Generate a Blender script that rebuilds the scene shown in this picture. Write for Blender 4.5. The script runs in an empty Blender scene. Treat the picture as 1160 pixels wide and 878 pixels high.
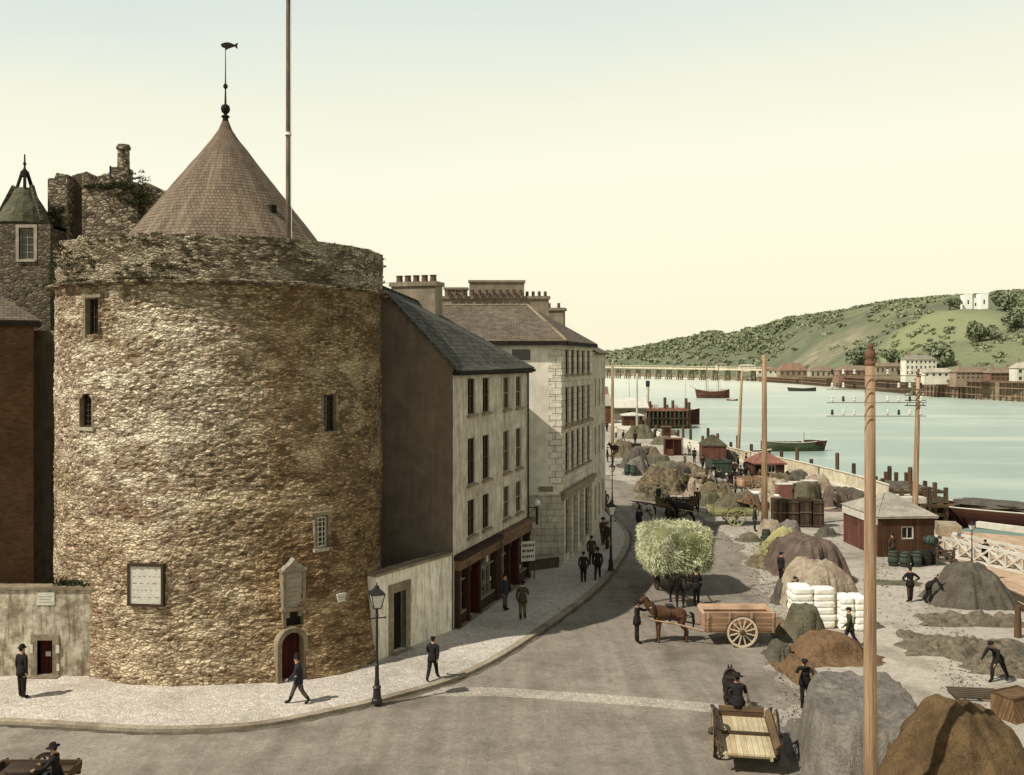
import bpy, bmesh, math, random
from math import sin, cos, pi, radians, sqrt, atan2
from mathutils import Vector, Matrix, noise, kdtree
random.seed(7)
COL = bpy.context.scene.collection
F, CX, HY, H = 1100.0, 580.0, 410.0, 12.2
def G(px, py, z=0.0):
    """point of the horizontal plane z seen at photo position px, py"""
    Y = F*(H-z)/(py-HY)
    return Vector(((px-CX)/F*Y, Y, z))
def P(px, py, Y):
    return Vector(((px-CX)/F*Y, Y, H-(py-HY)/F*Y))
# ---------------------------------------------------------------- colour
def s2l(c): c/=255.0; return c/12.92 if c <= .04045 else ((c+.055)/1.055)**2.4
SAT = .86
def S(r, g, b, k=0.76):
    c = [s2l(r), s2l(g), s2l(b)]; y = .25*c[0]+.65*c[1]+.1*c[2]
    return tuple((y*w_+(q-y*w_)*SAT)*k for q, w_ in zip(c, (1.04, 1.0, .93)))+(1.0,)
class NT:
    def __init__(s, name):
        s.m = bpy.data.materials.new(name); s.m.use_nodes = True
        s.t = s.m.node_tree; s.b = s.t.nodes['Principled BSDF']
        s.b.inputs['Specular IOR Level'].default_value = 0.15
        s.b.inputs['Roughness'].default_value = 0.85
    def n(s, typ, **kw):
        nd = s.t.nodes.new(typ)
        for k, v in kw.items(): setattr(nd, k, v)
        return nd
    def l(s, a, b): s.t.links.new(a, b)
    def coord(s, scale=(1,1,1), kind='Object', rot=(0,0,0)):
        tc = s.n('ShaderNodeTexCoord'); mp = s.n('ShaderNodeMapping')
        mp.inputs['Scale'].default_value = scale; mp.inputs['Rotation'].default_value = rot
        s.l(tc.outputs[kind], mp.inputs[0]); return mp.outputs[0]
    def noise(s, vec, scale, detail=6, rough=.6, dist=0):
        nd = s.n('ShaderNodeTexNoise'); nd.inputs['Scale'].default_value = scale
        nd.inputs['Detail'].default_value = detail; nd.inputs['Roughness'].default_value = rough
        nd.inputs['Distortion'].default_value = dist
        s.l(vec, nd.inputs['Vector']); return nd.outputs['Fac']
    def ramp(s, fac, stops, interp='LINEAR'):
        r = s.n('ShaderNodeValToRGB'); r.color_ramp.interpolation = interp
        e = r.color_ramp.elements
        while len(e) < len(stops): e.new(0.5)
        for q, (p, c) in zip(e, stops): q.position = p; q.color = c if len(c) == 4 else (*c, 1)
        s.l(fac, r.inputs[0]); return r.outputs[0]
    def mix(s, fac, a, b, mode='MIX'):
        m = s.n('ShaderNodeMix', data_type='RGBA', blend_type=mode)
        for i, v in ((0, fac), (6, a), (7, b)):
            if isinstance(v, (int, float)): m.inputs[i].default_value = v
            elif isinstance(v, tuple): m.inputs[i].default_value = v
            else: s.l(v, m.inputs[i])
        return m.outputs[2]
    def math(s, op, a, b=0.5, clamp=False):
        m = s.n('ShaderNodeMath', operation=op); m.use_clamp = clamp
        for i, v in ((0, a), (1, b)):
            if isinstance(v, (int, float)): m.inputs[i].default_value = v
            else: s.l(v, m.inputs[i])
        return m.outputs[0]
    def bump(s, h, strength=.5, dist=.03):
        b = s.n('ShaderNodeBump'); b.inputs['Strength'].default_value = strength
        b.inputs['Distance'].default_value = dist
        s.l(h, b.inputs['Height']); s.l(b.outputs[0], s.b.inputs['Normal'])
    def color(s, c):
        if isinstance(c, tuple): s.b.inputs['Base Color'].default_value = c
        else: s.l(c, s.b.inputs['Base Color'])
BW = lambda v: (v, v, v, 1)
def mottled(name, c1, c2, scale=2.0, stretch=(1,1,1), bump=.3, bscale=18, rough=.88, dirt=.35, bdist=.02):
    """weathered surface: two tones, fine grain and broad dirt"""
    t = NT(name); v = t.coord(stretch)
    a = t.noise(v, scale, 8, .65); b = t.noise(v, scale*.22, 3, .5); g = t.noise(v, bscale, 4, .7)
    col = t.mix(t.ramp(a, [(.36, BW(0)), (.64, BW(1))]), c1, c2)
    col = t.mix(1.0, col, t.ramp(b, [(.3, BW(1-dirt)), (.7, BW(1.08))]), 'MULTIPLY')
    col = t.mix(1.0, col, t.ramp(g, [(.3, BW(.8)), (.7, BW(1.15))]), 'MULTIPLY')
    t.color(col); t.b.inputs['Roughness'].default_value = rough
    if bump: t.bump(g, bump, bdist)
    return t.m
def planks(name, c1, c2, width=.18, axis=0, rough=.85, gap=.12, dirt=.4):
    """boards: one tone per board, dark joints, grain along them; axis = direction across the boards"""
    t = NT(name); v = t.coord()
    sp = t.n('ShaderNodeSeparateXYZ'); t.l(v, sp.inputs[0])
    if axis == 3: u = t.math('ADD', sp.outputs[0], sp.outputs[1])
    else: u = sp.outputs[axis]
    u = t.math('MULTIPLY', u, 1.0/width)
    fl = t.math('FLOOR', u); fr = t.math('FRACT', u)
    wn = t.n('ShaderNodeTexWhiteNoise', noise_dimensions='1D'); t.l(fl, wn.inputs['W'])
    st = [14, 14, 14]; 
    if axis == 2: st = [1.2, 1.2, 20]
    else: st = [20, 20, 1.2] if axis == 3 else [20 if i == axis else 1.5 for i in range(3)]
    g = t.noise(t.coord(tuple(st)), 1.0, 6, .7); b = t.noise(v, .9, 3, .6)
    col = t.mix(wn.outputs['Value'], c1, c2)
    col = t.mix(1.0, col, t.ramp(g, [(.3, BW(.65)), (.7, BW(1.15))]), 'MULTIPLY')
    col = t.mix(1.0, col, t.ramp(b, [(.3, BW(1-dirt)), (.7, BW(1.1))]), 'MULTIPLY')
    j = t.math('LESS_THAN', fr, gap)
    col = t.mix(j, col, (c1[0]*.2, c1[1]*.2, c1[2]*.2, 1))
    t.color(col); t.bump(t.math('SUBTRACT', g, j), .4, .01); t.b.inputs['Roughness'].default_value = rough
    return t.m
def masonry(name, c1, c2, mortar, bw=.45, bh=.22, kind='UV', ms=.012, bump=.5, dirt=.4, offset=.5, stain=None):
    """coursed blocks or bricks on a UV laid out in metres"""
    t = NT(name); v = t.coord(kind=kind)
    vv = t.mix(.012, v, t.n('ShaderNodeTexNoise').outputs['Color'], 'ADD')
    br = t.n('ShaderNodeTexBrick', offset=offset); t.l(v, br.inputs['Vector'])
    br.inputs['Scale'].default_value = 1; br.inputs['Brick Width'].default_value = bw
    br.inputs['Row Height'].default_value = bh; br.inputs['Mortar Size'].default_value = ms
    br.inputs['Mortar Smooth'].default_value = .3; br.inputs['Bias'].default_value = 0
    br.inputs['Color1'].default_value = c1; br.inputs['Color2'].default_value = c2; br.inputs['Mortar'].default_value = mortar
    n1 = t.noise(v, 3, 6, .7); n2 = t.noise(v, .35, 4, .6); n3 = t.noise(v, 24, 3, .7)
    col = t.mix(1.0, br.outputs['Color'], t.ramp(n1, [(.3, BW(.75)), (.7, BW(1.2))]), 'MULTIPLY')
    col = t.mix(1.0, col, t.ramp(n2, [(.3, BW(1-dirt)), (.7, BW(1.12))]), 'MULTIPLY')
    if stain:
        sv = t.noise(t.coord((2.2, .25, 1), kind=kind), 1.6, 5, .6)
        col = t.mix(t.ramp(sv, [(.5, BW(0)), (.72, BW(.7))]), col, stain)
    t.color(col)
    h = t.math('SUBTRACT', t.math('MULTIPLY', n3, .3), br.outputs['Fac'])
    t.bump(h, bump, .02)
    return t.m
def streaky(name, c1, c2, dark, kind='UV', amt=.6, scale=1.4):
    """old lime render: blotches and rain streaks running down from the top"""
    t = NT(name); v = t.coord(kind=kind)
    a = t.noise(v, 1.3, 8, .7); s = t.noise(t.coord((3.0, .35, 1), kind=kind), scale, 6, .65)
    g = t.noise(v, 22, 4, .7); b = t.noise(v, .3, 4, .6)
    col = t.mix(t.ramp(a, [(.4, BW(0)), (.6, BW(1))]), c1, c2)
    col = t.mix(t.ramp(s, [(.48, BW(0)), (.68, BW(amt))]), col, dark)
    col = t.mix(1.0, col, t.ramp(b, [(.3, BW(.72)), (.7, BW(1.1))]), 'MULTIPLY')
    col = t.mix(1.0, col, t.ramp(g, [(.3, BW(.85)), (.7, BW(1.1))]), 'MULTIPLY')
    t.color(col); t.bump(t.math('ADD', g, a), .35, .02)
    return t.m
def rubble(name, light, mid, dark, mortar, warm=None, sx=4.2, sy=10.2, lime=None, lime_amt=1.0, shadow_side=False):
    """random rubble masonry on a UV in metres"""
    t = NT(name); v = t.coord(kind='UV')
    wob = t.n('ShaderNodeTexNoise'); wob.inputs['Scale'].default_value = 2.2; wob.inputs['Detail'].default_value = 3; t.l(v, wob.inputs['Vector'])
    vw = t.mix(.16, v, wob.outputs['Color'], 'ADD')
    mp = t.n('ShaderNodeMapping'); mp.inputs['Scale'].default_value = (sx, sy, 1); t.l(vw, mp.inputs[0])
    v1 = t.n('ShaderNodeTexVoronoi', feature='F1'); v1.inputs['Scale'].default_value = 1; t.l(mp.outputs[0], v1.inputs['Vector'])
    v2 = t.n('ShaderNodeTexVoronoi', feature='DISTANCE_TO_EDGE'); v2.inputs['Scale'].default_value = 1; t.l(mp.outputs[0], v2.inputs['Vector'])
    sp = t.n('ShaderNodeSeparateColor'); t.l(v1.outputs['Color'], sp.inputs[0])
    big = t.noise(v, .22, 4, .55); med = t.noise(v, 1.1, 5, .6); fine = t.noise(v, 26, 4, .75)
    tone = t.math('ADD', t.math('MULTIPLY', sp.outputs[0], .62), t.math('MULTIPLY', med, .5))
    col = t.ramp(tone, [(.18, dark), (.46, mid), (.9, light)])
    if warm:
        w = t.ramp(big, [(.46, BW(0)), (.6, BW(.85))])
        col = t.mix(t.math('MULTIPLY', w, t.ramp(sp.outputs[1], [(.25, BW(0)), (.8, BW(1))])), col, warm)
    m = t.ramp(v2.outputs['Distance'], [(.02, BW(1)), (.11, BW(0))])
    col = t.mix(m, col, mortar)
    if lime:
        lm = t.noise(t.coord((.35, .8, 1), kind='UV'), 1.0, 8, .72)
        col = t.mix(t.ramp(lm, [(.50, BW(0)), (.61, BW(.8*lime_amt))]), col, t.mix(t.math('MULTIPLY', m, .6), lime, mortar))
        dk = t.noise(t.coord((.5, .5, 1), kind='UV'), 1.7, 8, .7)
        col = t.mix(t.ramp(dk, [(.56, BW(0)), (.68, BW(.6))]), col, (dark[0]*.7, dark[1]*.7, dark[2]*.7, 1))
    col = t.mix(1.0, col, t.ramp(fine, [(.3, BW(.72)), (.7, BW(1.22))]), 'MULTIPLY')
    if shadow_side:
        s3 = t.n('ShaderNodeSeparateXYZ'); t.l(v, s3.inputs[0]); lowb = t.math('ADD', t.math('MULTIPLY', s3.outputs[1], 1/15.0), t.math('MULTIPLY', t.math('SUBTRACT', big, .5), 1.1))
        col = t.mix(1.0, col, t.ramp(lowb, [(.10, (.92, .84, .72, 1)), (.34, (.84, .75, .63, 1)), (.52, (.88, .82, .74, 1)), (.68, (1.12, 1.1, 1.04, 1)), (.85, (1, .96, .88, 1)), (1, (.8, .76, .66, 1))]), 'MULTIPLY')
    if shadow_side:   # shade of the tower's unlit right side painted into the stone colour
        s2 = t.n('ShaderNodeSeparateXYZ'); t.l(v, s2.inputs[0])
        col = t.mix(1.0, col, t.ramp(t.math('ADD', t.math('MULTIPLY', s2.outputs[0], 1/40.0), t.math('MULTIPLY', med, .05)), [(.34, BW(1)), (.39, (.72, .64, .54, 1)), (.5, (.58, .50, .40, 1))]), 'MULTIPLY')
    t.color(col)
    h = t.math('ADD', t.ramp(v2.outputs['Distance'], [(0, BW(0)), (.2, BW(1))]), t.math('MULTIPLY', t.math('ADD', fine, sp.outputs[2]), .45))
    t.bump(h, .78, .06)
    return t.m
def flat(name, c, rough=.7, spec=.2, metal=0):
    t = NT(name); v = t.coord(); g = t.noise(v, 9, 4, .6)
    t.color(t.mix(1.0, c, t.ramp(g, [(.3, BW(.75)), (.7, BW(1.2))]), 'MULTIPLY'))
    t.b.inputs['Roughness'].default_value = rough; t.b.inputs['Specular IOR Level'].default_value = spec
    t.b.inputs['Metallic'].default_value = metal
    return t.m
M = {}
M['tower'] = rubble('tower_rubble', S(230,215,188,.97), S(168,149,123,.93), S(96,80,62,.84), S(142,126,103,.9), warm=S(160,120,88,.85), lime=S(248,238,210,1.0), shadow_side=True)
M['parapet'] = rubble('parapet_rubble', S(214,196,160,.9), S(126,108,80,.85), S(66,54,38), S(100,84,62), warm=S(98,88,52), lime=S(214,198,162), lime_amt=.8, sx=3.7, sy=8.5)
M['darkstone'] = rubble('dark_castle_stone', S(190,172,140,.9), S(134,116,90,.9), S(78,64,48), S(92,80,62), sx=2.8, sy=5)
M['turretstone'] = rubble('turret_stone', S(140,126,100), S(98,88,70), S(66,58,46), S(90,80,62), sx=3.2, sy=6)
M['cone'] = masonry('cone_tiles', S(150,128,102), S(128,108,86), S(96,80,64), .2, .13, ms=.016, bump=.6, dirt=.3, stain=S(170,150,120))
M['slate'] = masonry('slate_roof', S(112,108,94), S(82,80,70), S(44,42,38), .32, .2, ms=.012, bump=.5, dirt=.3)
M['slatebrown'] = masonry('brown_slate_roof', S(138,122,100), S(112,98,80), S(70,60,48), .32, .2, ms=.012, bump=.5, dirt=.3)
M['slatehung'] = streaky('dark_gable_render', S(134,118,98,.85), S(122,106,86,.85), S(102,88,70), amt=.4)
M['facade1'] = streaky('old_cream_render', S(218,205,180,.95), S(188,174,150,.95), S(132,118,98,.9), amt=.7)
M['sidewall2'] = streaky('pale_render', S(244,234,208,1.0), S(230,218,192,1.0), S(196,182,156,.9), amt=.35)
M['ashlar'] = masonry('ashlar', S(220,208,184,.92), S(196,184,160,.92), S(116,100,76), .8, .38, ms=.012, bump=.4, dirt=.3, stain=S(128,112,86))
M['quoin'] = masonry('quoin_stone', S(240,230,206,.95), S(220,208,182,.95), S(150,132,104), .7, .38, ms=.02, bump=.5, dirt=.2)
M['yardwall'] = streaky('yard_wall_limewash', S(246,238,216,1), S(224,212,186,1), S(120,102,74,.9), amt=.7, scale=1.8)
M['frontwall'] = streaky('stained_front_wall', S(218,206,178,.9), S(150,132,104), S(96,80,58), amt=.9, scale=1.2)
M['brick'] = masonry('red_brick', S(122,86,52), S(98,66,38), S(110,84,58), .24, .085, ms=.014, bump=.4, dirt=.35)
M['darkrender'] = streaky('dark_render', S(108,92,72), S(92,78,60), S(74,62,48), amt=.5)
M['chimney'] = streaky('chimney_render', S(176,158,130), S(150,134,108), S(110,94,74), amt=.5)
M['pot'] = flat('chimney_pot_clay', S(110,84,62))
M['trim'] = mottled('stone_trim', S(176,158,126), S(140,122,94), 3)
M['lead'] = mottled('dark_gutter', S(60,52,44), S(44,38,32), 3, bump=0)
M['glass'] = flat('window_glass', S(44,38,32), rough=.12, spec=.6)
M['sash'] = flat('old_sash_paint', S(150,132,104))
M['sashdark'] = flat('dark_sash_paint', S(70,54,40))
M['sashwhite'] = flat('white_sash_paint', S(226,218,196))
M['shopred'] = planks('shop_front_paint', S(84,56,42), S(64,42,32), .3, 0, dirt=.3, gap=.05)
M['shopfascia'] = mottled('shop_fascia_paint', S(148,114,86), S(116,86,62), 2.5, (1,1,3))
M['shopdark'] = flat('shop_dark', S(40,28,22))
M['goods'] = mottled('shop_goods', S(150,130,90), S(60,84,60), 3.5, bump=0)
M['dooroxblood'] = planks('oxblood_door', S(96,34,26), S(80,28,22), .16, 0)
M['doordark'] = planks('dark_door', S(52,42,34), S(40,32,26), .18, 0)
M['white'] = mottled('white_paint', S(235,230,212), S(214,206,184), 3, bump=.05, dirt=.15)
M['plaque'] = mottled('plaque_stone', S(196,186,160), S(168,156,130), 4)
M['iron'] = flat('cast_iron', S(40,38,36), rough=.5, spec=.4)
M['irongreen'] = flat('painted_iron', S(52,60,52), rough=.5, spec=.4)
M['lampglass'] = flat('lamp_glass', S(236,232,214), rough=.2, spec=.5)
M['poleorange'] = mottled('varnished_pole', S(216,178,134,.86), S(158,122,86,.8), 1.6, (6,6,.22), bump=.5, bscale=7, dirt=.45)
M['poledark'] = mottled('dark_pole_wood', S(128,96,64), S(96,70,48), 1.2, (4,4,.35), bump=.3)
M['polewhite'] = mottled('white_pole', S(236,230,208), S(206,196,168), 2, (3,3,.4), bump=.1)
M['flagpole'] = mottled('flagpole_wood', S(166,150,120), S(110,94,72), 1.5, (3,3,.5), bump=.2)
M['insulator'] = flat('porcelain', S(230,226,212), rough=.3, spec=.5)
M['sack'] = mottled('white_sack', S(250,246,230,.95), S(238,230,210,.95), 3, bump=.3, bscale=12, dirt=.15)
M['canvas_bale'] = mottled('canvas_bale', S(200,186,150), S(170,154,120), 3)
M['skin'] = flat('skin', S(196,150,116), rough=.6)
M['boot'] = flat('boot_leather', S(34,28,24), rough=.5)
for k, c in dict(black=(50,46,44), brown=(84,68,50), grey=(98,90,78), navy=(58,58,66), tan=(140,120,90), khaki=(104,98,66), white=(222,214,194), olive=(76,76,52)).items():
    M['cloth_'+k] = flat('cloth_'+k, S(*c), rough=.95, spec=.05)
M['hat'] = flat('felt_hat', S(38,32,28), rough=.9)
M['straw_hat'] = flat('straw_hat', S(170,150,104), rough=.9)
M['horsebrown'] = mottled('chestnut_coat', S(128,84,52), S(94,60,38), 2.2, bump=.1, rough=.6)
M['horsedark'] = mottled('dark_coat', S(58,46,38), S(40,32,28), 2.2, bump=.1, rough=.6)
M['horsewhite'] = mottled('grey_coat', S(214,206,188), S(170,160,142), 2.2, bump=.1, rough=.7)
M['mane'] = flat('mane_hair', S(36,28,24), rough=.9)
M['harness'] = flat('harness_leather', S(50,38,30), rough=.6)
M['cartorange'] = planks('orange_cart_boards', S(224,182,142,.88), S(190,148,110,.85), .3, 2, gap=.06)
M['cartpale'] = planks('pale_cart_boards', S(232,212,164), S(206,180,130), .16, 0, gap=.06, dirt=.3)
M['cartgreen'] = planks('yellow_cart_boards', S(208,204,136), S(180,178,112), .25, 2, gap=.06)
M['cartbrown'] = planks('brown_cart_boards', S(130,104,72), S(104,80,54), .2, 2)
M['wheelpale'] = flat('pale_wheel_paint', S(232,206,168))
M['wheeldark'] = flat('dark_wheel_wood', S(84,66,46))
M['wheelochre'] = flat('ochre_wheel_wood', S(176,144,92))
M['redshed'] = planks('red_shed_boards', S(142,92,72), S(116,72,56), .2, 3)
M['brownshed'] = planks('brown_shed_boards', S(116,78,52), S(94,60,40), .16, 3)
M['shedroofpale'] = mottled('pale_felt_roof', S(204,194,174), S(168,157,136), 2)
M['shedroofred'] = mottled('red_felt_roof', S(176,118,98), S(146,94,76), 2)
M['shedroofdark'] = mottled('mossy_felt_roof', S(108,100,72), S(84,78,58), 2)
M['rustroof'] = mottled('rust_roof', S(150,100,70), S(110,84,60), 2)
M['barrelgreen'] = planks('green_barrel', S(96,112,92), S(70,86,70), .1, 3)
M['barreldark'] = planks('dark_barrel', S(70,62,50), S(54,46,38), .1, 3)
M['timber'] = planks('weathered_timber', S(130,112,84), S(96,80,60), .25, 2)
M['wharf'] = planks('wharf_timber', S(112,90,66), S(78,60,46), .3, 3)
M['hullred'] = planks('dark_red_hull', S(92,48,34), S(72,38,28), .35, 2, gap=.04)
M['hullbrown'] = planks('brown_hull', S(130,86,66), S(104,66,52), .35, 2, gap=.04)
M['hullgreen'] = mottled('green_hull', S(96,108,72), S(70,80,54), 2)
M['deckpeach'] = planks('pontoon_deck_boards', S(226,190,152), S(206,168,132), .25, 0, gap=.05, dirt=.2)
M['hoarding'] = planks('cream_hoarding', S(230,216,180), S(214,198,160), 1.6, 0, gap=.03, dirt=.25)
M['whitepale'] = mottled('pale_walkway', S(238,230,206), S(218,208,182), 1.5, bump=.05, dirt=.15)
def tarp(name, c1, c2, s=1.3):
    t = NT(name); v = t.coord()
    a = t.noise(v, s, 6, .6, .4); g = t.noise(v, 30, 3, .7); w = t.noise(v, s*3.2, 5, .65, 1.6)
    col = t.mix(t.ramp(a, [(.35, BW(0)), (.65, BW(1))]), c1, c2)
    col = t.mix(1.0, col, t.ramp(w, [(.3, BW(.74)), (.5, BW(1)), (.7, BW(1.1))]), 'MULTIPLY')
    col = t.mix(1.0, col, t.ramp(g, [(.3, BW(.85)), (.7, BW(1.12))]), 'MULTIPLY')
    cn = t.noise(v, 1.0, 3, .5, 1.2); c2_ = t.noise(v, 2.6, 3, .5, .8)
    cr = t.math('MINIMUM', t.ramp(t.math('ABSOLUTE', t.math('SUBTRACT', cn, .5)), [(0, BW(0)), (.03, BW(1))]), t.ramp(t.math('ABSOLUTE', t.math('SUBTRACT', c2_, .5)), [(0, BW(.35)), (.02, BW(1))]))
    col = t.mix(1.0, col, t.ramp(cr, [(0, BW(.84)), (1, BW(1.02))]), 'MULTIPLY')  # fold shade painted in as dark crease lines
    t.color(col); t.bump(t.math('ADD', t.math('ADD', w, t.math('MULTIPLY', cr, .16)), t.math('MULTIPLY', g, .12)), .7, .12)
    return t.m
M['tarpgrey'] = tarp('grey_tarpaulin', S(146,138,124), S(118,110,98))
M['tarpdarkgrey'] = tarp('dark_grey_tarpaulin', S(116,108,92), S(92,84,70))
M['tarpbrown'] = tarp('brown_tarpaulin', S(122,96,58), S(94,72,44))
M['tarptan'] = tarp('tan_tarpaulin', S(196,180,148), S(160,132,108))
M['tarprusty'] = tarp('rusty_tarpaulin', S(142,110,72), S(122,92,60))
M['tarpstripe'] = tarp('purple_brown_tarpaulin', S(134,114,98), S(104,86,72), 2)
M['tarpolive'] = tarp('olive_tarpaulin', S(128,120,92), S(96,92,68))
M['net'] = tarp('fishing_net', S(150,136,110), S(108,96,76), 2.8)
M['wicker'] = planks('wicker', S(168,128,84), S(120,88,56), .06, 3, gap=.3)
M['brush'] = mottled('brushwood', S(150,132,96), S(96,84,60), 3)
M['stick'] = mottled('pale_stick', S(190,170,130), S(140,120,88), 3)
M['hay'] = mottled('hay_green', S(232,230,186,1.0), S(190,192,142,.95), 1.3, bump=0, dirt=.35)
M['haycore'] = mottled('hay_core', S(160,160,106), S(112,114,68), 2.5)
M['hayyellow'] = mottled('hay_yellow', S(196,186,120), S(160,150,92), 2.5, bump=0, dirt=.2)
M['moss'] = mottled('ivy_and_grass', S(92,92,50), S(60,62,34), 4, bump=0)
M['copper'] = mottled('mossy_dome', S(122,120,88), S(88,82,60), 3.5)
# ---------------------------------------------------------------- mesh builder
class MB:
    def __init__(s): s.v = []; s.f = []; s.uv = []; s.mi = []
    def face(s, pts, uv=None, mi=0):
        i = len(s.v); s.v += [tuple(p) for p in pts]; s.f.append(tuple(range(i, i+len(pts)))); s.uv.append(uv); s.mi.append(mi)
    def add(s, verts, faces, mi=0):
        i = len(s.v); s.v += [tuple(p) for p in verts]
        for f in faces: s.f.append(tuple(i+k for k in f)); s.uv.append(None); s.mi.append(mi)
    def box(s, x0, x1, y0, y1, z0, z1, mi=0):
        v = [(x, y, z) for z in (z0, z1) for y in (y0, y1) for x in (x0, x1)]
        s.add(v, [(0,2,3,1), (4,5,7,6), (0,1,5,4), (2,6,7,3), (0,4,6,2), (1,3,7,5)], mi)
    def beam(s, p, q, w, h=None, up=(0,0,1), mi=0):
        h = h or w; p = Vector(p); q = Vector(q); d = (q-p).normalized(); up = Vector(up)
        if abs(d.dot(up)) > .98: up = Vector((0,1,0))
        r = d.cross(up).normalized()*w/2; u = r.cross(d).normalized()*h/2
        v = [p-r-u, p+r-u, p+r+u, p-r+u, q-r-u, q+r-u, q+r+u, q-r+u]
        s.add(v, [(3,2,1,0), (4,5,6,7), (0,1,5,4), (1,2,6,5), (2,3,7,6), (3,0,4,7)], mi)
    def tube(s, pts, rad, n=8, cap=True, mi=0):
        pts = [Vector(p) for p in pts]
        if not hasattr(rad, '__len__'): rad = [rad]*len(pts)
        vs = []; prev = None
        for i, p in enumerate(pts):
            d = (pts[min(i+1, len(pts)-1)]-pts[max(i-1, 0)]).normalized()
            if prev is None:
                a = Vector((0,0,1)) if abs(d.z) < .9 else Vector((1,0,0)); r = d.cross(a).normalized()
            else: r = (prev-d*prev.dot(d)).normalized()
            prev = r; u = d.cross(r)
            for k in range(n): t = 2*pi*k/n; vs.append(p+(r*cos(t)+u*sin(t))*rad[i])
        fs = [(i*n+k, i*n+(k+1)%n, (i+1)*n+(k+1)%n, (i+1)*n+k) for i in range(len(pts)-1) for k in range(n)]
        if cap: fs += [tuple(range(n-1, -1, -1)), tuple((len(pts)-1)*n+k for k in range(n))]
        s.add(vs, fs, mi)
    def lathe(s, prof, n=16, c=(0,0,0), mi=0, jit=0):
        vs = []
        for r, z in prof:
            for k in range(n):
                t = 2*pi*k/n; rr = r*(1+random.uniform(-jit, jit)); vs.append((c[0]+rr*cos(t), c[1]+rr*sin(t), c[2]+z))
        m = len(prof)
        fs = [(i*n+k, i*n+(k+1)%n, (i+1)*n+(k+1)%n, (i+1)*n+k) for i in range(m-1) for k in range(n)]
        fs += [tuple(range(n-1, -1, -1)), tuple((m-1)*n+k for k in range(n))]
        s.add(vs, fs, mi)
    def ball(s, c, r, n=10, m=7, mi=0):
        if not hasattr(r, '__len__'): r = (r, r, r)
        vs = []; 
        for i in range(1, m):
            a = pi*i/m
            for k in range(n): t = 2*pi*k/n; vs.append((c[0]+r[0]*sin(a)*cos(t), c[1]+r[1]*sin(a)*sin(t), c[2]-r[2]*cos(a)))
        vs += [(c[0], c[1], c[2]-r[2]), (c[0], c[1], c[2]+r[2])]; b = len(vs)-2
        fs = [(i*n+k, i*n+(k+1)%n, (i+1)*n+(k+1)%n, (i+1)*n+k) for i in range(m-2) for k in range(n)]
        fs += [(b, (k+1)%n, k) for k in range(n)] + [(b+1, (m-2)*n+k, (m-2)*n+(k+1)%n) for k in range(n)]
        s.add(vs, fs, mi)
    def grid(s, fn, nu, nv, uvfn=None, skip=None, closed=False, mi=0):
        i0 = len(s.v); cu = nu if closed else nu+1
        for j in range(nv+1):
            for i in range(cu): s.v.append(tuple(fn(i/nu, j/nv)))
        for j in range(nv):
            for i in range(nu):
                if skip and skip(i, j): continue
                a = i0+j*cu+i; b = i0+j*cu+(i+1) % cu; c = i0+(j+1)*cu+(i+1) % cu; d = i0+(j+1)*cu+i
                s.f.append((a, b, c, d)); s.mi.append(mi)
                s.uv.append([uvfn(i/nu, j/nv), uvfn((i+1)/nu, j/nv), uvfn((i+1)/nu, (j+1)/nv), uvfn(i/nu, (j+1)/nv)] if uvfn else None)
    def prism(s, poly, z0, z1, mi=0):
        n = len(poly)
        if sum(poly[i][0]*poly[(i+1) % n][1]-poly[(i+1) % n][0]*poly[i][1] for i in range(n)) < 0: poly = poly[::-1]
        v = [(x, y, z0) for x, y in poly]+[(x, y, z1) for x, y in poly]
        s.add(v, [tuple(range(n-1, -1, -1)), tuple(range(n, 2*n))]+[(i, (i+1) % n, n+(i+1) % n, n+i) for i in range(n)], mi)
    def wall(s, x0, x1, z0, z1, openings=(), y=0.0, depth=.18):
        """wall face towards -y with real openings and their reveals; UV in metres"""
        xs = sorted({x0, x1, *[o[0] for o in openings], *[o[1] for o in openings]})
        zs = sorted({z0, z1, *[o[2] for o in openings], *[o[3] for o in openings]})
        for a, b in zip(xs, xs[1:]):
            for c, d in zip(zs, zs[1:]):
                mx, mz = (a+b)/2, (c+d)/2
                if any(o[0] < mx < o[1] and o[2] < mz < o[3] for o in openings): continue
                s.face([(a,y,c), (b,y,c), (b,y,d), (a,y,d)], [(a,c), (b,c), (b,d), (a,d)])
        for a, b, c, d in [o[:4] for o in openings]:
            Y = y+depth
            s.face([(a,y,c), (a,Y,c), (b,Y,c), (b,y,c)]); s.face([(a,y,d), (b,y,d), (b,Y,d), (a,Y,d)])
            s.face([(a,y,c), (a,y,d), (a,Y,d), (a,Y,c)]); s.face([(b,y,c), (b,Y,c), (b,Y,d), (b,y,d)])
    def mesh(s, name, mats, smooth=False, recalc=False):
        me = bpy.data.meshes.new(name); me.from_pydata(s.v, [], s.f)
        uvl = me.uv_layers.new(name='uv')
        for p, uv in zip(me.polygons, s.uv):
            if uv is None:
                n = p.normal
                for li in p.loop_indices:
                    co = me.vertices[me.loops[li].vertex_index].co
                    h = (co.x if abs(n.y) >= abs(n.x) else co.y)
                    uvl.data[li].uv = (h, co.z) if abs(n.z) < .9 else (co.x, co.y)
            else:
                for li, q in zip(p.loop_indices, uv): uvl.data[li].uv = q
        for m in (mats if isinstance(mats, (list, tuple)) else [mats]): me.materials.append(m)
        me.polygons.foreach_set('material_index', s.mi)
        if smooth: me.polygons.foreach_set('use_smooth', [True]*len(me.polygons))
        if smooth or recalc:
            bm = bmesh.new(); bm.from_mesh(me); bmesh.ops.remove_doubles(bm, verts=bm.verts, dist=1e-4)
            if recalc: bmesh.ops.recalc_face_normals(bm, faces=bm.faces)
            bm.to_mesh(me); bm.free()
        me.update(); return me
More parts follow.
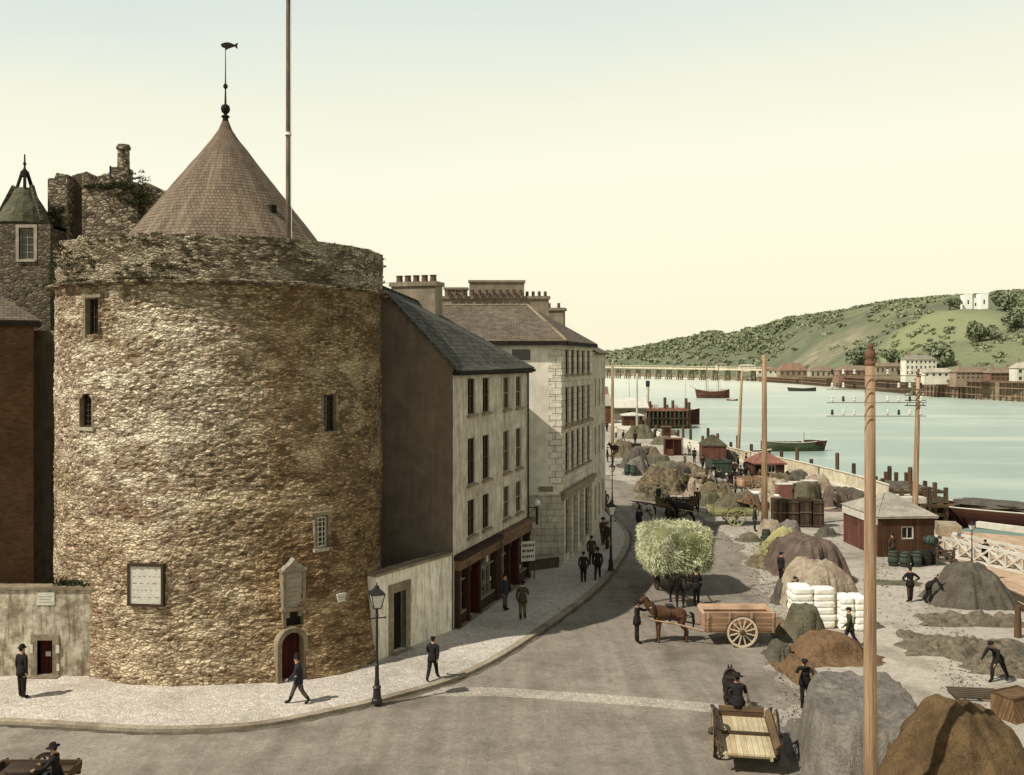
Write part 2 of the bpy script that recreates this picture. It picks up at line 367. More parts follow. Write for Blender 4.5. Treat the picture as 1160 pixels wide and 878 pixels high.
def tagit(o, label=None, cat=None, group=None, kind=None):
    if label: o['label'] = label
    if cat: o['category'] = cat
    if group: o['group'] = group
    if kind: o['kind'] = kind
    return o
def E(name, label, cat, loc=(0,0,0), rz=0, group=None, kind=None, sc=1.0):
    o = bpy.data.objects.new(name, None); COL.objects.link(o); o.empty_display_size = .2
    o.location = loc; o.rotation_euler = (0, 0, rz); o.scale = (sc, sc, sc)
    return tagit(o, label, cat, group, kind)
def O(name, mb, mat, parent=None, loc=(0,0,0), rz=0, label=None, cat=None, group=None, kind=None, smooth=False, recalc=False):
    me = mb.mesh(name, mat, smooth, recalc) if isinstance(mb, MB) else mb
    o = bpy.data.objects.new(name, me); COL.objects.link(o); o.parent = parent
    o.location = loc; o.rotation_euler = (0, 0, rz)
    return tagit(o, label, cat, group, kind)
def copy_tree(o, parent=None):
    c = o.copy(); COL.objects.link(c); c.parent = parent
    for ch in list(o.children): copy_tree(ch, c)
    return c
def dup(o, loc, rz=None, label=None, sc=None):
    c = copy_tree(o); c.location = loc
    if rz is not None: c.rotation_euler = (0, 0, rz)
    if label: c['label'] = label
    if sc: c.scale = (sc, sc, sc)
    return c
_wc = {}
def window(parent, x, z, w, h, y=.14, rz=0, style='sash', mat='sash', sill=True, sillmat='trim', cols=2, rows=4, off=None):
    """window (frame with bars) > pane, sill ; local origin at bottom centre"""
    key = (round(w, 2), round(h, 2), style, mat, sill, cols, rows, sillmat)
    if key not in _wc:
        f = MB(); t = .07
        f.box(-w/2, -w/2+t, -.02, .06, 0, h); f.box(w/2-t, w/2, -.02, .06, 0, h)
        f.box(-w/2+t, w/2-t, -.02, .06, 0, t); f.box(-w/2+t, w/2-t, -.02, .06, h-t, h)
        if style == 'sash': f.box(-w/2+t, w/2-t, -.025, .03, h*.5-.03, h*.5+.03)
        for i in range(1, cols): xx = -w/2+w*i/cols; f.box(xx-.018, xx+.018, -.01, .03, t, h-t)
        for j in range(1, rows):
            if style == 'sash' and j*2 == rows: continue
            f.box(-w/2+t, w/2-t, -.008, .028, h*j/rows-.015, h*j/rows+.015)
        p = MB(); p.box(-w/2+.01, w/2-.01, .035, .05, .01, h-.01)
        si = MB(); si.box(-w/2-.12, w/2+.12, -.26, -.0205, -.13, -.005)
        _wc[key] = (f.mesh('window', M[mat]), p.mesh('pane', M['glass']), si.mesh('sill', M[sillmat]))
    a, b, c = _wc[key]
    loc = off if off is not None else (x, y, z)
    o = O('window', a, None, parent, loc, rz); O('pane', b, None, o)
    if sill: O('sill', c, None, o)
    return o
# ---------------------------------------------------------------- setting: camera, light, sky
sc = bpy.context.scene
cam = bpy.data.cameras.new('camera'); co = bpy.data.objects.new('camera', cam); COL.objects.link(co)
co.location = (0, 0, H); co.rotation_euler = (radians(90), 0, 0)
cam.sensor_width = 36; cam.sensor_fit = 'HORIZONTAL'; cam.lens = F/1160*36
cam.shift_y = -(439-HY)/1160.0; cam.clip_end = 20000; cam.clip_start = .5
sc.camera = co
sc.view_settings.view_transform = 'Standard'; sc.view_settings.look = 'None'; sc.view_settings.exposure = 0; sc.view_settings.gamma = 1
SUN_D = Vector((.86, .5, -1.19)).normalized()   # direction light travels: elevation about 45 degrees
sun = bpy.data.lights.new('sun', 'SUN'); sun.energy = 5.0; sun.angle = radians(.55); sun.color = (1.0, .95, .87)
so = bpy.data.objects.new('sun', sun); COL.objects.link(so); so.rotation_euler = SUN_D.to_track_quat('-Z', 'Y').to_euler(); so.location = (-60, -40, 80)
w = bpy.data.worlds.new('World'); sc.world = w; w.use_nodes = True
nt = w.node_tree; nt.nodes.clear()
out = nt.nodes.new('ShaderNodeOutputWorld'); bg = nt.nodes.new('ShaderNodeBackground')
sky = nt.nodes.new('ShaderNodeTexSky'); sky.sky_type = 'NISHITA'; sky.sun_disc = False
sky.sun_elevation = radians(50); sky.sun_rotation = atan2(-SUN_D.x, -SUN_D.y); sky.dust_density = 4; sky.air_density = 1.2
tc = nt.nodes.new('ShaderNodeTexCoord'); sep = nt.nodes.new('ShaderNodeSeparateXYZ'); nt.links.new(tc.outputs['Generated'], sep.inputs[0])
rp = nt.nodes.new('ShaderNodeValToRGB'); e = rp.color_ramp.elements
SK = lambda r, g, b, k=1.07: (s2l(r)*k, s2l(g)*k, s2l(b)*k, 1)
stops = [(0.0, SK(253,246,214)), (.10, SK(254,249,222)), (.20, SK(253,250,226)), (.26, SK(244,244,222)), (.335, SK(224,232,222)), (.41, SK(206,218,214)), (.6, (.30,.33,.34,1)), (1, (.17,.20,.24,1))]
while len(e) < len(stops): e.new(.5)
for q, (p_, c_) in zip(e, stops): q.position = p_; q.color = c_
nz = nt.nodes.new('ShaderNodeTexNoise'); nz.inputs['Scale'].default_value = 1.6; nz.inputs['Detail'].default_value = 4
mpn = nt.nodes.new('ShaderNodeMapping'); mpn.inputs['Scale'].default_value = (1, 1, 4); nt.links.new(tc.outputs['Generated'], mpn.inputs[0]); nt.links.new(mpn.outputs[0], nz.inputs['Vector'])
# haze turns slightly cooler up and to the left, warmer low and to the right
ma = nt.nodes.new('ShaderNodeMath'); ma.operation = 'MULTIPLY_ADD'; nt.links.new(sep.outputs[0], ma.inputs[0]); ma.inputs[1].default_value = -.05; nt.links.new(sep.outputs[2], ma.inputs[2])
mb_ = nt.nodes.new('ShaderNodeMath'); mb_.operation = 'MULTIPLY_ADD'; nt.links.new(nz.outputs['Fac'], mb_.inputs[0]); mb_.inputs[1].default_value = .08; nt.links.new(ma.outputs[0], mb_.inputs[2])
mc_ = nt.nodes.new('ShaderNodeMath'); mc_.operation = 'SUBTRACT'; nt.links.new(mb_.outputs[0], mc_.inputs[0]); mc_.inputs[1].default_value = .04
nt.links.new(mc_.outputs[0], rp.inputs[0])
sky_s = nt.nodes.new('ShaderNodeMix'); sky_s.data_type = 'RGBA'; sky_s.blend_type = 'MIX'; sky_s.inputs[0].default_value = .93
sc_ = nt.nodes.new('ShaderNodeMix'); sc_.data_type = 'RGBA'; sc_.blend_type = 'MULTIPLY'; sc_.inputs[0].default_value = 1; sc_.inputs[7].default_value = (.1, .1, .1, 1)
nt.links.new(sky.outputs[0], sc_.inputs[6]); nt.links.new(sc_.outputs[2], sky_s.inputs[6]); nt.links.new(rp.outputs[0], sky_s.inputs[7])
nt.links.new(sky_s.outputs[2], bg.inputs[0]); bg.inputs[1].default_value = 1.0; nt.links.new(bg.outputs[0], out.inputs[0])
# ---------------------------------------------------------------- ground, road, pavement, water
def ground_mat(name, c1, c2, c3, s=1.0, grain=14, bump=.4, track=0, cob=0):
    t = NT(name); v = t.coord()
    a = t.noise(v, .35*s, 6, .62); b = t.noise(v, 1.7*s, 8, .7); g = t.noise(v, grain, 4, .75); k = t.noise(v, .08*s, 3, .5)
    col = t.mix(t.ramp(b, [(.35, BW(0)), (.65, BW(1))]), c1, c2)
    col = t.mix(t.ramp(a, [(.5, BW(0)), (.66, BW(.8))]), col, c3)
    col = t.mix(1.0, col, t.ramp(k, [(.3, BW(.78)), (.7, BW(1.12))]), 'MULTIPLY')
    if track:   # worn wheel tracks along the carriageway
        tr = t.noise(t.coord((.9, .05, 1), rot=(0, 0, radians(10))), 1.0, 6, .65)
        col = t.mix(1.0, col, t.ramp(tr, [(.38, BW(1-track)), (.6, BW(1+track*.8))]), 'MULTIPLY')
    h = g
    if cob:
        vo = t.n('ShaderNodeTexVoronoi', feature='F1'); vo.inputs['Scale'].default_value = cob; t.l(v, vo.inputs['Vector'])
        sp = t.n('ShaderNodeSeparateColor'); t.l(vo.outputs['Color'], sp.inputs[0])
        ve = t.n('ShaderNodeTexVoronoi', feature='DISTANCE_TO_EDGE'); ve.inputs['Scale'].default_value = cob; t.l(v, ve.inputs['Vector'])
        col = t.mix(1.0, col, t.ramp(sp.outputs[0], [(0, BW(.86)), (1, BW(1.14))]), 'MULTIPLY')
        col = t.mix(1.0, col, t.ramp(ve.outputs['Distance'], [(0, BW(.78)), (.12, BW(1))]), 'MULTIPLY')
        h = t.math('ADD', g, t.ramp(ve.outputs['Distance'], [(0, BW(0)), (.2, BW(1.5))]))
    g2 = t.noise(v, 5.5, 5, .8); sp2 = t.noise(v, 2.3, 3, .5)
    col = t.mix(1.0, col, t.ramp(g, [(.3, BW(.80)), (.7, BW(1.18))]), 'MULTIPLY'); col = t.mix(1.0, col, t.ramp(g2, [(.32, BW(.80)), (.68, BW(1.16))]), 'MULTIPLY')
    col = t.mix(t.ramp(sp2, [(.66, BW(0)), (.74, BW(.2))]), col, (c3[0]*.5, c3[1]*.5, c3[2]*.5, 1))
    t.color(col); t.bump(h, bump, .03); t.b.inputs['Roughness'].default_value = .95
    return t.m
GR = .74
M['quayground'] = ground_mat('quay_ground', S(204,193,173,GR), S(182,170,150,GR), S(154,141,120,GR), bump=.7)
M['road'] = ground_mat('macadam_road', S(168,156,138,GR), S(148,136,118,GR), S(126,113,96,GR), bump=.8, track=.13)
M['pave'] = ground_mat('pavement_setts', S(230,217,198,GR), S(217,203,184,GR), S(198,184,164,GR), bump=.4, cob=8)
M['kerb'] = ground_mat('kerb_stone', S(190,176,148,GR), S(164,148,122,GR), S(120,104,82,GR))
M['setts'] = ground_mat('crossing_setts', S(206,193,172,GR), S(190,177,156,GR), S(168,154,134,GR), cob=6)
def resample(pts, n):
    out_ = []; pts = [Vector((p[0], p[1])) for p in pts]
    for i in range(len(pts)-1):
        p0 = pts[max(i-1, 0)]; p1 = pts[i]; p2 = pts[i+1]; p3 = pts[min(i+2, len(pts)-1)]
        for k in range(n):
            t = k/n; out_.append(.5*((2*p1)+(p2-p0)*t+(2*p0-5*p1+4*p2-p3)*t*t+(3*p1-p0-3*p2+p3)*t**3))
    out_.append(pts[-1]); return out_
kerb_px = [(-60,822), (0,819), (80,823), (180,828), (290,823), (380,806), (440,792), (520,768), (580,737), (640,696), (680,664), (701,638), (712,618), (712.6,606), (707,597), (701,591), (692,582), (683,573), (676,566), (668,556), (655,546)]
kerb = resample([G(x, y, .06)[:2] for x, y in kerb_px], 8)
QE = [Vector(p) for p in ((22,-60), (24.2,20), (25.3,40), (25.3,48), (26.4,56), (27.6,62), (30,75), (32.2,86), (30.4,105), (27,121), (23,150), (18.6,186), (11,240), (-8,330), (-60,460), (-300,700), (-1500,1500))]
QEs = resample(QE, 5)
m = MB(); poly = [(p.x, p.y) for p in QEs]+[(-4000, 1500), (-4000, -400), (22, -400)]
m.prism(poly, -4.5, 0.0); O('ground', m, M['quayground'], kind='structure')
m = MB()
road_r = [Vector((p.x+noise.noise(Vector((p.y*.35, 2, 0)))*1.0+noise.noise(Vector((p.y*1.3, 7, 0)))*.5+noise.noise(Vector((p.y*4, 9, 0)))*.2, p.y)) for p in resample([G(x, y)[:2] for x, y in [(905,900), (900,830), (884,760), (872,700), (858,655), (838,620), (812,596), (770,575), (735,560), (712,548), (690,540), (660,530)]], 40)]
poly = [(kerb[0].x-80, kerb[0].y), (kerb[0].x-80, -100), (8, -100)]+[(p.x, p.y) for p in road_r]+[(-20, 125), (-6, 82)]+[(p.x, p.y) for p in reversed(kerb)]
m.prism(poly, -.2, .004)
O('road', m, M['road'], kind='structure')
poly = [(p.x, p.y) for p in kerb]+[(-20, 125), (-60, 125), (-90, kerb[0].y)]
def inset(pl, d):
    o = []
    for i, p in enumerate(pl):
        a = pl[max(i-1, 0)]; b = pl[min(i+1, len(pl)-1)]; t = (b-a).normalized(); o.append(p+Vector((-t.y, t.x))*d)
    return o
ki = inset(kerb, .32)
m = MB(); m.prism([(p.x, p.y) for p in ki]+[(-20, 125), (-60, 125), (-90, kerb[0].y)], -.1, .116); O('pavement', m, M['pave'], kind='structure')
m = MB()
for i in range(len(kerb)-1):
    for k in range(2):
        a, b = (kerb[i], kerb[i+1]); c, d = ki[i], ki[i+1]
        p0 = a.lerp(b, k/2+.004); p1 = a.lerp(b, (k+1)/2-.004); q1 = c.lerp(d, (k+1)/2-.004); q0 = c.lerp(d, k/2+.004)
        m.prism([p0[:], p1[:], q1[:], q0[:]], -.1, .12+random.uniform(-.004, .004))
O('kerb', m, M['kerb'], kind='structure', recalc=True)
m = MB(); c1 = resample([G(x, y)[:2] for x, y in [(500,779), (560,779), (640,784), (740,791), (840,800), (920,806)]], 5); c2 = resample([G(x, y)[:2] for x, y in [(474,789), (560,789), (640,794), (740,801), (840,811), (920,818)]], 5)
m.prism([p[:] for p in c1]+[p[:] for p in reversed(c2)], -.05, .009); O('stone_crossing', m, M['setts'], kind='structure')
m = MB(); m.prism([(-60,70), (-8,57.5), (.5,58), (-4,90), (-60,90)], -.1, .12)
gt = NT('kerb_shade'); gv = gt.coord(); gt.color(gt.mix(gt.ramp(gt.noise(gv, 1.5, 5, .7), [(.35, BW(0)), (.65, BW(1))]), S(84,74,60,.7), S(128,114,94,.7))); M['gutter'] = gt.m
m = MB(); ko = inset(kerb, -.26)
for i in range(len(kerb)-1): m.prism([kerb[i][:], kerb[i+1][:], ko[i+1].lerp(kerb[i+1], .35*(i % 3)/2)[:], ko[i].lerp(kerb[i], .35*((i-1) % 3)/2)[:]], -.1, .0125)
O('gutter', m, M['gutter'], kind='structure')  # dark strip painting the kerb's shadow line along the gutter
# water
t = NT('river_water'); v = t.coord((1, .25, 1)); a = t.noise(v, .02, 5, .6); b_ = t.noise(t.coord((.012, .06, 1)), 1, 5, .6); r_ = t.noise(t.coord((1, 1.6, 1)), 1.4, 5, .6)
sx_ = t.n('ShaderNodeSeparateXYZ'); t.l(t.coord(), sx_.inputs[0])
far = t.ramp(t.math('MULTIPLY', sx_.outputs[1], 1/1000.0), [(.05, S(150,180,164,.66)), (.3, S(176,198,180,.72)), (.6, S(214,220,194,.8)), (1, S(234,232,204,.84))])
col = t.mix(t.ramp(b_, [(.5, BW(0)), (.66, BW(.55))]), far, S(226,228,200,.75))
col = t.mix(1.0, col, t.ramp(a, [(.3, BW(.9)), (.7, BW(1.08))]), 'MULTIPLY')
t.color(col); t.b.inputs['Roughness'].default_value = .32; t.b.inputs['Specular IOR Level'].default_value = .22; t.bump(r_, .25, .08)
M['water'] = t.m
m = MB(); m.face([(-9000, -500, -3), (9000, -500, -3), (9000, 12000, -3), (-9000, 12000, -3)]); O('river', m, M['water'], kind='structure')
# ---------------------------------------------------------------- far bank and hills
def interp(tab, x):
    if x <= tab[0][0]: return tab[0][1]
    for (a, fa), (b, fb) in zip(tab, tab[1:]):
        if x <= b: return fa+(fb-fa)*(x-a)/(b-a)
    return tab[-1][1]
D0 = [(200,2200), (500,1500), (600,1300), (672,1180), (760,960), (860,760), (940,600), (1050,432), (1160,371), (1400,300), (1900,240)]
YS = [(200,404), (600,403), (672,401.5), (705,398.5), (740,392), (760,387), (785,384), (800,379), (815,378), (822,383), (835,379), (860,373), (880,367), (900,361), (930,357), (950,355), (975,350), (1000,345), (1040,341), (1080,338), (1120,336), (1160,333), (1400,318), (1900,330)]
BZ = [(200,-.8), (860,-.6), (900,1.2), (940,2.6), (1050,4.2), (1900,4.6)]
def hill_pt(px, t):
    d0 = interp(D0, px); dc = d0+interp([(200,700), (860,430), (1160,420), (1900,420)], px)
    zc = H+(HY-interp(YS, px))/F*dc; z0 = interp(BZ, px)
    if t < .16: Y = d0+(dc-d0)*t; z = z0
    elif t <= 1:
        u = (t-.16)/.84; Y = d0+(dc-d0)*t
        s = u*u*(3-2*u)*.6+.4*sin(u*pi/2)
        z = z0+(zc-z0)*s
        z += noise.fractal(Vector(((px-580)/F*Y*.012, Y*.012, 3)), 1, 2, 4)*6*sin(u*pi)
    else: Y = dc+(t-1)*900; z = zc-(t-1)*22
    return Vector(((px-CX)/F*Y, Y, z))
m = MB()
ts = [0, .05, .1, .16]+[.16+.84*k/44 for k in range(1, 45)]+[1.15, 1.5, 2.2]
pxs = [200+7*k for k in range(243)]
vs = [hill_pt(p, q) for q in ts for p in pxs]; n = len(pxs)
m.add(vs, [(j*n+i, j*n+i+1, (j+1)*n+i+1, (j+1)*n+i) for j in range(len(ts)-1) for i in range(n-1)])
def hill_color(t, v):
    a = t.noise(v, .006, 5, .6); b = t.noise(v, .03, 8, .75); g = t.noise(v, .22, 5, .85)
    col = t.mix(t.ramp(b, [(.42, BW(0)), (.58, BW(1))]), S(84,98,60,.56), S(108,118,74,.58))
    col = t.mix(t.ramp(a, [(.52, BW(0)), (.62, BW(.7))]), col, S(136,142,84,.64))
    col = t.mix(t.ramp(t.noise(v, .011, 6, .7), [(.53, BW(0)), (.6, BW(.9))]), col, S(78,94,56,.62))
    return t.mix(1.0, col, t.ramp(g, [(.32, BW(.6)), (.68, BW(1.3))]), 'MULTIPLY')
t = NT('hill_fields'); v = t.coord(); col = hill_color(t, v)
sx_ = t.n('ShaderNodeSeparateXYZ'); t.l(v, sx_.inputs[0])
def blob(t, v, cx, cy, r, w=.3):
    vm = t.n('ShaderNodeVectorMath', operation='DISTANCE'); t.l(v, vm.inputs[0]); vm.inputs[1].default_value = (cx, cy, 0)
    vs_ = t.n('ShaderNodeVectorMath', operation='MULTIPLY'); t.l(v, vs_.inputs[0]); vs_.inputs[1].default_value = (1, 1, 0); t.l(vs_.outputs[0], vm.inputs[0])
    nn = t.math('MULTIPLY', t.noise(v, .03, 5, .7), r*.9)
    return t.ramp(t.math('DIVIDE', t.math('ADD', vm.outputs['Value'], nn), r*1.45), [(1-w, BW(1)), (1, BW(0))])
q = hill_pt(925, .34); col = t.mix(blob(t, v, q.x, q.y, 60), col, t.mix(t.ramp(t.noise(v, .07, 6, .75), [(.42, BW(0)), (.58, BW(1))]), S(160,144,112,.66), S(112,112,76,.64)))
q = hill_pt(1055, .5); col = t.mix(blob(t, v, q.x, q.y, 60), col, S(140,148,88,.64))
t.color(t.mix(.16, col, S(206,204,170,.72))); t.b.inputs['Roughness'].default_value = 1  # distance haze mixed into the hill colour
M['hill'] = t.m
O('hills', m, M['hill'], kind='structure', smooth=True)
m = MB()
def bank(px, z): 
    d = interp(D0, px); return Vector(((px-CX)/F*d, d-.5, z))
for p in pxs[:-1]:
    za = interp(BZ, p); zb = interp(BZ, p+7)
    m.face([bank(p, -4), bank(p+7, -4), bank(p+7, zb+.05), bank(p, za+.05)], [(p, 0), (p+7, 0), (p+7, 4), (p, 4)])
t = NT('far_quay_wall'); v = t.coord(); a = t.noise(t.coord((.5, .5, .12)), .5, 5, .7); b_ = t.noise(v, .03, 4, .6); z_ = t.noise(t.coord((.05, .05, 1.5)), 1, 4, .7)
col = t.mix(t.ramp(a, [(.4, BW(0)), (.6, BW(1))]), S(150,110,86,.7), S(112,84,66,.7)); col = t.mix(t.ramp(z_, [(.5, BW(0)), (.62, BW(.7))]), col, S(186,158,128,.7))
col = t.mix(t.ramp(b_, [(.4, BW(0)), (.6, BW(.6))]), col, S(146,136,100,.7)); t.color(t.mix(.12, col, S(206,204,170,.72)))  # pale haze blended into the wall colour
M['farquay'] = t.m
O('embankment', m, M['farquay'], kind='structure')
# woodland: leaf clumps scattered over the hill, many small faces
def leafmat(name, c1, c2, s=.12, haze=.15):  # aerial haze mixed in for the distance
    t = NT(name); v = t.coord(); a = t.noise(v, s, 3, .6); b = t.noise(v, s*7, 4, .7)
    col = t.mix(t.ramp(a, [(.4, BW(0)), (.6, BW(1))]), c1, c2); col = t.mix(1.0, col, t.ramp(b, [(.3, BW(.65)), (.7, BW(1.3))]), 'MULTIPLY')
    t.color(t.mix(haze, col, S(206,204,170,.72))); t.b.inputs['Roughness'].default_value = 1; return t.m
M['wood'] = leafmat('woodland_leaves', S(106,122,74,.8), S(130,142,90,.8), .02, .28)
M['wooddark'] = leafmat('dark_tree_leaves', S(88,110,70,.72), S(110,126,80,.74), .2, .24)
M['bark'] = mottled('bark', S(92,76,56), S(70,58,42), 4)
def crown(mb, c, rx, rz, n, leaf, seed=0):
    rnd = random.Random(seed); lob = [(Vector((rnd.gauss(0, .45), rnd.gauss(0, .45), rnd.uniform(-.45, .5))), rnd.uniform(.4, .62)) for _ in range(7)]
    for _ in range(n):
        l, r = rnd.choice(lob); d = Vector((rnd.gauss(0,1), rnd.gauss(0,1), rnd.gauss(0,1))).normalized()*r*rnd.uniform(.75, 1.05)
        p = l+d; p = Vector((c[0]+p.x*rx, c[1]+p.y*rx, c[2]+p.z*rz))
        nrm = (d+Vector((rnd.gauss(0,.5), rnd.gauss(0,.5), rnd.gauss(0,.5)))).normalized(); a = nrm.orthogonal().normalized(); b = nrm.cross(a)
        s1 = leaf*rnd.uniform(.5, 1.2); s2 = leaf*rnd.uniform(.5, 1.2)
        mb.face([p-a*s1, p-b*s2, p+a*s1, p+b*s2])
m = MB(); rnd = random.Random(3)
for k in range(3600):
    px = rnd.uniform(640, 1240); 
    if px < 900: t_ = 1-abs(rnd.gauss(0, .28))
    else: t_ = rnd.choice([1-abs(rnd.gauss(0, .04)), rnd.uniform(.2, .98), 1-abs(rnd.gauss(0, .2))])
    t_ = max(.18, min(1.0, t_))
    if px >= 900 and t_ < .93 and noise.noise(Vector((px*.02, t_*5, 1))) < -.14: continue
    if 888 < px < 968 and t_ < .7 and rnd.random() < .72: continue
    if 1085 < px < 1128 and .4 < t_ < .93: continue
    p = hill_pt(px, t_); r = rnd.uniform(2.4, 5.6)*(.7 if px > 900 else 1)*(p.y/1000)**.35
    crown(m, (p.x, p.y, p.z+r*.22), r, r*.5, 34 if px > 850 else 28, r*.4, k)
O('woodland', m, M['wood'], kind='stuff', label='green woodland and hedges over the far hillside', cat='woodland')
def hill_tree(px, t_, r, label, g):
    p = hill_pt(px, t_); o = E('hillside_tree', label, 'tree', p, group=g)
    tr = MB(); tr.tube([(0,0,-1), (0,0,r*.8)], [r*.09, r*.05], 6); O('trunk', tr, M['bark'], o)
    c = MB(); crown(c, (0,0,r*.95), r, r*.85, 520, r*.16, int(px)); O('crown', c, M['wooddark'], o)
for px, t_, r, lb in [(1062,.24,8.5,'large dark rounded tree standing just behind the white riverside house'), (1110,.42,7,'dark bushy tree on the slope below the white castle'), (1100,.44,5,'smaller bush left of the dark tree below the castle'), (1012,.25,6,'dark tree behind the low pale shed beside the white house'), (1138,.62,8,'tree on the ridge slope just right of the white castle'), (1150,.5,7,'dark tree on the hillside at the far right edge'), (968,.24,8,'dark tree at the foot of the slope beside the bare cliff'), (980,.3,7,'second dark tree behind the one at the cliff foot'), (1076,.62,5,'small tree on the slope left of the white castle')]:
    hill_tree(px, t_, r, lb, 'dark trees on the far hill')
# far buildings
def far_mat(key, *a):  # paler tones with aerial haze put into the colour
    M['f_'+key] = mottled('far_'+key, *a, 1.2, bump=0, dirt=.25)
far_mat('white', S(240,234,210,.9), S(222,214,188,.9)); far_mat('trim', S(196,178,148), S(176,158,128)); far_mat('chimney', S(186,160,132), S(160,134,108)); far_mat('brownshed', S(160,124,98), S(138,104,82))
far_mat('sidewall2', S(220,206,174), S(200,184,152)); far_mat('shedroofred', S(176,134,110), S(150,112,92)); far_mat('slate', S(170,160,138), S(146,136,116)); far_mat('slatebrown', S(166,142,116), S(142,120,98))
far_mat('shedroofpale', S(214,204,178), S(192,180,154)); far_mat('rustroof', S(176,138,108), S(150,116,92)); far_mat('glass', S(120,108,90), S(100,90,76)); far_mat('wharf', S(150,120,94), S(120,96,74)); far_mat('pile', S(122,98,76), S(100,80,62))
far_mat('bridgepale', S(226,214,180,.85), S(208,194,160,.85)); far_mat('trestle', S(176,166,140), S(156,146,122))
def far_house(px0, px1, ytop, ybase, dist, wall, roof, label, roofh=.28, rows=2, cols=5, name='riverside_house', nochim=False, group='buildings on the far bank'):
    Y = dist; a = P(px0, ybase, Y); b = P(px1, ybase, Y); wd = b.x-a.x; ht = (ybase-ytop)/F*Y; hw = ht*(1-roofh); dp = min(max(wd*.4, 6), 12)
    gz = a.z
    o = E(name, label, 'building', ((a.x+b.x)/2, Y, gz), group=group)
    wl = MB(); ops = []
    ww = wd/cols*.42; wh = hw/rows*.5
    for i in range(cols):
        for j in range(rows): x = -wd/2+wd*(i+.5)/cols; z = hw*(j+.28)/rows; ops.append((x-ww/2, x+ww/2, z, z+wh))
    wl.wall(-wd/2, wd/2, -3, hw, ops, 0, .25); wl.box(-wd/2, wd/2, dp-.1, dp, -3, hw); wl.box(-wd/2, -wd/2+.1, .002, dp-.1, -3, hw); wl.box(wd/2-.1, wd/2, .002, dp-.1, -3, hw)
    O('wall', wl, M['f_'+wall], o)
    for (x0, x1, z0, z1) in ops:
        g = MB(); g.box(-ww/2, ww/2, 0, .05, 0, wh); O('window', g, M['f_glass'], o, ((x0+x1)/2, .2, z0))
    r = MB(); rh = ht*roofh; e = .4
    v = [(-wd/2-e, -e, hw), (wd/2+e, -e, hw), (wd/2+e, dp+e, hw), (-wd/2-e, dp+e, hw), (-wd/2+min(dp/2, wd*.2), dp/2, hw+rh), (wd/2-min(dp/2, wd*.2), dp/2, hw+rh)]
    r.add(v, [(0,1,5,4), (1,2,5), (2,3,4,5), (3,0,4), (3,2,1,0)]); ro = O('roof', r, M['f_'+roof], o)
    if not nochim:
        for sx in (-.3, .3): c = MB(); c.box(-.5, .5, -.4, .4, -.5, rh*.5+1.3); O('chimney', c, M['f_chimney'], ro, (wd*sx, dp/2, hw+rh*.6))
    return o
far_house(1026, 1061, 402, 425.5, 447, 'white', 'slate', 'white three storey riverside house with a grey hipped roof', .22, 3, 7)
far_house(992, 1025, 411, 424, 500, 'trim', 'slatebrown', 'long tan warehouse left of the white riverside house', .3, 1, 6)
far_house(1047, 1083, 417, 427.5, 415, 'white', 'shedroofpale', 'low white shed below and right of the white riverside house', .45, 1, 5, nochim=True)
far_house(1083, 1122, 416, 430, 400, 'chimney', 'slatebrown', 'brown warehouse right of the low white shed', .4, 2, 7)
far_house(1122, 1151, 417, 431, 392, 'brownshed', 'slatebrown', 'red brown quayside warehouse near the right edge', .4, 2, 5)
far_house(1152, 1185, 410, 433, 380, 'white', 'shedroofpale', 'cream house at the right edge of the far quay', .3, 2, 4)
far_house(950, 990, 414, 428, 560, 'shedroofred', 'slatebrown', 'reddish goods shed below the tree at the cliff foot', .4, 1, 6, nochim=True)
far_house(918, 948, 415, 428, 640, 'sidewall2', 'slatebrown', 'pale shed below the bare cliff patch', .4, 1, 5, nochim=True)
far_house(883, 915, 411, 427, 705, 'chimney', 'rustroof', 'brown gabled shed left of the pale shed', .55, 1, 5, nochim=True)
far_house(858, 882, 415, 424, 775, 'white', 'rustroof', 'small white and rust coloured shed at the bridge end', .5, 1, 4, nochim=True)
far_house(812, 822, 411, 416.5, 905, 'white', 'slate', 'tiny white cottage under the woods behind the bridge', .4, 1, 2)
far_house(838, 856, 412.5, 417, 850, 'white', 'shedroofpale', 'low white sheds under the woods near the bridge end', .5, 1, 4, nochim=True)
# castle-like white house
M['f_castle'] = flat('castle_white', S(255,252,238,.97), spec=.05)
p = hill_pt(1106, .66); d = p.y
o = E('white_castle', 'white castellated house high on the far hill', 'castle', (p.x, d, p.z-1))
def castle_block(nm, x0, x1, z1, y0=0, y1=6):
    b = MB(); b.wall(x0, x1, 0, z1, [((x0+x1)/2-.6, (x0+x1)/2+.6, z1*.4, z1*.65)], y0, .3); b.box(x0, x0+.1, y0+.002, y1, 0, z1); b.box(x1-.1, x1, y0+.002, y1, 0, z1); b.box(x0+.1, x1-.1, y1-.1, y1-.002, 0, z1); b.box(x0, x1, y0+.31, y1, z1-.2, z1-.001)
    k = x0
    while k < x1-.3: b.box(k, k+.9, y0, y0+.4, z1+.002, z1+.9); k += 1.7
    ob = O(nm, b, M['f_castle'], o); g = MB(); g.box((x0+x1)/2-.6, (x0+x1)/2+.6, y0+.25, y0+.28, z1*.4, z1*.65); O('window', g, M['glass'], ob)
sc_c = (1120-1093)/F*d
castle_block('tower', -sc_c/2, -sc_c/2+5.5, 11.5); castle_block('tower', sc_c/2-5.5, sc_c/2, 12); castle_block('hall', -sc_c/2+5.6, sc_c/2-5.6, 8.6, 1)
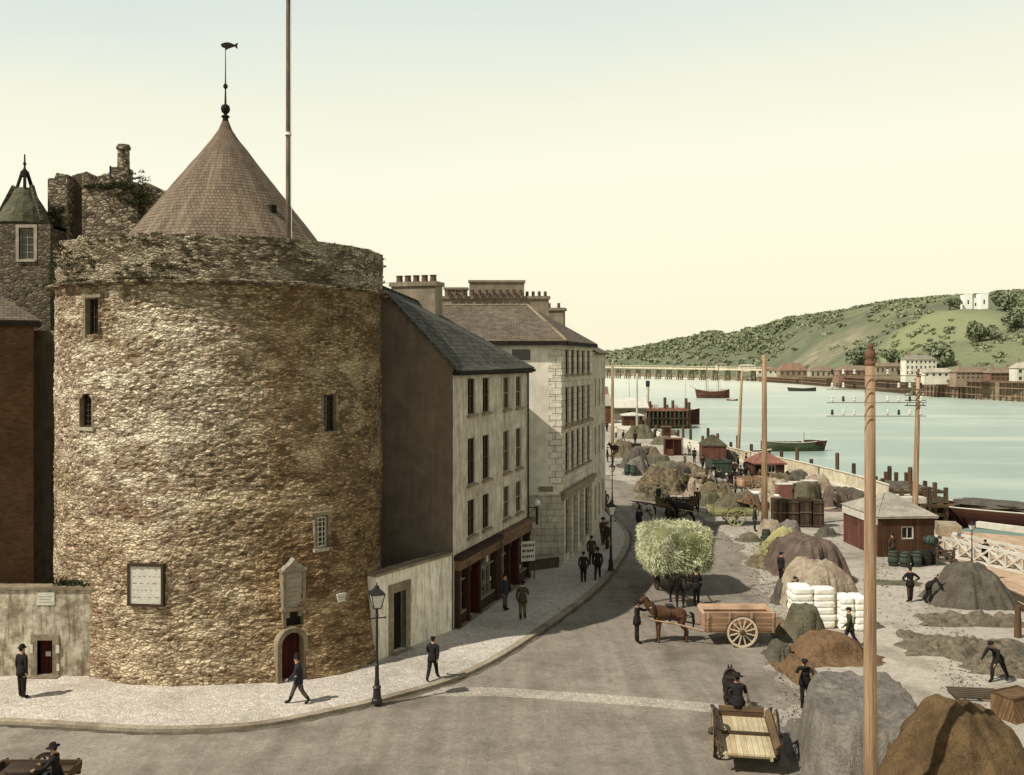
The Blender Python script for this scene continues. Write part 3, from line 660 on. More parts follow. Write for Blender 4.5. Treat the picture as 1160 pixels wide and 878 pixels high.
# wharves on the far bank in front of the wall
for (a_, b_, lb) in ((862, 905, 'far timber wharf beside the bridge end'), (908, 940, 'brown timber wharf below the pale shed'), (950, 1030, 'long timber wharf below the white riverside house'), (1040, 1118, 'timber wharf across the river below the low white shed'), (1126, 1210, 'timber wharf at the right edge of the far quay')):
    mid = (a_+b_)/2; d = interp(D0, mid)-6; d1 = interp(D0, a_)-5; d2 = interp(D0, b_)-5; A = Vector(((a_-CX)/F*d1, d1, 0)); B = Vector(((b_-CX)/F*d2, d2, 0)); L = (B-A).length; u = (B-A).normalized()
    o = E('timber_wharf', lb, 'wharf', (A.x, A.y, 0), atan2(u.y, u.x), 'timber wharves along the far bank')
    zz = interp(BZ, mid)+.4; dk = MB(); dk.box(0, L, -2, 4, zz-.6, zz); O('deck', dk, M['f_wharf'], o)
    n_ = int(L/3); pm = MB(); pm.box(-.25, .25, -.25, .25, -4, zz-.6); pme = pm.mesh('pile', M['f_pile'])
    for i in range(min(n_, 60)): O('pile', pme, None, o, (L*(i+.5)/n_, -1.6, 0))
    for zb in (-1.2, zz*.4): br = MB(); br.box(0, L, -1.95, -1.86, zb, zb+.35); O('waling', br, M['f_rustroof'], o)
# bridge
A = Vector((-30, 1110, 9.3)); B = P(868, 418, 755)
o = E('timber_bridge', 'long pale timber trestle bridge across the river', 'bridge', (A.x, A.y, 0), atan2(B.y-A.y, B.x-A.x)); L = (Vector((B.x, B.y))-Vector((A.x, A.y))).length; za, zb = 9.3, 6.6
dk = MB(); v = [(0,-4,za-1.3), (L,-4,zb-1.3), (L,4,zb-1.3), (0,4,za-1.3), (0,-4,za), (L,-4,zb), (L,4,zb), (0,4,za)]
dk.add(v, [(3,2,1,0), (4,5,6,7), (0,1,5,4), (1,2,6,5), (2,3,7,6), (3,0,4,7)]); O('deck', dk, M['f_bridgepale'], o)
rl = MB()
for y in (-3.9, 3.9): rl.beam((0,y,za+1.3), (L,y,zb+1.3), .25); [rl.beam((L*k/120, y, za+(zb-za)*k/120), (L*k/120, y, za+(zb-za)*k/120+1.3), .2) for k in range(121)]
O('railing', rl, M['f_bridgepale'], o)
pm = MB()
for y in (-3, -1, 1, 3): pm.beam((0, y*1.15, -5), (0, y, 6), .7)
pm.beam((-1.7,0,-5), (-.4,0,6), .6); pm.beam((1.7,0,-5), (.4,0,6), .6); pm.box(-1.4, 1.4, -4, 4, -1.2, -.5); pm.beam((0,-4,-1), (0,4,5.5), .4)
pme = pm.mesh('trestle', M['f_trestle'])
for k in range(1, 30): 
    q = O('trestle', pme, None, o, (L*k/30, 0, 0)); q.scale = (1.3, 1, 1) if k < 15 else (1.2, 1, .88)
print('p2 done')
# ---------------------------------------------------------------- the round tower
TC = Vector((-12.82, 43.45)); TR = 6.92
def tr(th, z):
    d = math.degrees(th); k = max(0, 1-z/13.0)**1.4
    ex = 1.75*math.exp(-((d+38)/26)**2)+.3*math.exp(-((d+90)/30)**2)
    r = TR+ex*k
    den = cos(th)+.1364*sin(th)
    if den > .25: r = min(r, max(TR, 6.93/den))
    return r
def TW(px, py):
    """angle and height where the sight line through px, py meets the tower"""
    r = TR
    dx = (px-CX)/F
    for _ in range(12):
        a = dx*dx+1; b = -2*(dx*TC.x+TC.y); c = TC.x**2+TC.y**2-r*r
        Y = (-b-sqrt(max(b*b-4*a*c, 0)))/(2*a); th = atan2(Y-TC.y, dx*Y-TC.x); z = H-(py-HY)/F*Y; r = tr(th, max(z, 0))
    return th, z
def tw_rect(px0, px1, py0, py1):
    a0, z1 = TW(px0, py0); a1, _ = TW(px1, py0); _, z0 = TW((px0+px1)/2, py1)
    return [a0, a1, z0, z1]
tower = E('stone_tower', 'huge round rubble stone tower with conical tiled roof', 'tower', (TC.x, TC.y, 0))
OPN = {'w1': tw_rect(98,112,339,379), 'w2': tw_rect(91,104.5,446,484), 'w3': tw_rect(365,379,448,489), 'w4': tw_rect(356,370,586,621), 'd': tw_rect(316,343,716,774), 'n': tw_rect(323,343,694,708)}
OPN['d'][2] = .1
th0, th1 = -pi, pi
ths = [th0+(th1-th0)*k/560 for k in range(561)]; zs = [15.2*k/190 for k in range(191)]
def snap(lst, v):
    i = min(range(len(lst)), key=lambda q: abs(lst[q]-v)); lst[i] = v
for o in OPN.values(): snap(ths, o[0]); snap(ths, o[1]); snap(zs, o[2]); snap(zs, o[3])
nth, nz_ = len(ths)-1, len(zs)-1
def inop(t_, z_):
    for k, o in OPN.items():
        if o[0] < t_ < o[1] and o[2] < z_ < o[3]:
            if k in ('d', 'w2'):   # round arch
                w_ = (o[1]-o[0])/2; tm = (o[0]+o[1])/2; hw_ = w_*TR; zt = o[3]-hw_
                if z_ > zt and ((t_-tm)/w_)**2+((z_-zt)/hw_)**2 > 1.0: return False
            return True
    return False
m = MB()
vs = []
for j, z in enumerate(zs):
    for i, t_ in enumerate(ths):
        u = (t_+pi)*TR
        r = tr(t_, z)
        p = Vector((cos(t_)*TR, sin(t_)*TR, z))
        r += noise.fractal(p*.35, 1, 2, 3)*.10
        if -3.4 < t_ < .5:
            c = noise.cell(Vector((round(u*4.2+noise.noise(p*1.3)*.8), round(z*10.2), 2.0)))
            r += (c-.5)*.035+noise.noise(p*6)*.025
        near = any(o[0]-.012 < t_ < o[1]+.012 and o[2]-.1 < z < o[3]+.1 for o in OPN.values())
        if near: r = tr(t_, z)+.02
        vs.append((cos(t_)*r, sin(t_)*r, z))
fs = []; uvs = []
for j in range(nz_):
    for i in range(nth):
        if inop((ths[i]+ths[i+1])/2, (zs[j]+zs[j+1])/2): continue
        a = j*(nth+1)+i; fs.append((a, a+1, a+nth+2, a+nth+1))
        uvs.append([((ths[i]+pi)*TR, zs[j]), ((ths[i+1]+pi)*TR, zs[j]), ((ths[i+1]+pi)*TR, zs[j+1]), ((ths[i]+pi)*TR, zs[j+1])])
m.v = vs; m.f = fs; m.uv = uvs; m.mi = [0]*len(fs)
O('wall', m, M['tower'], tower)
# parapet ring
m = MB(); nn = 420
def par(s, th, z): 
    p = Vector((cos(th)*5, sin(th)*5, z)); return s+noise.fractal(p*.8, 1, 2, 4)*.07+noise.noise(p*5)*.03
def topz(th): 
    left = max(0, min(1, (-math.degrees(th)-40)/60)); return 17.0+noise.noise(Vector((th*9, 1, 0)))*(.08+.14*left)+noise.noise(Vector((th*40, 5, 0)))*(.02+.07*left)
prof = [(0, 0), (0, .2), (0, .4), (0, .6), (0, .8), (0, 1), (-.3, 1.02), (-.62, 1), (-.62, .5), (-.62, .15)]
base = 15.32
def pf(u, v):
    th = -pi+2*pi*u; k = min(int(v*(len(prof)-1)+.001), len(prof)-1); dr, f = prof[k]; tz = topz(th); z = base+(tz-base)*f
    r = par(TR+.06, th, z)+dr; return (cos(th)*r, sin(th)*r, z)
m.grid(pf, nn, len(prof)-1, uvfn=lambda u, v: (2*pi*TR*u, 15.3+v*4))
m.lathe([(TR-.5, 15.3), (0.05, 15.5)], 60)
O('parapet', m, M['parapet'], tower)
m = MB()
def sf(u, v):
    th = -pi+2*pi*u; k = int(v*3+.01); dr, z = [(.0, 15.12), (.36, 15.2), (.38, 15.29), (.02, 15.36)][k]
    g = noise.noise(Vector((th*12, 3, 0))); r = TR+dr*(1 if g > -.25 else .35)+noise.noise(Vector((th*60, 1, 0)))*.03; return (cos(th)*r, sin(th)*r, z+noise.noise(Vector((th*5, 8, 0)))*.06)
m.grid(sf, 400, 3, uvfn=lambda u, v: (2*pi*TR*u, v*.4)); O('string_course', m, M['parapet'], tower)
# cone roof
m = MB(); prof = [(5.25, 16.2), (4.2, 17.5), (3.15, 18.85), (2.1, 20.2), (1.15, 21.4), (.6, 22.12), (.3, 22.55), (.16, 22.95)]
def cf(u, v):
    k = v*(len(prof)-1); i = min(int(k), len(prof)-2); f = k-i; r = prof[i][0]*(1-f)+prof[i+1][0]*f; z = prof[i][1]*(1-f)+prof[i+1][1]*f
    th = 2*pi*u; r += noise.noise(Vector((cos(th)*r*1.5, sin(th)*r*1.5, z*1.5)))*.03; return (cos(th)*r, sin(th)*r, z)
m.grid(cf, 110, 70, uvfn=lambda u, v: (u*24*(1 if v < .5 else 1), v*8.2)); cone = O('cone_roof', m, M['cone'], tower)
m = MB(); th = radians(-38); cx_, cy_ = cos(th)*3.3, sin(th)*3.3
m.box(-.14, .14, -.12, .3, 0, .34); O('roof_hatch', m, M['doordark'], cone, (cx_, cy_, 18.55), th+pi/2)
m = MB(); m.lathe([(.17, 22.8), (.12, 23.1), (.2, 23.18), (.09, 23.25), (.08, 23.3), (.17, 23.38), (.21, 23.52), (.17, 23.66), (.05, 23.74), (.03, 24.4), (.1, 24.48), (.1, 24.58), (.03, 24.66), (.022, 25.3), (.016, 26.2)], 12); fin = O('finial', m, M['lead'], cone)
m = MB(); fish = [(-.36,.02), (-.3,.09), (-.18,.13), (-.02,.15), (.12,.11), (.26,.05), (.34,.12), (.4,.13), (.36,.0), (.4,-.12), (.33,-.1), (.25,-.03), (.1,-.09), (-.06,-.15), (-.14,-.22), (-.17,-.12), (-.3,-.07)]
v = [(x, -.02, z) for x, z in fish]+[(x, .02, z) for x, z in fish]; n = len(fish)
m.add(v, [tuple(range(n)), tuple(range(2*n-1, n-1, -1))]+[(i, n+i, n+(i+1) % n, (i+1) % n) for i in range(n)])
O('fish_weather_vane', m, M['lead'], fin, (.15, 0, 26.35), radians(5))
# openings
def tframe(key): 
    o = OPN[key]; th = (o[0]+o[1])/2; r = min(tr(th, (o[2]+o[3])/2), tr(o[0], o[2]), tr(o[1], o[2])); return th, r, (o[1]-o[0])*TR, o[2], o[3]-o[2]
for key in OPN:
    th, r, wd, z0, h = tframe(key); wd = (OPN[key][1]-OPN[key][0])*tr(th, z0)
    loc = (cos(th)*r, sin(th)*r, z0); rz = th+pi/2; nm = {'d': 'door', 'n': 'niche'}.get(key, 'window')
    b = MB()   # reveal lining
    dp = .75
    b.face([(-wd/2-.05,-.0,0), (-wd/2-.05,dp,0), (-wd/2-.05,dp,h), (-wd/2-.05,0,h)]); b.face([(wd/2+.05,0,0), (wd/2+.05,0,h), (wd/2+.05,dp,h), (wd/2+.05,dp,0)])
    b.face([(-wd/2-.05,0,-.01), (wd/2+.05,0,-.01), (wd/2+.05,dp,-.01), (-wd/2-.05,dp,-.01)]); b.face([(-wd/2-.05,0,h+.02), (-wd/2-.05,dp,h+.02), (wd/2+.05,dp,h+.02), (wd/2+.05,0,h+.02)])
    b.face([(-wd/2-.05,dp,0), (wd/2+.05,dp,0), (wd/2+.05,dp,h), (-wd/2-.05,dp,h)])
    if key == 'd':
        f = MB()   # dressed stone arch surround
        hw = wd/2; zt = h-hw
        pts_o = [(-hw-.17, 0)]+[(-(hw+.17)*cos(a), zt+(hw+.17)*sin(a)) for a in [pi*k/12 for k in range(13)]]+[(hw+.17, 0)]
        pts_i = [(-hw, 0)]+[(-hw*cos(a), zt+hw*sin(a)) for a in [pi*k/12 for k in range(13)]]+[(hw, 0)]
        for k in range(len(pts_o)-1):
            j_ = .012*(k % 2); a, b2, c, d = pts_o[k], pts_o[k+1], pts_i[k+1], pts_i[k]; y0 = -.16-j_
            f.add([(a[0],y0,a[1]), (b2[0],y0,b2[1]), (c[0],y0,c[1]), (d[0],y0,d[1]), (a[0],.5,a[1]), (b2[0],.5,b2[1]), (c[0],.5,c[1]), (d[0],.5,d[1])], [(0,1,2,3), (0,4,5,1), (2,6,7,3), (1,5,6,2), (3,7,4,0)])
        dd = O('door', (lambda q: (q.box(-hw-.03, hw+.03, .3, .37, .02, h), q)[1])(MB()), M['dooroxblood'], tower, loc, rz)
        O('surround', f, M['trim'], dd, recalc=True)
        s_ = MB(); s_.box(-hw-.3, hw+.3, -.5, .3, -.35, -.001); O('doorstep', s_, M['trim'], dd)
        h_ = MB(); h_.ball((hw*.6, .27, 1.05), .04); O('handle', h_, M['iron'], dd)
    elif key == 'n':
        b = MB(); b.box(-wd/2-.04, wd/2+.04, .12, .2, -.04, h+.04); O('niche', b, M['shopdark'], tower, loc, rz)
        s_ = MB(); s_.box(-wd/2-.15, wd/2+.15, -.1, .3, h+.03, h+.16); s_.box(-wd/2-.12, -wd/2, -.07, .3, -.05, h+.029); s_.box(wd/2, wd/2+.12, -.07, .3, -.05, h+.029); O('niche_frame', s_, M['trim'], tower, loc, rz)
    else:
        wmat = {'w4': 'sashwhite'}.get(key, 'sashdark')
        dpth = .12 if key == 'w4' else .2
        wi = window(tower, 0, 0, wd+.04, h, rz=rz, mat=wmat, style='bars', sill=(key != 'w1'), sillmat='plaque', cols=3, rows=6 if key != 'w1' else 2, off=(cos(th)*(r-dpth), sin(th)*(r-dpth), z0))
        O('reveal', b, M['parapet'], wi, (0, -dpth, 0))
        f = MB()
        if key in ('w1', 'w4'):
            f.box(-wd/2-.09, -wd/2+.0, -dpth-.06, -dpth+.2, -.1, h+.05); 
            if key == 'w4': f.box(wd/2, wd/2+.1, -dpth-.06, -dpth+.2, -.1, h+.05)
            f.box(-wd/2-.2, wd/2+.16, -dpth-.07, -dpth+.2, h+.051, h+.2)
        else:
            f.box(wd/2, wd/2+.07, -dpth-.02, -dpth+.2, -.05, h); f.box(-wd/2-.06, -wd/2, -dpth-.02, -dpth+.2, -.05, h)
        O('stone_frame', f, M['trim'], wi)
# sealed patch on the right, grass tufts on the parapet and the string course
def tufts(mb, pts, ln, n):
    for p in pts:
        for _ in range(n):
            a = Vector((random.gauss(0, .5), random.gauss(0, .5), random.uniform(.2, 1))).normalized()*ln*random.uniform(.4, 1.2); s = a.cross(Vector((random.random()-.5, random.random()-.5, .1))).normalized()*ln*.16
            q = Vector(p)+Vector((random.gauss(0, ln*.5), random.gauss(0, ln*.5), 0)); mb.face([q-s, q+s, q+a*.6+s*.7, q+a])
m = MB(); pts = []
for _ in range(2600):
    d = random.uniform(-195, 20); 
    if d > -80 and random.random() < .93: continue
    th = radians(d); k = random.random()
    if k < .45: r = TR-random.uniform(0, .6); z = topz(th)-.03
    elif k < .8: r = TR+.1; z = random.uniform(15.4, 16.9)
    else: r = TR+.3; z = 15.3
    if noise.noise(Vector((d*.06, z*1.2, k*0))) < -.12: continue
    pts.append((cos(th)*r, sin(th)*r, z))
tufts(m, pts, .12, 15); O('grass_tufts', m, M['moss'], tower)
# signs on the tower
def on_tower(px0, px1, py0, py1, proud=.06):
    a0, z1 = TW(px0, py0); a1, _ = TW(px1, py0); _, z0 = TW((px0+px1)/2, py1); th = (a0+a1)/2; r = tr(th, (z0+z1)/2)
    c = TC+Vector((cos(th), sin(th)))*(r+proud)
    A = TC+Vector((cos(a0), sin(a0)))*tr(a0, z1); B_ = TC+Vector((cos(a1), sin(a1)))*tr(a1, z1); wd = (A-B_).length
    return (c.x, c.y, z0), th+pi/2, wd, z1-z0
loc, rz, wd, h = on_tower(148, 188, 637, 686, .12)
o = E('notice_board', 'large white notice board in a dark frame hung low on the tower', 'notice board', loc, rz)
m = MB(); m.box(-wd/2+.06, wd/2-.06, -.02, .2, .06, h-.06)
b = O('panel', m, M['white'], o)
m = MB(); t_ = .09
m.box(-wd/2, -wd/2+t_, -.07, .25, 0, h); m.box(wd/2-t_, wd/2, -.07, .25, 0, h); m.box(-wd/2+t_, wd/2-t_, -.07, .25, 0, t_); m.box(-wd/2+t_, wd/2-t_, -.07, .25, h-t_, h); O('frame', m, M['sashdark'], o)
m = MB(); rnd = random.Random(5)
for k in range(5):
    zz = h-.22-k*.26; x = -wd/2+.2
    while x < wd/2-.25: l_ = rnd.uniform(.04, .16); m.box(x, x+l_, -.026, -.021, zz, zz+rnd.uniform(.015, .03)); x += l_+rnd.uniform(.05, .2)
O('faded_lettering', m, M['chimney'], b)
loc, rz, wd, h = on_tower(318, 344, 648, 690, .0)
o = E('memorial_plaque', 'grey stone memorial plaque with scrolled pediment above the tower door', 'plaque', loc, rz)
m = MB(); m.box(-wd/2+.1, wd/2-.1, -.1, .3, .08, h); O('tablet', m, M['plaque'], o)
m = MB(); m.box(-wd/2-.02, -wd/2+.1, -.17, .3, .08, h); m.box(wd/2-.1, wd/2+.02, -.17, .3, .08, h); m.box(-wd/2-.08, wd/2+.08, -.2, .3, -.04, .079); m.box(-wd/2-.06, wd/2+.06, -.2, .3, h+.001, h+.1); O('frame', m, M['trim'], o)
m = MB(); pr = [(-wd/2, 0), (-wd/2+.1, .12), (-wd/4, .17), (-.1, .28), (0, .42), (.1, .28), (wd/4, .17), (wd/2-.1, .12), (wd/2, 0)]; n = len(pr)
m.add([(x, -.16, h+.1+z) for x, z in pr]+[(x, .2, h+.1+z) for x, z in pr], [tuple(range(n)), tuple(range(2*n-1, n-1, -1))]+[(i, n+i, n+(i+1) % n, (i+1) % n) for i in range(n)]); O('pediment', m, M['plaque'], o)
m = MB(); [m.box(-.1+x, .1+x, -.12, .3, -.3, -.041) for x in (-wd/2+.15, wd/2-.15)]; O('corbel', m, M['trim'], o)
m = MB()
for k in range(7): m.box(-wd/2+.2, wd/2-.2-.1*(k % 2), -.104, -.101, h-.25-k*.17, h-.23-k*.17)
O('faded_lettering', m, M['trim'], o)
loc, rz, wd, h = on_tower(380, 391, 673, 682, .03)
o = E('small_sign', 'small pale shield shaped sign on the shaded side of the tower', 'sign', loc, rz)
m = MB(); m.add([(-wd/2,-.03,h), (wd/2,-.03,h), (wd*.36,-.03,0), (-wd*.36,-.03,0), (-wd/2,.2,h), (wd/2,.2,h), (wd*.36,.2,0), (-wd*.36,.2,0)], [(0,3,2,1), (0,1,5,4), (1,2,6,5), (2,3,7,6), (3,0,4,7)]); O('panel', m, M['white'], o)
m = MB(); m.box(-wd*.3, wd*.3, -.036, -.031, h*.55, h*.62); m.box(-wd*.2, wd*.2, -.036, -.031, h*.3, h*.36); O('lettering', m, M['trim'], o)
# flagpole
p = P(326.5, 272, 39.9)
o = E('flagpole', 'tall wooden flagpole standing on the tower parapet', 'flagpole', (p.x, p.y, 15.5))
m = MB(); m.tube([(0,0,0), (0,0,4), (0,0,14), (.02,0,18.5)], [.11, .10, .085, .06], 10); O('pole', m, M['flagpole'], o, smooth=True)
m = MB(); m.box(-.18, .18, -.18, .18, 0, 1.2); O('tabernacle', m, M['timber'], o)
m = MB(); m.lathe([(.14, 6.0), (.15, 6.02), (.15, 6.1), (.14, 6.12)], 10); m.tube([(.16, -.1, 1.4), (.13, -.02, 18)], .012, 5); O('halyard', m, M['sack'], o)
# downpipe left of the tower
a_, _ = TW(63.5, 340); 
o = E('downpipe', 'dark rusty rainwater pipe down the left side of the tower', 'pipe', (-19.75, 42.4, 0))
m = MB(); m.tube([(0,0,9.5), (0,0,15.0), (.1,-.1,15.25)], .06, 8); O('pipe', m, M['lead'], o)
m = MB(); m.box(-.16, .16, -.16, .16, 14.9, 15.25); [m.box(-.09, .25, -.09, .09, z, z+.06) for z in (10.2, 12, 13.6)]; O('brackets', m, M['lead'], o)
# ---------------------------------------------------------------- yard wall beside the tower
A = Vector((-5.5, 39.25)); B = Vector((-2.71, 43.78)); L = (B-A).length; u = (B-A)/L; rz = atan2(u.y, u.x)
def wx(px, A=A, u=u):   # distance along a wall at photo column px
    r = (px-CX)/F; return (r*A.y-A.x)/(u.x-r*u.y)
o = E('yard_wall', 'low limewashed yard wall with dark door between tower and shop', 'wall', (A.x, A.y, 0), rz)
d0, d1 = wx(445.5), wx(459.5)
m = MB(); m.wall(0, L, 0, 3.5, [(d0, d1, .16, 2.62)], 0, .3); m.box(0, .01, .002, .45, 0, 3.49); m.box(.01, L, .44, .45, 0, 3.49); O('wall', m, M['yardwall'], o)
m = MB()
for k in range(9): m.box(L*k/9+.005, L*(k+1)/9-.005, -.07, .5, 3.5+random.uniform(0,.01), 3.6+random.uniform(0, .03))
O('coping', m, M['trim'], o)
m = MB(); m.box(d0-.001, d1+.001, .26, .32, .16, 2.62); d = O('door', m, M['doordark'], o)
m = MB(); s_ = .3; m.box(d0-s_, d0, -.035, .3, .12, 2.6); m.box(d1, d1+s_, -.035, .3, .12, 2.6); m.box(d0-s_-.02, d1+s_+.02, -.04, .3, 2.621, 3.0); m.box(d0-.2, d1+.2, -.3, .3, .0, .155); O('surround', m, M['trim'], d)
m = MB(); m.ball((d1-.12, .22, 1.2), .035); O('handle', m, M['iron'], d)
# ---------------------------------------------------------------- first house with the shops
B0 = Vector((-2.67, 43.9)); u1 = Vector((.307, .952)).normalized(); rz1 = atan2(u1.y, u1.x); inw = Vector((-u1.y, u1.x))
def loc1(p): q = Vector(p[:2])-B0; return (q.dot(u1), q.dot(inw))
o1 = E('shop_house', 'four storey cream house with grey slate roof and red shopfronts', 'house', (B0.x, B0.y, 0), rz1)
L1 = 11.6; EV = 11.95; RZ = 15.5
Rn = loc1((-5.97, 45.0)); Rf = loc1((-5.4, 56.8)); Nr = (Rn[0]*2, Rn[1]*2); Fr = (L1+(Rf[0]-L1)*2, Rf[1]*2)
WS = [2.41, 4.5, 7.75, 9.9]; rows = [(9.72, 11.42), (6.4, 8.58), (3.95, 5.65)]
ops = [(s-.5, s+.5, a, b) for a, b in rows for s in WS]
m = MB(); m.wall(0, L1, 3.42, EV, ops, 0, .16); m.wall(0, .18, 0, 3.42); m.wall(L1-.2, L1, 0, 3.42)
O('facade_wall', m, M['facade1'], o1)
m = MB()
for pts in (((0,0), Rn, Nr), ((L1,0), Rf, Fr)):
    q = [Vector(p) for p in pts]; ln = [0, (q[1]-q[0]).length, (q[2]-q[0]).length]
    fl = [(q[0].x, q[0].y, 0), (q[2].x, q[2].y, 0), (q[2].x, q[2].y, EV), (q[1].x, q[1].y, RZ), (q[0].x, q[0].y, EV)]
    m.face(fl, [(0,0), (ln[2],0), (ln[2],EV), (ln[1],RZ), (0,EV)])
m.face([(Nr[0], Nr[1], 0), (Fr[0], Fr[1], 0), (Fr[0], Fr[1], EV), (Nr[0], Nr[1], EV)])
O('gable_wall', m, M['slatehung'], o1)
def slab(mb, pts, th=.12):
    pts = [Vector(p) for p in pts]; n = (pts[1]-pts[0]).cross(pts[-1]-pts[0]).normalized()*th
    if n.z < 0: n = -n; 
    top = [p+n for p in pts]; k = len(pts); flip = ((pts[1]-pts[0]).cross(pts[-1]-pts[0])).z < 0
    if flip: pts = pts[::-1]; top = top[::-1]
    U = []
    d = (pts[1]-pts[0]).normalized()
    for p in top: U.append(((p-pts[0]).dot(d), (p-pts[0]-d*(p-pts[0]).dot(d)).length))
    mb.face(top, U); mb.face(pts[::-1])
    for i in range(k): mb.face([pts[i], pts[(i+1) % k], top[(i+1) % k], top[i]])
m = MB(); ov = .3; sl = (RZ-EV)/Rn[1]
slab(m, [(-.12, -ov, EV-.25), (L1+.12, -ov, EV-.15), (Rf[0]+.12, Rf[1], RZ), (Rn[0]-.12, Rn[1], RZ)])
slab(m, [(Nr[0]-.12, Nr[1]+.2, EV-.2), (Rn[0]-.12, Rn[1]+.004, RZ), (Rf[0]+.12, Rf[1]+.004, RZ), (Fr[0]+.12, Fr[1]+.2, EV-.2)])
roof = O('roof', m, M['slate'], o1)
m = MB(); m.tube([(Rn[0]-.1, Rn[1], RZ+.14), (Rf[0]+.1, Rf[1], RZ+.14)], .1, 6); O('ridge_tiles', m, M['lead'], roof)
m = MB(); m.box(-.15, L1+.15, -.43, -.31, EV-.3, EV-.14); m.box(-.05, L1, -.3, -.002, EV-.36, EV-.2); m.tube([(L1-.25, -.1, EV-.3), (L1-.25, -.1, .2)], .05, 6); O('gutter', m, M['lead'], o1)
m = MB(); m.box(10.4, 11.5, 5.15, 7.9, 12.8, 16.55); m.box(10.3, 11.6, 5.05, 8.0, 16.551, 16.8); ch = O('chimney', m, M['chimney'], roof)
m = MB(); m.lathe([(.24, 0), (.2, .08), (.17, .34), (.21, .36), (.2, .42)], 10); pme = m.mesh('chimney_pot', M['pot'])
for k in range(5): O('chimney_pot', pme, None, o1, (10.95, 5.5+k*.53, 16.8))
for (a, b) in rows:
    for k, s in enumerate(WS):
        window(o1, s, a, 1.0, b-a, y=.1, mat='sashdark' if k < 2 else 'sash', sillmat='trim', rows=2)
# shopfronts
m = MB(); m.box(.18, 5.9, -.28, .1, 2.72, 3.2); f1 = O('fascia', m, M['shopfascia'], o1)
m = MB(); m.box(.1, 6.0, -.42, .1, 3.201, 3.38); O('cornice', m, M['shopred'], f1)
m = MB(); m.box(6.05, L1-.1, -.3, .1, 2.72, 3.22); f2 = O('fascia', m, M['shopfascia'], o1, label='darker brown fascia of the farther shop')
m = MB(); m.box(5.95, L1, -.46, .1, 3.221, 3.44); O('cornice', m, M['shopfascia'], f2)
for x, w_ in ((.18, .28), (1.5, .2), (3.0, .2), (5.6, .3), (6.05, .28), (7.6, .2), (9.2, .2), (11.1, .3)):
    m = MB(); m.box(x, x+w_, -.2, .1, 0, 2.72); m.box(x-.03, x+w_+.03, -.25, -.201, 0, .35); m.box(x-.03, x+w_+.03, -.25, -.201, 2.45, 2.7); O('pilaster', m, M['shopred'], o1)
def shopwin(x0, x1, bars):
    m = MB(); m.box(x0, x1, -.1, .05, 0, .62); r_ = O('stall_riser', m, M['shopred'], o1)
    m = MB(); m.box(x0, x1, .12, .14, .62, 2.72); w_ = O('window', m, M['glass'], o1)
    m = MB(); [m.box(x0+(x1-x0)*k/bars-.03, x0+(x1-x0)*k/bars+.03, -.02, .11, .62, 2.72) for k in range(1, bars)]; m.box(x0, x1, -.02, .11, 2.1, 2.16); m.box(x0, x1, -.1, .11, .621, .7); O('glazing_bars', m, M['sash'], w_)
    rr = random.Random(int(x0*10)); x = x0+.15
    while x < x1-.25:
        w2 = rr.uniform(.16, .34); z = .75
        while z < 2.3:
            h2 = rr.uniform(.16, .36)
            if rr.random() < .6: m = MB(); m.box(x, x+w2, .05, .11, z, z+h2); O('displayed_goods', m, M['goods' if rr.random() < .7 else 'white'], w_)
            z += h2+.14
        x += w2+.12
shopwin(.46, 1.5, 2); shopwin(3.2, 5.6, 4); shopwin(6.33, 7.6, 3); shopwin(9.4, 11.1, 3)
for x0, x1 in ((1.7, 3.0), (7.8, 9.2)):
    m = MB(); m.box(x0, x1, .3, .36, .12, 2.72); m.box(x0, x0+.02, -.1, .3, .12, 2.72); m.box(x1-.02, x1, -.1, .3, .12, 2.72); d = O('door', m, M['dooroxblood'], o1)
    m = MB(); m.ball((x0+.2, .26, 1.15), .04); O('handle', m, M['iron'], d)
m = MB(); m.box(0, L1, -.35, 0, .0, .135); O('step', m, M['trim'], o1)
o = E('placard', 'white shop placard with two rows of dark lettering by the far shop', 'placard', (B0+u1*10.6-inw*(.32)).to_3d(), rz1+radians(-50))
m = MB(); m.box(-.42, .42, -.02, .02, 1.15, 2.25); pn = O('board', m, M['white'], o)
m = MB(); rr = random.Random(8)
for z in (1.95, 1.65, 1.33):
    x = -.34
    while x < .3: l_ = rr.uniform(.05, .14); m.box(x, x+l_, -.026, -.021, z, z+.14); x += l_+.04
O('lettering', m, M['sashdark'], pn)
m = MB(); m.beam((-.38,.0,.12), (-.38,.0,1.149), .05); m.beam((.38,.0,.12), (.38,.0,1.149), .05); O('leg', m, M['sashdark'], o)
# wall lamp with white globe at the end of the first house
q = B0+u1*11.75
o = E('wall_lamp', 'white globe lamp on an iron bracket at the end of the shop house', 'lamp', (q.x, q.y, 4.0), rz1-pi/2)
m = MB(); m.beam((-.1,0,-.05), (.55,0,-.05), .05); m.beam((-.1,0,-.5), (.45,0,-.06), .04); O('bracket', m, M['iron'], o)
m = MB(); m.ball((.5,0,.22), .2, 12, 8); O('globe', m, M['lampglass'], o, smooth=True)
m = MB(); m.lathe([(.1, -.03), (.08, .03), (.12, .05)], 8, (.5,0,0)); m.box(.44,.56,-.06,.06,-1.0,-.06); O('fitter', m, M['iron'], o)
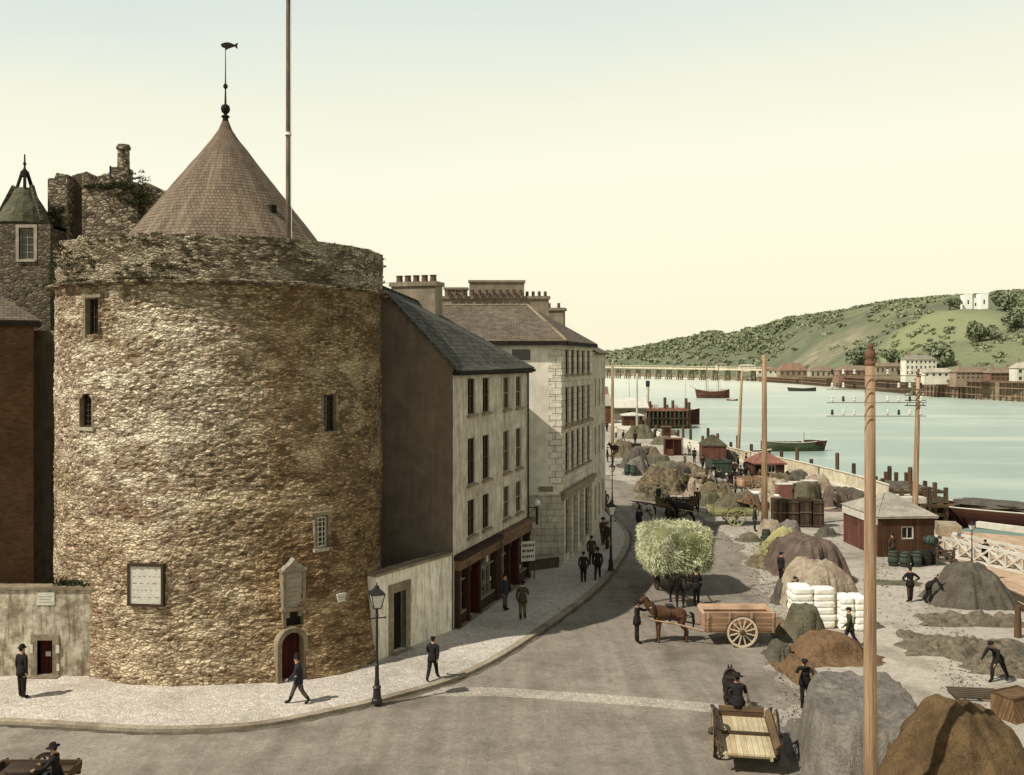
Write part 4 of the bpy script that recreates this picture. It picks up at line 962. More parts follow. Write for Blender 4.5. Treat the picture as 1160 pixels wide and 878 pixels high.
# ---------------------------------------------------------------- second, taller building
K = Vector((2.95, 57.8)); u2 = Vector((.27, .963)).normalized(); rz2 = atan2(u2.y, u2.x); L2 = 9.7; E2 = 13.35
o2 = E('corner_building', 'tall pale corner building with quoins and brown hipped roof', 'building', (K.x, K.y, 0), rz2)
WS2 = [1.55, 3.2, 4.85, 6.5, 8.3]; rows2 = [(11.45, 12.95), (8.45, 10.65), (5.55, 7.9)]
ops = [(s-.45, s+.45, a, b) for a, b in rows2 for s in WS2]
dops = [(.9, 2.2, .5, 3.8), (2.9, 4.1, .12, 3.8), (4.8, 6.0, .5, 3.8), (6.7, 8.6, .5, 3.8)]
m = MB(); m.wall(0, L2, 0, E2, ops+dops, 0, .2); m.box(L2-.01, L2, .002, 9, 0, E2); O('facade_wall', m, M['ashlar'], o2)
for i, (a, b) in enumerate(rows2):
    for s in WS2: window(o2, s, a, .9, b-a, y=.12, mat='sashdark', rows=2, sillmat='trim')
for k, (a, b, c, d_) in enumerate(dops):
    m = MB()
    if k == 1: m.box(a, b, .15, .2, c, d_); dd = O('door', m, M['doordark'], o2); h_ = MB(); h_.ball((a+.2,.12,1.2), .04); O('handle', h_, M['iron'], dd)
    else:
        m.box(a, b, .17, .19, c, d_); ww = O('window', m, M['glass'], o2); m = MB(); [m.box(a+(b-a)*q/3-.03, a+(b-a)*q/3+.03, .08, .165, c, d_) for q in (1, 2)]; m.box(a, b, .08, .165, 2.9, 2.98); O('glazing_bars', m, M['sashdark'], ww)
m = MB(); m.box(-.15, L2+.1, -.3, .0-.002, 4.25, 4.5); m.box(-.08, L2, -.14, -.002, 3.95, 4.249); m.box(0, L2, -.1, -.002, 8.15, 8.3); O('cornice', m, M['trim'], o2)
for x in (.15, 2.3, 4.2, 6.1, 8.8): m = MB(); m.box(x, x+.5, -.12, -.002, .12, 3.949); O('pilaster', m, M['ashlar'], o2)
# side wall facing the tower, in world-aligned axes
m = MB(); m.wall(-9.5, -.75, 0, E2, [(-2.95, -1.85, 12.3, 12.95)], 0, .2); m.wall(-.75, 0, 0, E2, (), 0)
sd = O('side_wall', m, M['sidewall2'], o2, rz=-rz2)
m = MB(); z = 4.6; k = 0
while z < E2-.4: m.box(-(.8 if k % 2 else .55), .014, -.02, .3 if False else -.001, z+.012, z+.36); z += .37; k += 1
O('quoins', m, M['quoin'], sd)
m = MB(); m.box(-9.5, .0, -.06, -.001, .1, 4.3); O('plinth', m, M['ashlar'], sd, label='dressed stone ground floor facing of the side wall')
m = MB(); m.box(-1.35, -.5, -.1, -.002, 4.5, 4.78); O('tablet', m, M['trim'], sd)
m = MB(); m.box(-2.95, -1.85, .16, .18, 12.3, 12.95); O('window', m, M['glass'], sd)
mats = M['slatebrown']
kl = lambda x, y, z: (Vector((cos(-rz2)*x-sin(-rz2)*y, sin(-rz2)*x+cos(-rz2)*y, z)))   # world offset from K to local
far_c = u2*L2
e = [kl(-9.7, -.35, E2), kl(.3, -.35, E2), kl(far_c.x+.3, far_c.y+.1, E2), kl(far_c.x-12.3, far_c.y+.1, E2)]
rA = kl(-9.7, 4.8, 15.75); rB = kl(-1.95, 4.8, 15.75)
m = MB(); slab(m, [e[0], e[1], rB, rA], .1); slab(m, [e[1], e[2], rB], .1); slab(m, [e[2], e[3], rA, rB], .1)
r2 = O('roof', m, M['slatebrown'], o2)
m = MB(); 
for a, b in ((e[1], rB), (rA, rB)): m.tube([Vector(a)+Vector((0,0,.1)), Vector(b)+Vector((0,0,.12))], .09, 6)
O('ridge_tiles', m, M['trim'], r2)
m = MB(); 
for a, b in ((e[0], e[1]), (e[1], e[2])): m.beam(Vector(a)+Vector((0,0,-.06)), Vector(b)+Vector((0,0,-.06)), .16, .2)
O('gutter', m, M['lead'], o2)
m = MB()
for (x0, x1, y0, y1, z0, z1) in ((-9.5, -.4, 9.35, 9.95, 11, 16.55), (-9.5, -.3, 9.27, 10.03, 16.551, 16.75)): m.box(x0, x1, y0, y1, z0, z1)
pw = O('party_wall', m, M['chimney'], o2, (0, 0, 0), -rz2)
for (x0, x1, z1, np_) in ((-5.9, -2.1, 17.85, 8), (-7.6, -6.05, 17.35, 3)):
    m = MB(); m.box(x0, x1, 9.3, 10.0, 16.755, z1-.15); m.box(x0-.08, x1+.08, 9.22, 10.08, z1-.149, z1); O('chimney', m, M['chimney'], pw)
    for k in range(np_): 
        m = MB(); m.lathe([(.13, 0), (.11, .06), (.1, .34), (.13, .4)], 8, (x0+(x1-x0)*(k+.5)/np_, 9.1, 16.76)); O('chimney_pot', m, M['pot'], pw)
for k in range(4): m = MB(); m.lathe([(.12, 0), (.1, .28), (.13, .33)], 8, (-1.9+k*.42, 9.65, 16.76)); O('chimney_pot', m, M['pot'], pw)
# third house beyond: only its chimney and roof edge rise over the second
q = K+u2*(L2+.05)
o3 = E('far_house', 'house beyond the corner building showing a chimney over its roof', 'house', (q.x, q.y, 0), rz2+radians(4))
m = MB(); m.wall(0, 8, 0, 12.8, [(x-.45, x+.45, a, b) for x in (1.6, 4, 6.4) for a, b in ((9, 11), (5.6, 7.6), (1, 3.4))], 0, .2); m.box(7.99, 8, .002, 9, 0, 12.8); O('wall', m, M['facade1'], o3)
m = MB(); [m.box(x-.45, x+.45, .15, .17, a, b) for x in (1.6, 4, 6.4) for a, b in ((9, 11), (5.6, 7.6), (1, 3.4))]; O('window', m, M['glass'], o3)
m = MB(); slab(m, [(0, -.3, 12.75), (8.2, -.3, 12.75), (8.2, 4.5, 15.2), (0, 4.5, 15.2)]); slab(m, [(0, 9, 12.75), (0, 4.504, 15.2), (8.2, 4.504, 15.2), (8.2, 9, 12.75)]); r3 = O('roof', m, M['slatebrown'], o3)
m = MB(); m.box(2.2, 3.2, 2.4, 4.0, 12.9, 15.9); m.box(2.1, 3.3, 2.3, 4.1, 15.901, 16.1); c3 = O('chimney', m, M['chimney'], r3)
for k in range(2): m = MB(); m.lathe([(.13, 0), (.1, .3), (.13, .36)], 8, (2.7, 2.8+k*.7, 16.1)); O('chimney_pot', m, M['pot'], c3)
# low wall closing the lane between the houses
o = E('low_wall', 'low dark wall with pale coping closing the lane between two houses', 'wall', (.95, 56.1, 0), radians(30))
m = MB(); m.box(0, 2.1, 0, .3, 0, .75); O('wall', m, M['darkrender'], o); m = MB(); m.box(-.05, 2.15, -.08, .38, .751, .86); O('coping', m, M['plaque'], o)
# ---------------------------------------------------------------- left side: front wall, brick house, castle buildings
o = E('front_wall', 'tall stained plaster wall with small dark door left of the tower', 'wall', (-15.85, 37.35, 0))
wxx = lambda px: (px-CX)/F*37.35+15.85
da, db = wxx(42.5), wxx(60)
m = MB(); m.wall(-12, 0, 0, 3.45, [(da, db, .16, 1.5)], 0, .3)
for k in range(10): # rounded return into the tower
    a0 = pi/2*k/10; a1 = pi/2*(k+1)/10; R_ = 1.6
    p0 = (R_*sin(a0)*.5, R_*(1-cos(a0))); p1 = (R_*sin(a1)*.5, R_*(1-cos(a1)))
    m.face([(p0[0],p0[1],0), (p1[0],p1[1],0), (p1[0],p1[1],3.45), (p0[0],p0[1],3.45)], [(p0[0]+p0[1],0), (p1[0]+p1[1],0), (p1[0]+p1[1],3.45), (p0[0]+p0[1],3.45)])
m.box(-12, .6, .45, .46, 0, 3.44); O('wall', m, M['frontwall'], o)
m = MB(); m.box(-12, .05, -.08, .55, 3.451, 3.55); m.prism([(0,-.08), (.45,.2), (.85,.9), (.85,1.7), (.3,1.7), (.2,.55), (0,.55)], 3.452, 3.552); O('coping', m, M['trim'], o)
m = MB(); m.box(da, db, .22, .28, .16, 1.5); d = O('door', m, M['dooroxblood'], o)
m = MB(); m.box(da-.24, da, -.05, .3, .1, 1.72); m.box(db, db+.24, -.05, .3, .1, 1.72); m.box(da, db, -.05, .3, 1.501, 1.72); m.box(da-.3, db+.3, -.35, .3, 0, .155); O('surround', m, M['trim'], d)
m = MB(); m.box(da+.22, da+.42, .2, .215, .82, 1.0); O('label_plate', m, M['white'], d)
for k, (x0, x1, y0, y1) in enumerate(((35, 38, 730, 740), (64, 68, 731, 740), (65, 68, 752, 760))):
    m = MB(); m.box(wxx(x0), wxx(x1), -.07, -.051, H-(y1-HY)/F*37.3, H-(y0-HY)/F*37.3); O('bill', m, M['white'], d)
o = E('poster', 'blank white poster pasted high on the stained wall above the small door', 'poster', (-15.85+wxx(52), 37.35, 2.85))
m = MB(); m.box(-.34, .34, -.03, -.003, 0, .5); O('sheet', m, M['white'], o)
m = MB(); [m.box(-.25, .25-.08*(k % 2), -.034, -.031, .1+k*.11, .12+k*.11) for k in range(3)]; O('faded_lettering', m, M['plaque'], o)
m = MB(); tufts(m, [(-17.5+k*.12, 37.6+random.random()*.3, 3.53) for k in range(16)], .3, 26); O('weeds', m, M['moss'], kind='stuff', label='weeds growing on top of the stained wall beside the tower', cat='weeds')
ob = E('brick_house', 'plain red brick house with slate roof at the left edge', 'house', (-20.15, 40.9, 0), radians(26))
m = MB(); m.wall(-6, 0, 0, 13.9); m.box(-.01, 0, .002, 6, 0, 13.9); m.box(-6, 0, 5.99, 6, 0, 13.9); m.box(-6, -5.99, .002, 5.98, 0, 13.9); O('wall', m, M['brick'], ob)
m = MB(); e = .25; A_ = [(-6-e, -e, 13.85), (e, -e, 13.85), (e, 6+e, 13.85), (-6-e, 6+e, 13.85)]; r1, r0 = (-2.9, 3, 16.0), (-3.2, 3, 16.0)
slab(m, [A_[0], A_[1], r1, r0]); slab(m, [A_[1], A_[2], r1]); slab(m, [A_[2], A_[3], r0, r1]); slab(m, [A_[3], A_[0], r0]); rf = O('roof', m, M['slatebrown'], ob)
m = MB(); m.box(-6.2, .3, -.36, -.26, 13.7, 13.88); O('gutter', m, M['lead'], ob)
m = MB(); m.wall(0, 1.6, 0, 13.6); m.box(.0, 1.6, .3, 6, 13.3, 13.6)
o = O('rendered_wall', m, M['chimney'], None, (-21.3, 43.2, 0), label='dark rendered wall squeezed between the brick house and the tower', cat='wall')
ot = E('castle_turret', 'dark stone castle building with domed turret and finial', 'turret', (-26.9, 55, 0))
gx = (30-CX)/F*55+26.9
m = MB(); m.wall(-12, .75, 0, 20.0, [(gx-.42, gx+.42, 18.0, 19.7)], 0, .35); m.box(.74, .75, .002, 6, 0, 20); m.box(-12, .75, .36, 6, 19.8, 19.99); O('wall', m, M['turretstone'], ot)
wi = window(ot, gx, 18.0, .84, 1.7, y=.15, mat='plaque', style='bars', cols=2, rows=4, sillmat='plaque')
m = MB(); m.box(-.6, -.42, -.18, .1, -.1, 1.8); m.box(.42, .6, -.18, .1, -.1, 1.8); m.box(-.6, .6, -.18, .1, 1.801, 1.98); O('stone_frame', m, M['plaque'], wi)
m = MB(); k = -11.8
while k < -4: m.box(k, k+.7, -.0, .5, 20.0, 20.55); k += 1.4
O('battlements', m, M['turretstone'], ot)
gx = (28-CX)/F*56.6+26.9
m = MB(); m.lathe([(1.35, 19.8), (1.35, 20.1), (1.5, 20.2), (1.4, 20.6), (1.15, 21.1), (.98, 21.35), (.72, 21.8), (.5, 22.3)], 16, (gx, 1.6, 0), jit=.02); dm = O('dome', m, M['copper'], ot)
m = MB()
for k in range(6): a = 2*pi*k/6; m.beam((gx+.5*cos(a), 1.6+.5*sin(a), 22.2), (gx+.14*cos(a), 1.6+.14*sin(a), 23.3), .13)
m.lathe([(.3, 23.0), (.18, 23.3), (.06, 23.5), (.04, 24.3)], 8, (gx, 1.6, 0)); m.ball((gx, 1.6, 23.75), .1); O('spirelet', m, M['lead'], dm)
for sx in (-1, 1):
    m = MB(); m.beam((gx+sx*1.3, .9, 20.3), (gx+sx*.5, 1.4, 22.4), .18, .3); O('dome_rib', m, M['turretstone'], dm)
ok = E('castle_keep', 'ruined square castle keep with ivy and a round chimney behind the tower', 'castle', (0, 57, 0))
KX = lambda px: (px-CX)/F*57
KZ = lambda py: H-(py-HY)/F*57
def rough_block(nm, x0, x1, y0, y1, zt, par_, seed=0, mat='darkstone', amp=.22):
    m = MB(); n_ = max(int((x1-x0)/.12), 4); tops = []
    for i in range(n_+1):
        x = x0+(x1-x0)*i/n_; z = (zt(x) if callable(zt) else zt)+noise.noise(Vector((x*1.5, seed, 0)))*amp+noise.noise(Vector((x*6, seed+3, 0)))*amp*.5; tops.append((x, z))
    for i in range(n_):
        a, b = tops[i], tops[i+1]
        for y in (y0, y1): m.face([(a[0],y,0), (b[0],y,0), (b[0],y,b[1]), (a[0],y,a[1])], [(a[0],0), (b[0],0), (b[0],b[1]), (a[0],a[1])])
        m.face([(a[0],y0,a[1]), (b[0],y0,b[1]), (b[0],y1,b[1]), (a[0],y1,a[1])])
    for x, z in (tops[0], tops[-1]): m.face([(x,y0,0), (x,y1,0), (x,y1,z), (x,y0,z)])
    return O(nm, m, M[mat], par_)
rough_block('wall', KX(54), KX(76), 0, 5, lambda x: KZ(196 if x > KX(62) else 203), ok, 1)
rough_block('recess_wall', KX(74), KX(94), .9, 5.5, KZ(194), ok, 2, 'darkrender')
rough_block('wall', KX(92), KX(155), .1, 6, lambda x: KZ(195 if x < KX(100) else (203 if x < KX(110) else (197 if x < KX(124) else 206))), ok, 3)
rough_block('wall', KX(153), KX(200), .6, 6, lambda x: KZ(207 if x < KX(165) else 214), ok, 4, amp=.3)
m = MB(); cx = (139-CX)/F*58.3; m.box(cx-.55, cx+.42, .8, 1.8, 22, KZ(186)); m.lathe([(.36, 0), (.34, 1.1), (.42, 1.15), (.42, 1.3), (.36, 1.32), (.36, 1.42)], 14, (cx+.05, 1.3, KZ(186))); m.lathe([(.7, 0), (.5, .6), (.4, .7)], 10, (cx-.45, 1.3, KZ(205))); O('chimney', m, M['darkstone'], ok)
m = MB(); tufts(m, [(KX(random.uniform(56, 72)), -.05, KZ(random.uniform(235, 262))) for _ in range(60)]+[(KX(random.gauss(150, 9)), -.05+random.random()*.5, KZ(random.gauss(222, 12))) for _ in range(130)]+[(KX(random.uniform(96, 150)), .0, KZ(random.uniform(208, 214))) for _ in range(50)], .22, 14); O('ivy', m, M['moss'], ok)
m = MB(); m.beam((KX(121), .5, KZ(200)), (KX(121), .5, KZ(186)), .08); O('vent_pipe', m, M['lead'], ok)
print('p3 done')
# ---------------------------------------------------------------- people and horses (skinned skeletons)
def skin_mesh(name, verts, edges, rads, root=0, sub=2):
    me = bpy.data.meshes.new(name+'_rig'); me.from_pydata([tuple(v) for v in verts], edges, [])
    ob = bpy.data.objects.new('rig', me); COL.objects.link(ob)
    md = ob.modifiers.new('s', 'SKIN'); md.use_smooth_shade = True; md.branch_smoothing = .6
    sv = me.skin_vertices[0].data
    for i, r in enumerate(rads):
        rr = r if hasattr(r, '__len__') else (r, r); sv[i].radius = rr; sv[i].use_root = (i == root)
    ob.modifiers.new('d', 'SUBSURF').levels = sub
    dg = bpy.context.evaluated_depsgraph_get(); ev = ob.evaluated_get(dg)
    out_ = bpy.data.meshes.new_from_object(ev, depsgraph=dg); out_.name = name
    bpy.data.objects.remove(ob); bpy.data.meshes.remove(me)
    return out_
def rotx(p, a, c):   # rotate p about x axis through c, positive leans towards -y (forward)
    y, z = p[1]-c[1], p[2]-c[2]; return (p[0], c[1]+y*cos(a)-z*sin(a), c[2]+y*sin(a)+z*cos(a))
POSES = {
 'stand':  dict(lean=0, legL=(0, 0), legR=(0, 0), armL=(-.05, -.15), armR=(-.05, -.15), head=0),
 'rest':   dict(lean=-.03, legL=(.12, .05), legR=(-.06, 0), armL=(.25, -1.5), armR=(-.1, -.2), head=.1),
 'walk':   dict(lean=.07, legL=(.42, -.08), legR=(-.32, -.35), armL=(-.4, -.2), armR=(.4, -.45), head=0),
 'stride': dict(lean=.1, legL=(.55, -.12), legR=(-.45, -.5), armL=(-.5, -.2), armR=(.5, -.7), head=.1),
 'hold':   dict(lean=.02, legL=(.08, 0), legR=(-.08, 0), armL=(.2, -.5), armR=(1.2, -.8), head=.05),
 'talk':   dict(lean=.03, legL=(.1, 0), legR=(-.05, 0), armL=(.3, -1.0), armR=(-.1, -.3), head=.1),
 'bend':   dict(lean=.85, legL=(.15, -.2), legR=(-.15, -.1), armL=(.5, -.3), armR=(.6, -.3), head=-.1),
 'lean':   dict(lean=.35, legL=(.1, -.1), legR=(-.2, -.05), armL=(1.0, -.5), armR=(1.1, -.4), head=.1),
 'haul':   dict(lean=.75, legL=(.55, -.5), legR=(-.5, -.1), armL=(.55, -.3), armR=(.35, -.3), head=-.1),
 'sit':    dict(lean=.12, legL=(1.45, -1.4), legR=(1.4, -1.3), armL=(.6, -.7), armR=(.7, -.6), head=.1, drop=.47),
 'drive':  dict(lean=.2, legL=(1.35, -1.2), legR=(1.3, -1.2), armL=(.4, -.9), armR=(.9, -.2), head=.05, drop=.45, wide=.1),
 'arms_hip': dict(lean=0, legL=(.05, 0), legR=(-.05, 0), armL=(-.3, -1.2), armR=(-.3, -1.2), head=0, hip=True),
}
_pc = {}
def person_data(pose, coat, trou, skirt=False):
    key = (pose, coat, trou, skirt)
    if key in _pc: return _pc[key]
    q = POSES[pose]; V = []; Ed = []; R = []; K = []; idx = {}
    def add(n, p, r, par_, kind): idx[n] = len(V); V.append(Vector(p)); g_ = {'coat': 1.3, 'trou': 1.32, 'boot': 1.35, 'hair': 1.25, 'skin': 1.2}[kind]; R.append(r*g_ if not hasattr(r, '__len__') else (r[0]*g_, r[1]*g_)); K.append(kind); (Ed.append((idx[par_], idx[n])) if par_ else None)
    hz = .93; piv = (0, 0, hz)
    T_ = lambda p: rotx(p, q['lean'], piv)
    add('pel', (0, .0, hz), (.15, .115), None, 'coat')
    add('waist', T_((0, -.01, 1.08)), (.145, .105), 'pel', 'coat'); add('chest', T_((0, .0, 1.30)), (.175, .12), 'waist', 'coat')
    add('coll', T_((0, .01, 1.44)), (.10, .085), 'chest', 'coat'); add('neck', T_((0, -.0, 1.52)), .058, 'coll', 'skin')
    nk = T_((0, 0, 1.52)); ha = q['lean']*.55+q['head']
    Hh = lambda p: tuple(Vector(nk)+Vector(rotx(p, ha, (0, 0, 0))))
    add('skull', Hh((0, -.015, .09)), (.07, .082), 'neck', 'skin'); add('crown', Hh((0, -.005, .175)), (.066, .078), 'skull', 'skin'); add('top', Hh((0, 0, .225)), (.035, .04), 'crown', 'hair')
    for sx, nm in ((-1, 'L'), (1, 'R')):
        a1, a2 = q['leg'+nm]; hip = Vector((sx*.095, 0, .9)); wd = q.get('wide', 0)*sx
        add('hip'+nm, hip, (.098, .098), 'pel', 'trou')
        kn = hip+Vector((wd, -sin(a1)*.44, -cos(a1)*.44)); add('mid'+nm, hip.lerp(kn, .5), .085, 'hip'+nm, 'trou'); add('knee'+nm, kn, .063, 'mid'+nm, 'trou')
        b = a1+a2; an = kn+Vector((0, -sin(b)*.41, -cos(b)*.41)); add('calf'+nm, kn.lerp(an, .4), .062, 'knee'+nm, 'trou'); add('ank'+nm, an, .045, 'calf'+nm, 'boot')
        fb = b*.5 if b < 0 else 0
        add('ball'+nm, an+Vector((sx*.015, -.12*cos(fb), -.05+.12*sin(fb))), (.042, .036), 'ank'+nm, 'boot'); add('toe'+nm, an+Vector((sx*.02, -.19*cos(fb), -.055+.19*sin(fb))), (.032, .028), 'ball'+nm, 'boot')
        a1, a2 = q['arm'+nm]; sh = Vector(T_((sx*.19, .01, 1.41))); out_ = .28 if q.get('hip') else .06
        a1 += q['lean']*.6 if q['lean'] < .5 else 0; sh = Vector(T_((sx*.205, .01, 1.41)))
        el = sh+Vector((sx*out_, -sin(a1)*.28, -cos(a1)*.28*(.8 if q.get('hip') else 1))); b = a1-a2
        wr = el+Vector((-sx*(.22 if q.get('hip') else .01), -sin(b)*.25, -cos(b)*.25)) if not q.get('hip') else el+Vector((-sx*.2, -.06, -.12))
        add('sh'+nm, sh, .068, 'coll', 'coat'); add('up'+nm, sh.lerp(el, .55), .056, 'sh'+nm, 'coat'); add('el'+nm, el, .046, 'up'+nm, 'coat'); add('fo'+nm, el.lerp(wr, .5), .042, 'el'+nm, 'coat'); add('wr'+nm, wr, (.03, .026), 'fo'+nm, 'coat')
        d = (wr-el).normalized(); side = d.cross(Vector((sx, 0, 0))); side = side.normalized() if side.length > .1 else Vector((0, -1, 0)); inn = Vector((-sx, 0, 0))
        pm = wr+d*.055; add('palm'+nm, pm, (.034, .018), 'wr'+nm, 'skin')
        for f, (o_, ln) in enumerate(((.026, .036), (.009, .042), (-.009, .038), (-.026, .03))):
            p1 = pm+side*o_+d*.03; p2 = p1+d*ln*.8+inn*.008; p3 = p2+d*ln*.6+inn*.02
            add(f'f{f}a'+nm, p1, .010, 'palm'+nm, 'skin'); add(f'f{f}b'+nm, p2, .009, f'f{f}a'+nm, 'skin'); add(f'f{f}c'+nm, p3, .008, f'f{f}b'+nm, 'skin')
        p1 = wr+d*.03+side*.035+inn*.01; add('t1'+nm, p1, .012, 'palm'+nm, 'skin'); add('t2'+nm, p1+d*.03+side*.012+inn*.012, .010, 't1'+nm, 'skin')
    me = skin_mesh('person', V, Ed, R, 0, 1)
    for m_ in (M['cloth_'+coat], M['cloth_'+trou], M['skin'], M['boot'], M['mane']): me.materials.append(m_)
    kd = kdtree.KDTree(len(V)*3); mk = []
    ki = {'coat': 0, 'trou': 1, 'skin': 2, 'boot': 3, 'hair': 4}
    for i, v in enumerate(V): kd.insert(v, len(mk)); mk.append(K[i])
    for a, b in Ed: kd.insert(V[a].lerp(V[b], .5), len(mk)); mk.append(K[b] if K[b] != 'skin' or K[a] == 'skin' else K[a])
    kd.balance()
    for p in me.polygons: p.material_index = ki[mk[kd.find(p.center)[1]]]; p.use_smooth = True
    # face: nose, ears, eyes, mouth added to the same mesh
    f = MB()
    def hp(x, y, z): return Hh((x, y, z))
    f.ball(hp(0, -.098, .085), (.012, .018, .018), 6, 5, 2); f.ball(hp(-.03, -.083, .11), (.009, .007, .006), 6, 4, 4); f.ball(hp(.03, -.083, .11), (.009, .007, .006), 6, 4, 4)
    f.ball(hp(0, -.085, .045), (.02, .007, .005), 6, 4, 4); [f.ball(hp(s_*.077, 0, .09), (.008, .016, .024), 6, 5, 2) for s_ in (-1, 1)]
    f.ball(hp(0, .03, .125), (.072, .075, .075), 8, 6, 4)
    bm = bmesh.new(); bm.from_mesh(me); tmp = bpy.data.meshes.new('t'); tmp.from_pydata(f.v, [], f.f); tmp.polygons.foreach_set('material_index', f.mi); bm.from_mesh(tmp); bm.to_mesh(me); bm.free(); bpy.data.meshes.remove(tmp)
    low = min(v.co.z for v in me.vertices) if not q.get('drop') else .0
    # jacket skirt / long skirt
    ck = MB()
    if skirt:
        prof = [(.36, .03), (.33, .25), (.27, .55), (.2, .85), (.165, 1.0), (.15, 1.08)]
        ck.lathe([(r, z) for r, z in prof], 14)
        cl = ck.mesh('skirt', M['cloth_'+coat], True)
        for v in cl.vertices: v.co = Vector(rotx(v.co, q['lean']*min(1, v.co.z), (0, 0, .2))) if q['lean'] < .5 else v.co
        me.transform(Matrix.Scale(.97, 4))
    else:
        ck.lathe([(.225, .76), (.215, .9), (.19, 1.04), (.17, 1.1)], 14); cl = ck.mesh('jacket_hem', M['cloth_'+coat], True)
        for v in cl.vertices: v.co.y *= .78; v.co = Vector(rotx(v.co, q['lean']*max(0, min(1, (v.co.z-.8)/.25)), piv))
    _pc[key] = (me, cl, Hh, q.get('drop', 0), low); return _pc[key]
_hats = {}
def hat_mesh(kind):
    if kind in _hats: return _hats[kind]
    m = MB()
    if kind == 'bowler': m.lathe([(.15, .0), (.152, .012), (.098, .016), (.1, .06), (.085, .105), (.05, .13), (.0, .135)], 14)
    elif kind in ('brim', 'straw'): m.lathe([(.19, -.005), (.19, .008), (.1, .02), (.095, .1), (.06, .125), (.0, .12)], 14)
    elif kind == 'helmet': m.lathe([(.13, -.01), (.13, .01), (.1, .02), (.1, .08), (.07, .14), (.02, .18), (.01, .2)], 14)
    else: m.lathe([(.1, 0), (.112, .03), (.115, .055), (.09, .075), (.0, .08)], 14); m.box(-.06, .06, -.16, -.08, .0, .018)
    _hats[kind] = m.mesh('hat', M['straw_hat'] if kind == 'straw' else M['hat'], True); return _hats[kind]
def person(px, py, face, pose='stand', coat='black', trou='black', hat='cap', label='', ht=1.74, z=0, skirt=False, loc=None, group=None):
    me, cl, Hh, drop, low = person_data(pose, coat, trou, skirt)
    s = ht/1.78; p = loc if loc is not None else G(px, py, z)
    o = O('person', me, None, None, (p[0], p[1], p[2]-(low if drop == 0 else 0)*s), radians(face), label=label, cat='person', group=group); o.scale = (s, s, s)
    O('skirt' if skirt else 'jacket_hem', cl, None, o)
    if hat:
        h = O('hat', hat_mesh(hat), None, o, Hh((0, .0, .175))); q = POSES[pose]; h.rotation_euler = (q['lean']*.55+q['head'], 0, 0)
        if skirt: h.scale = (.97,)*3
    return o
_hc = {}
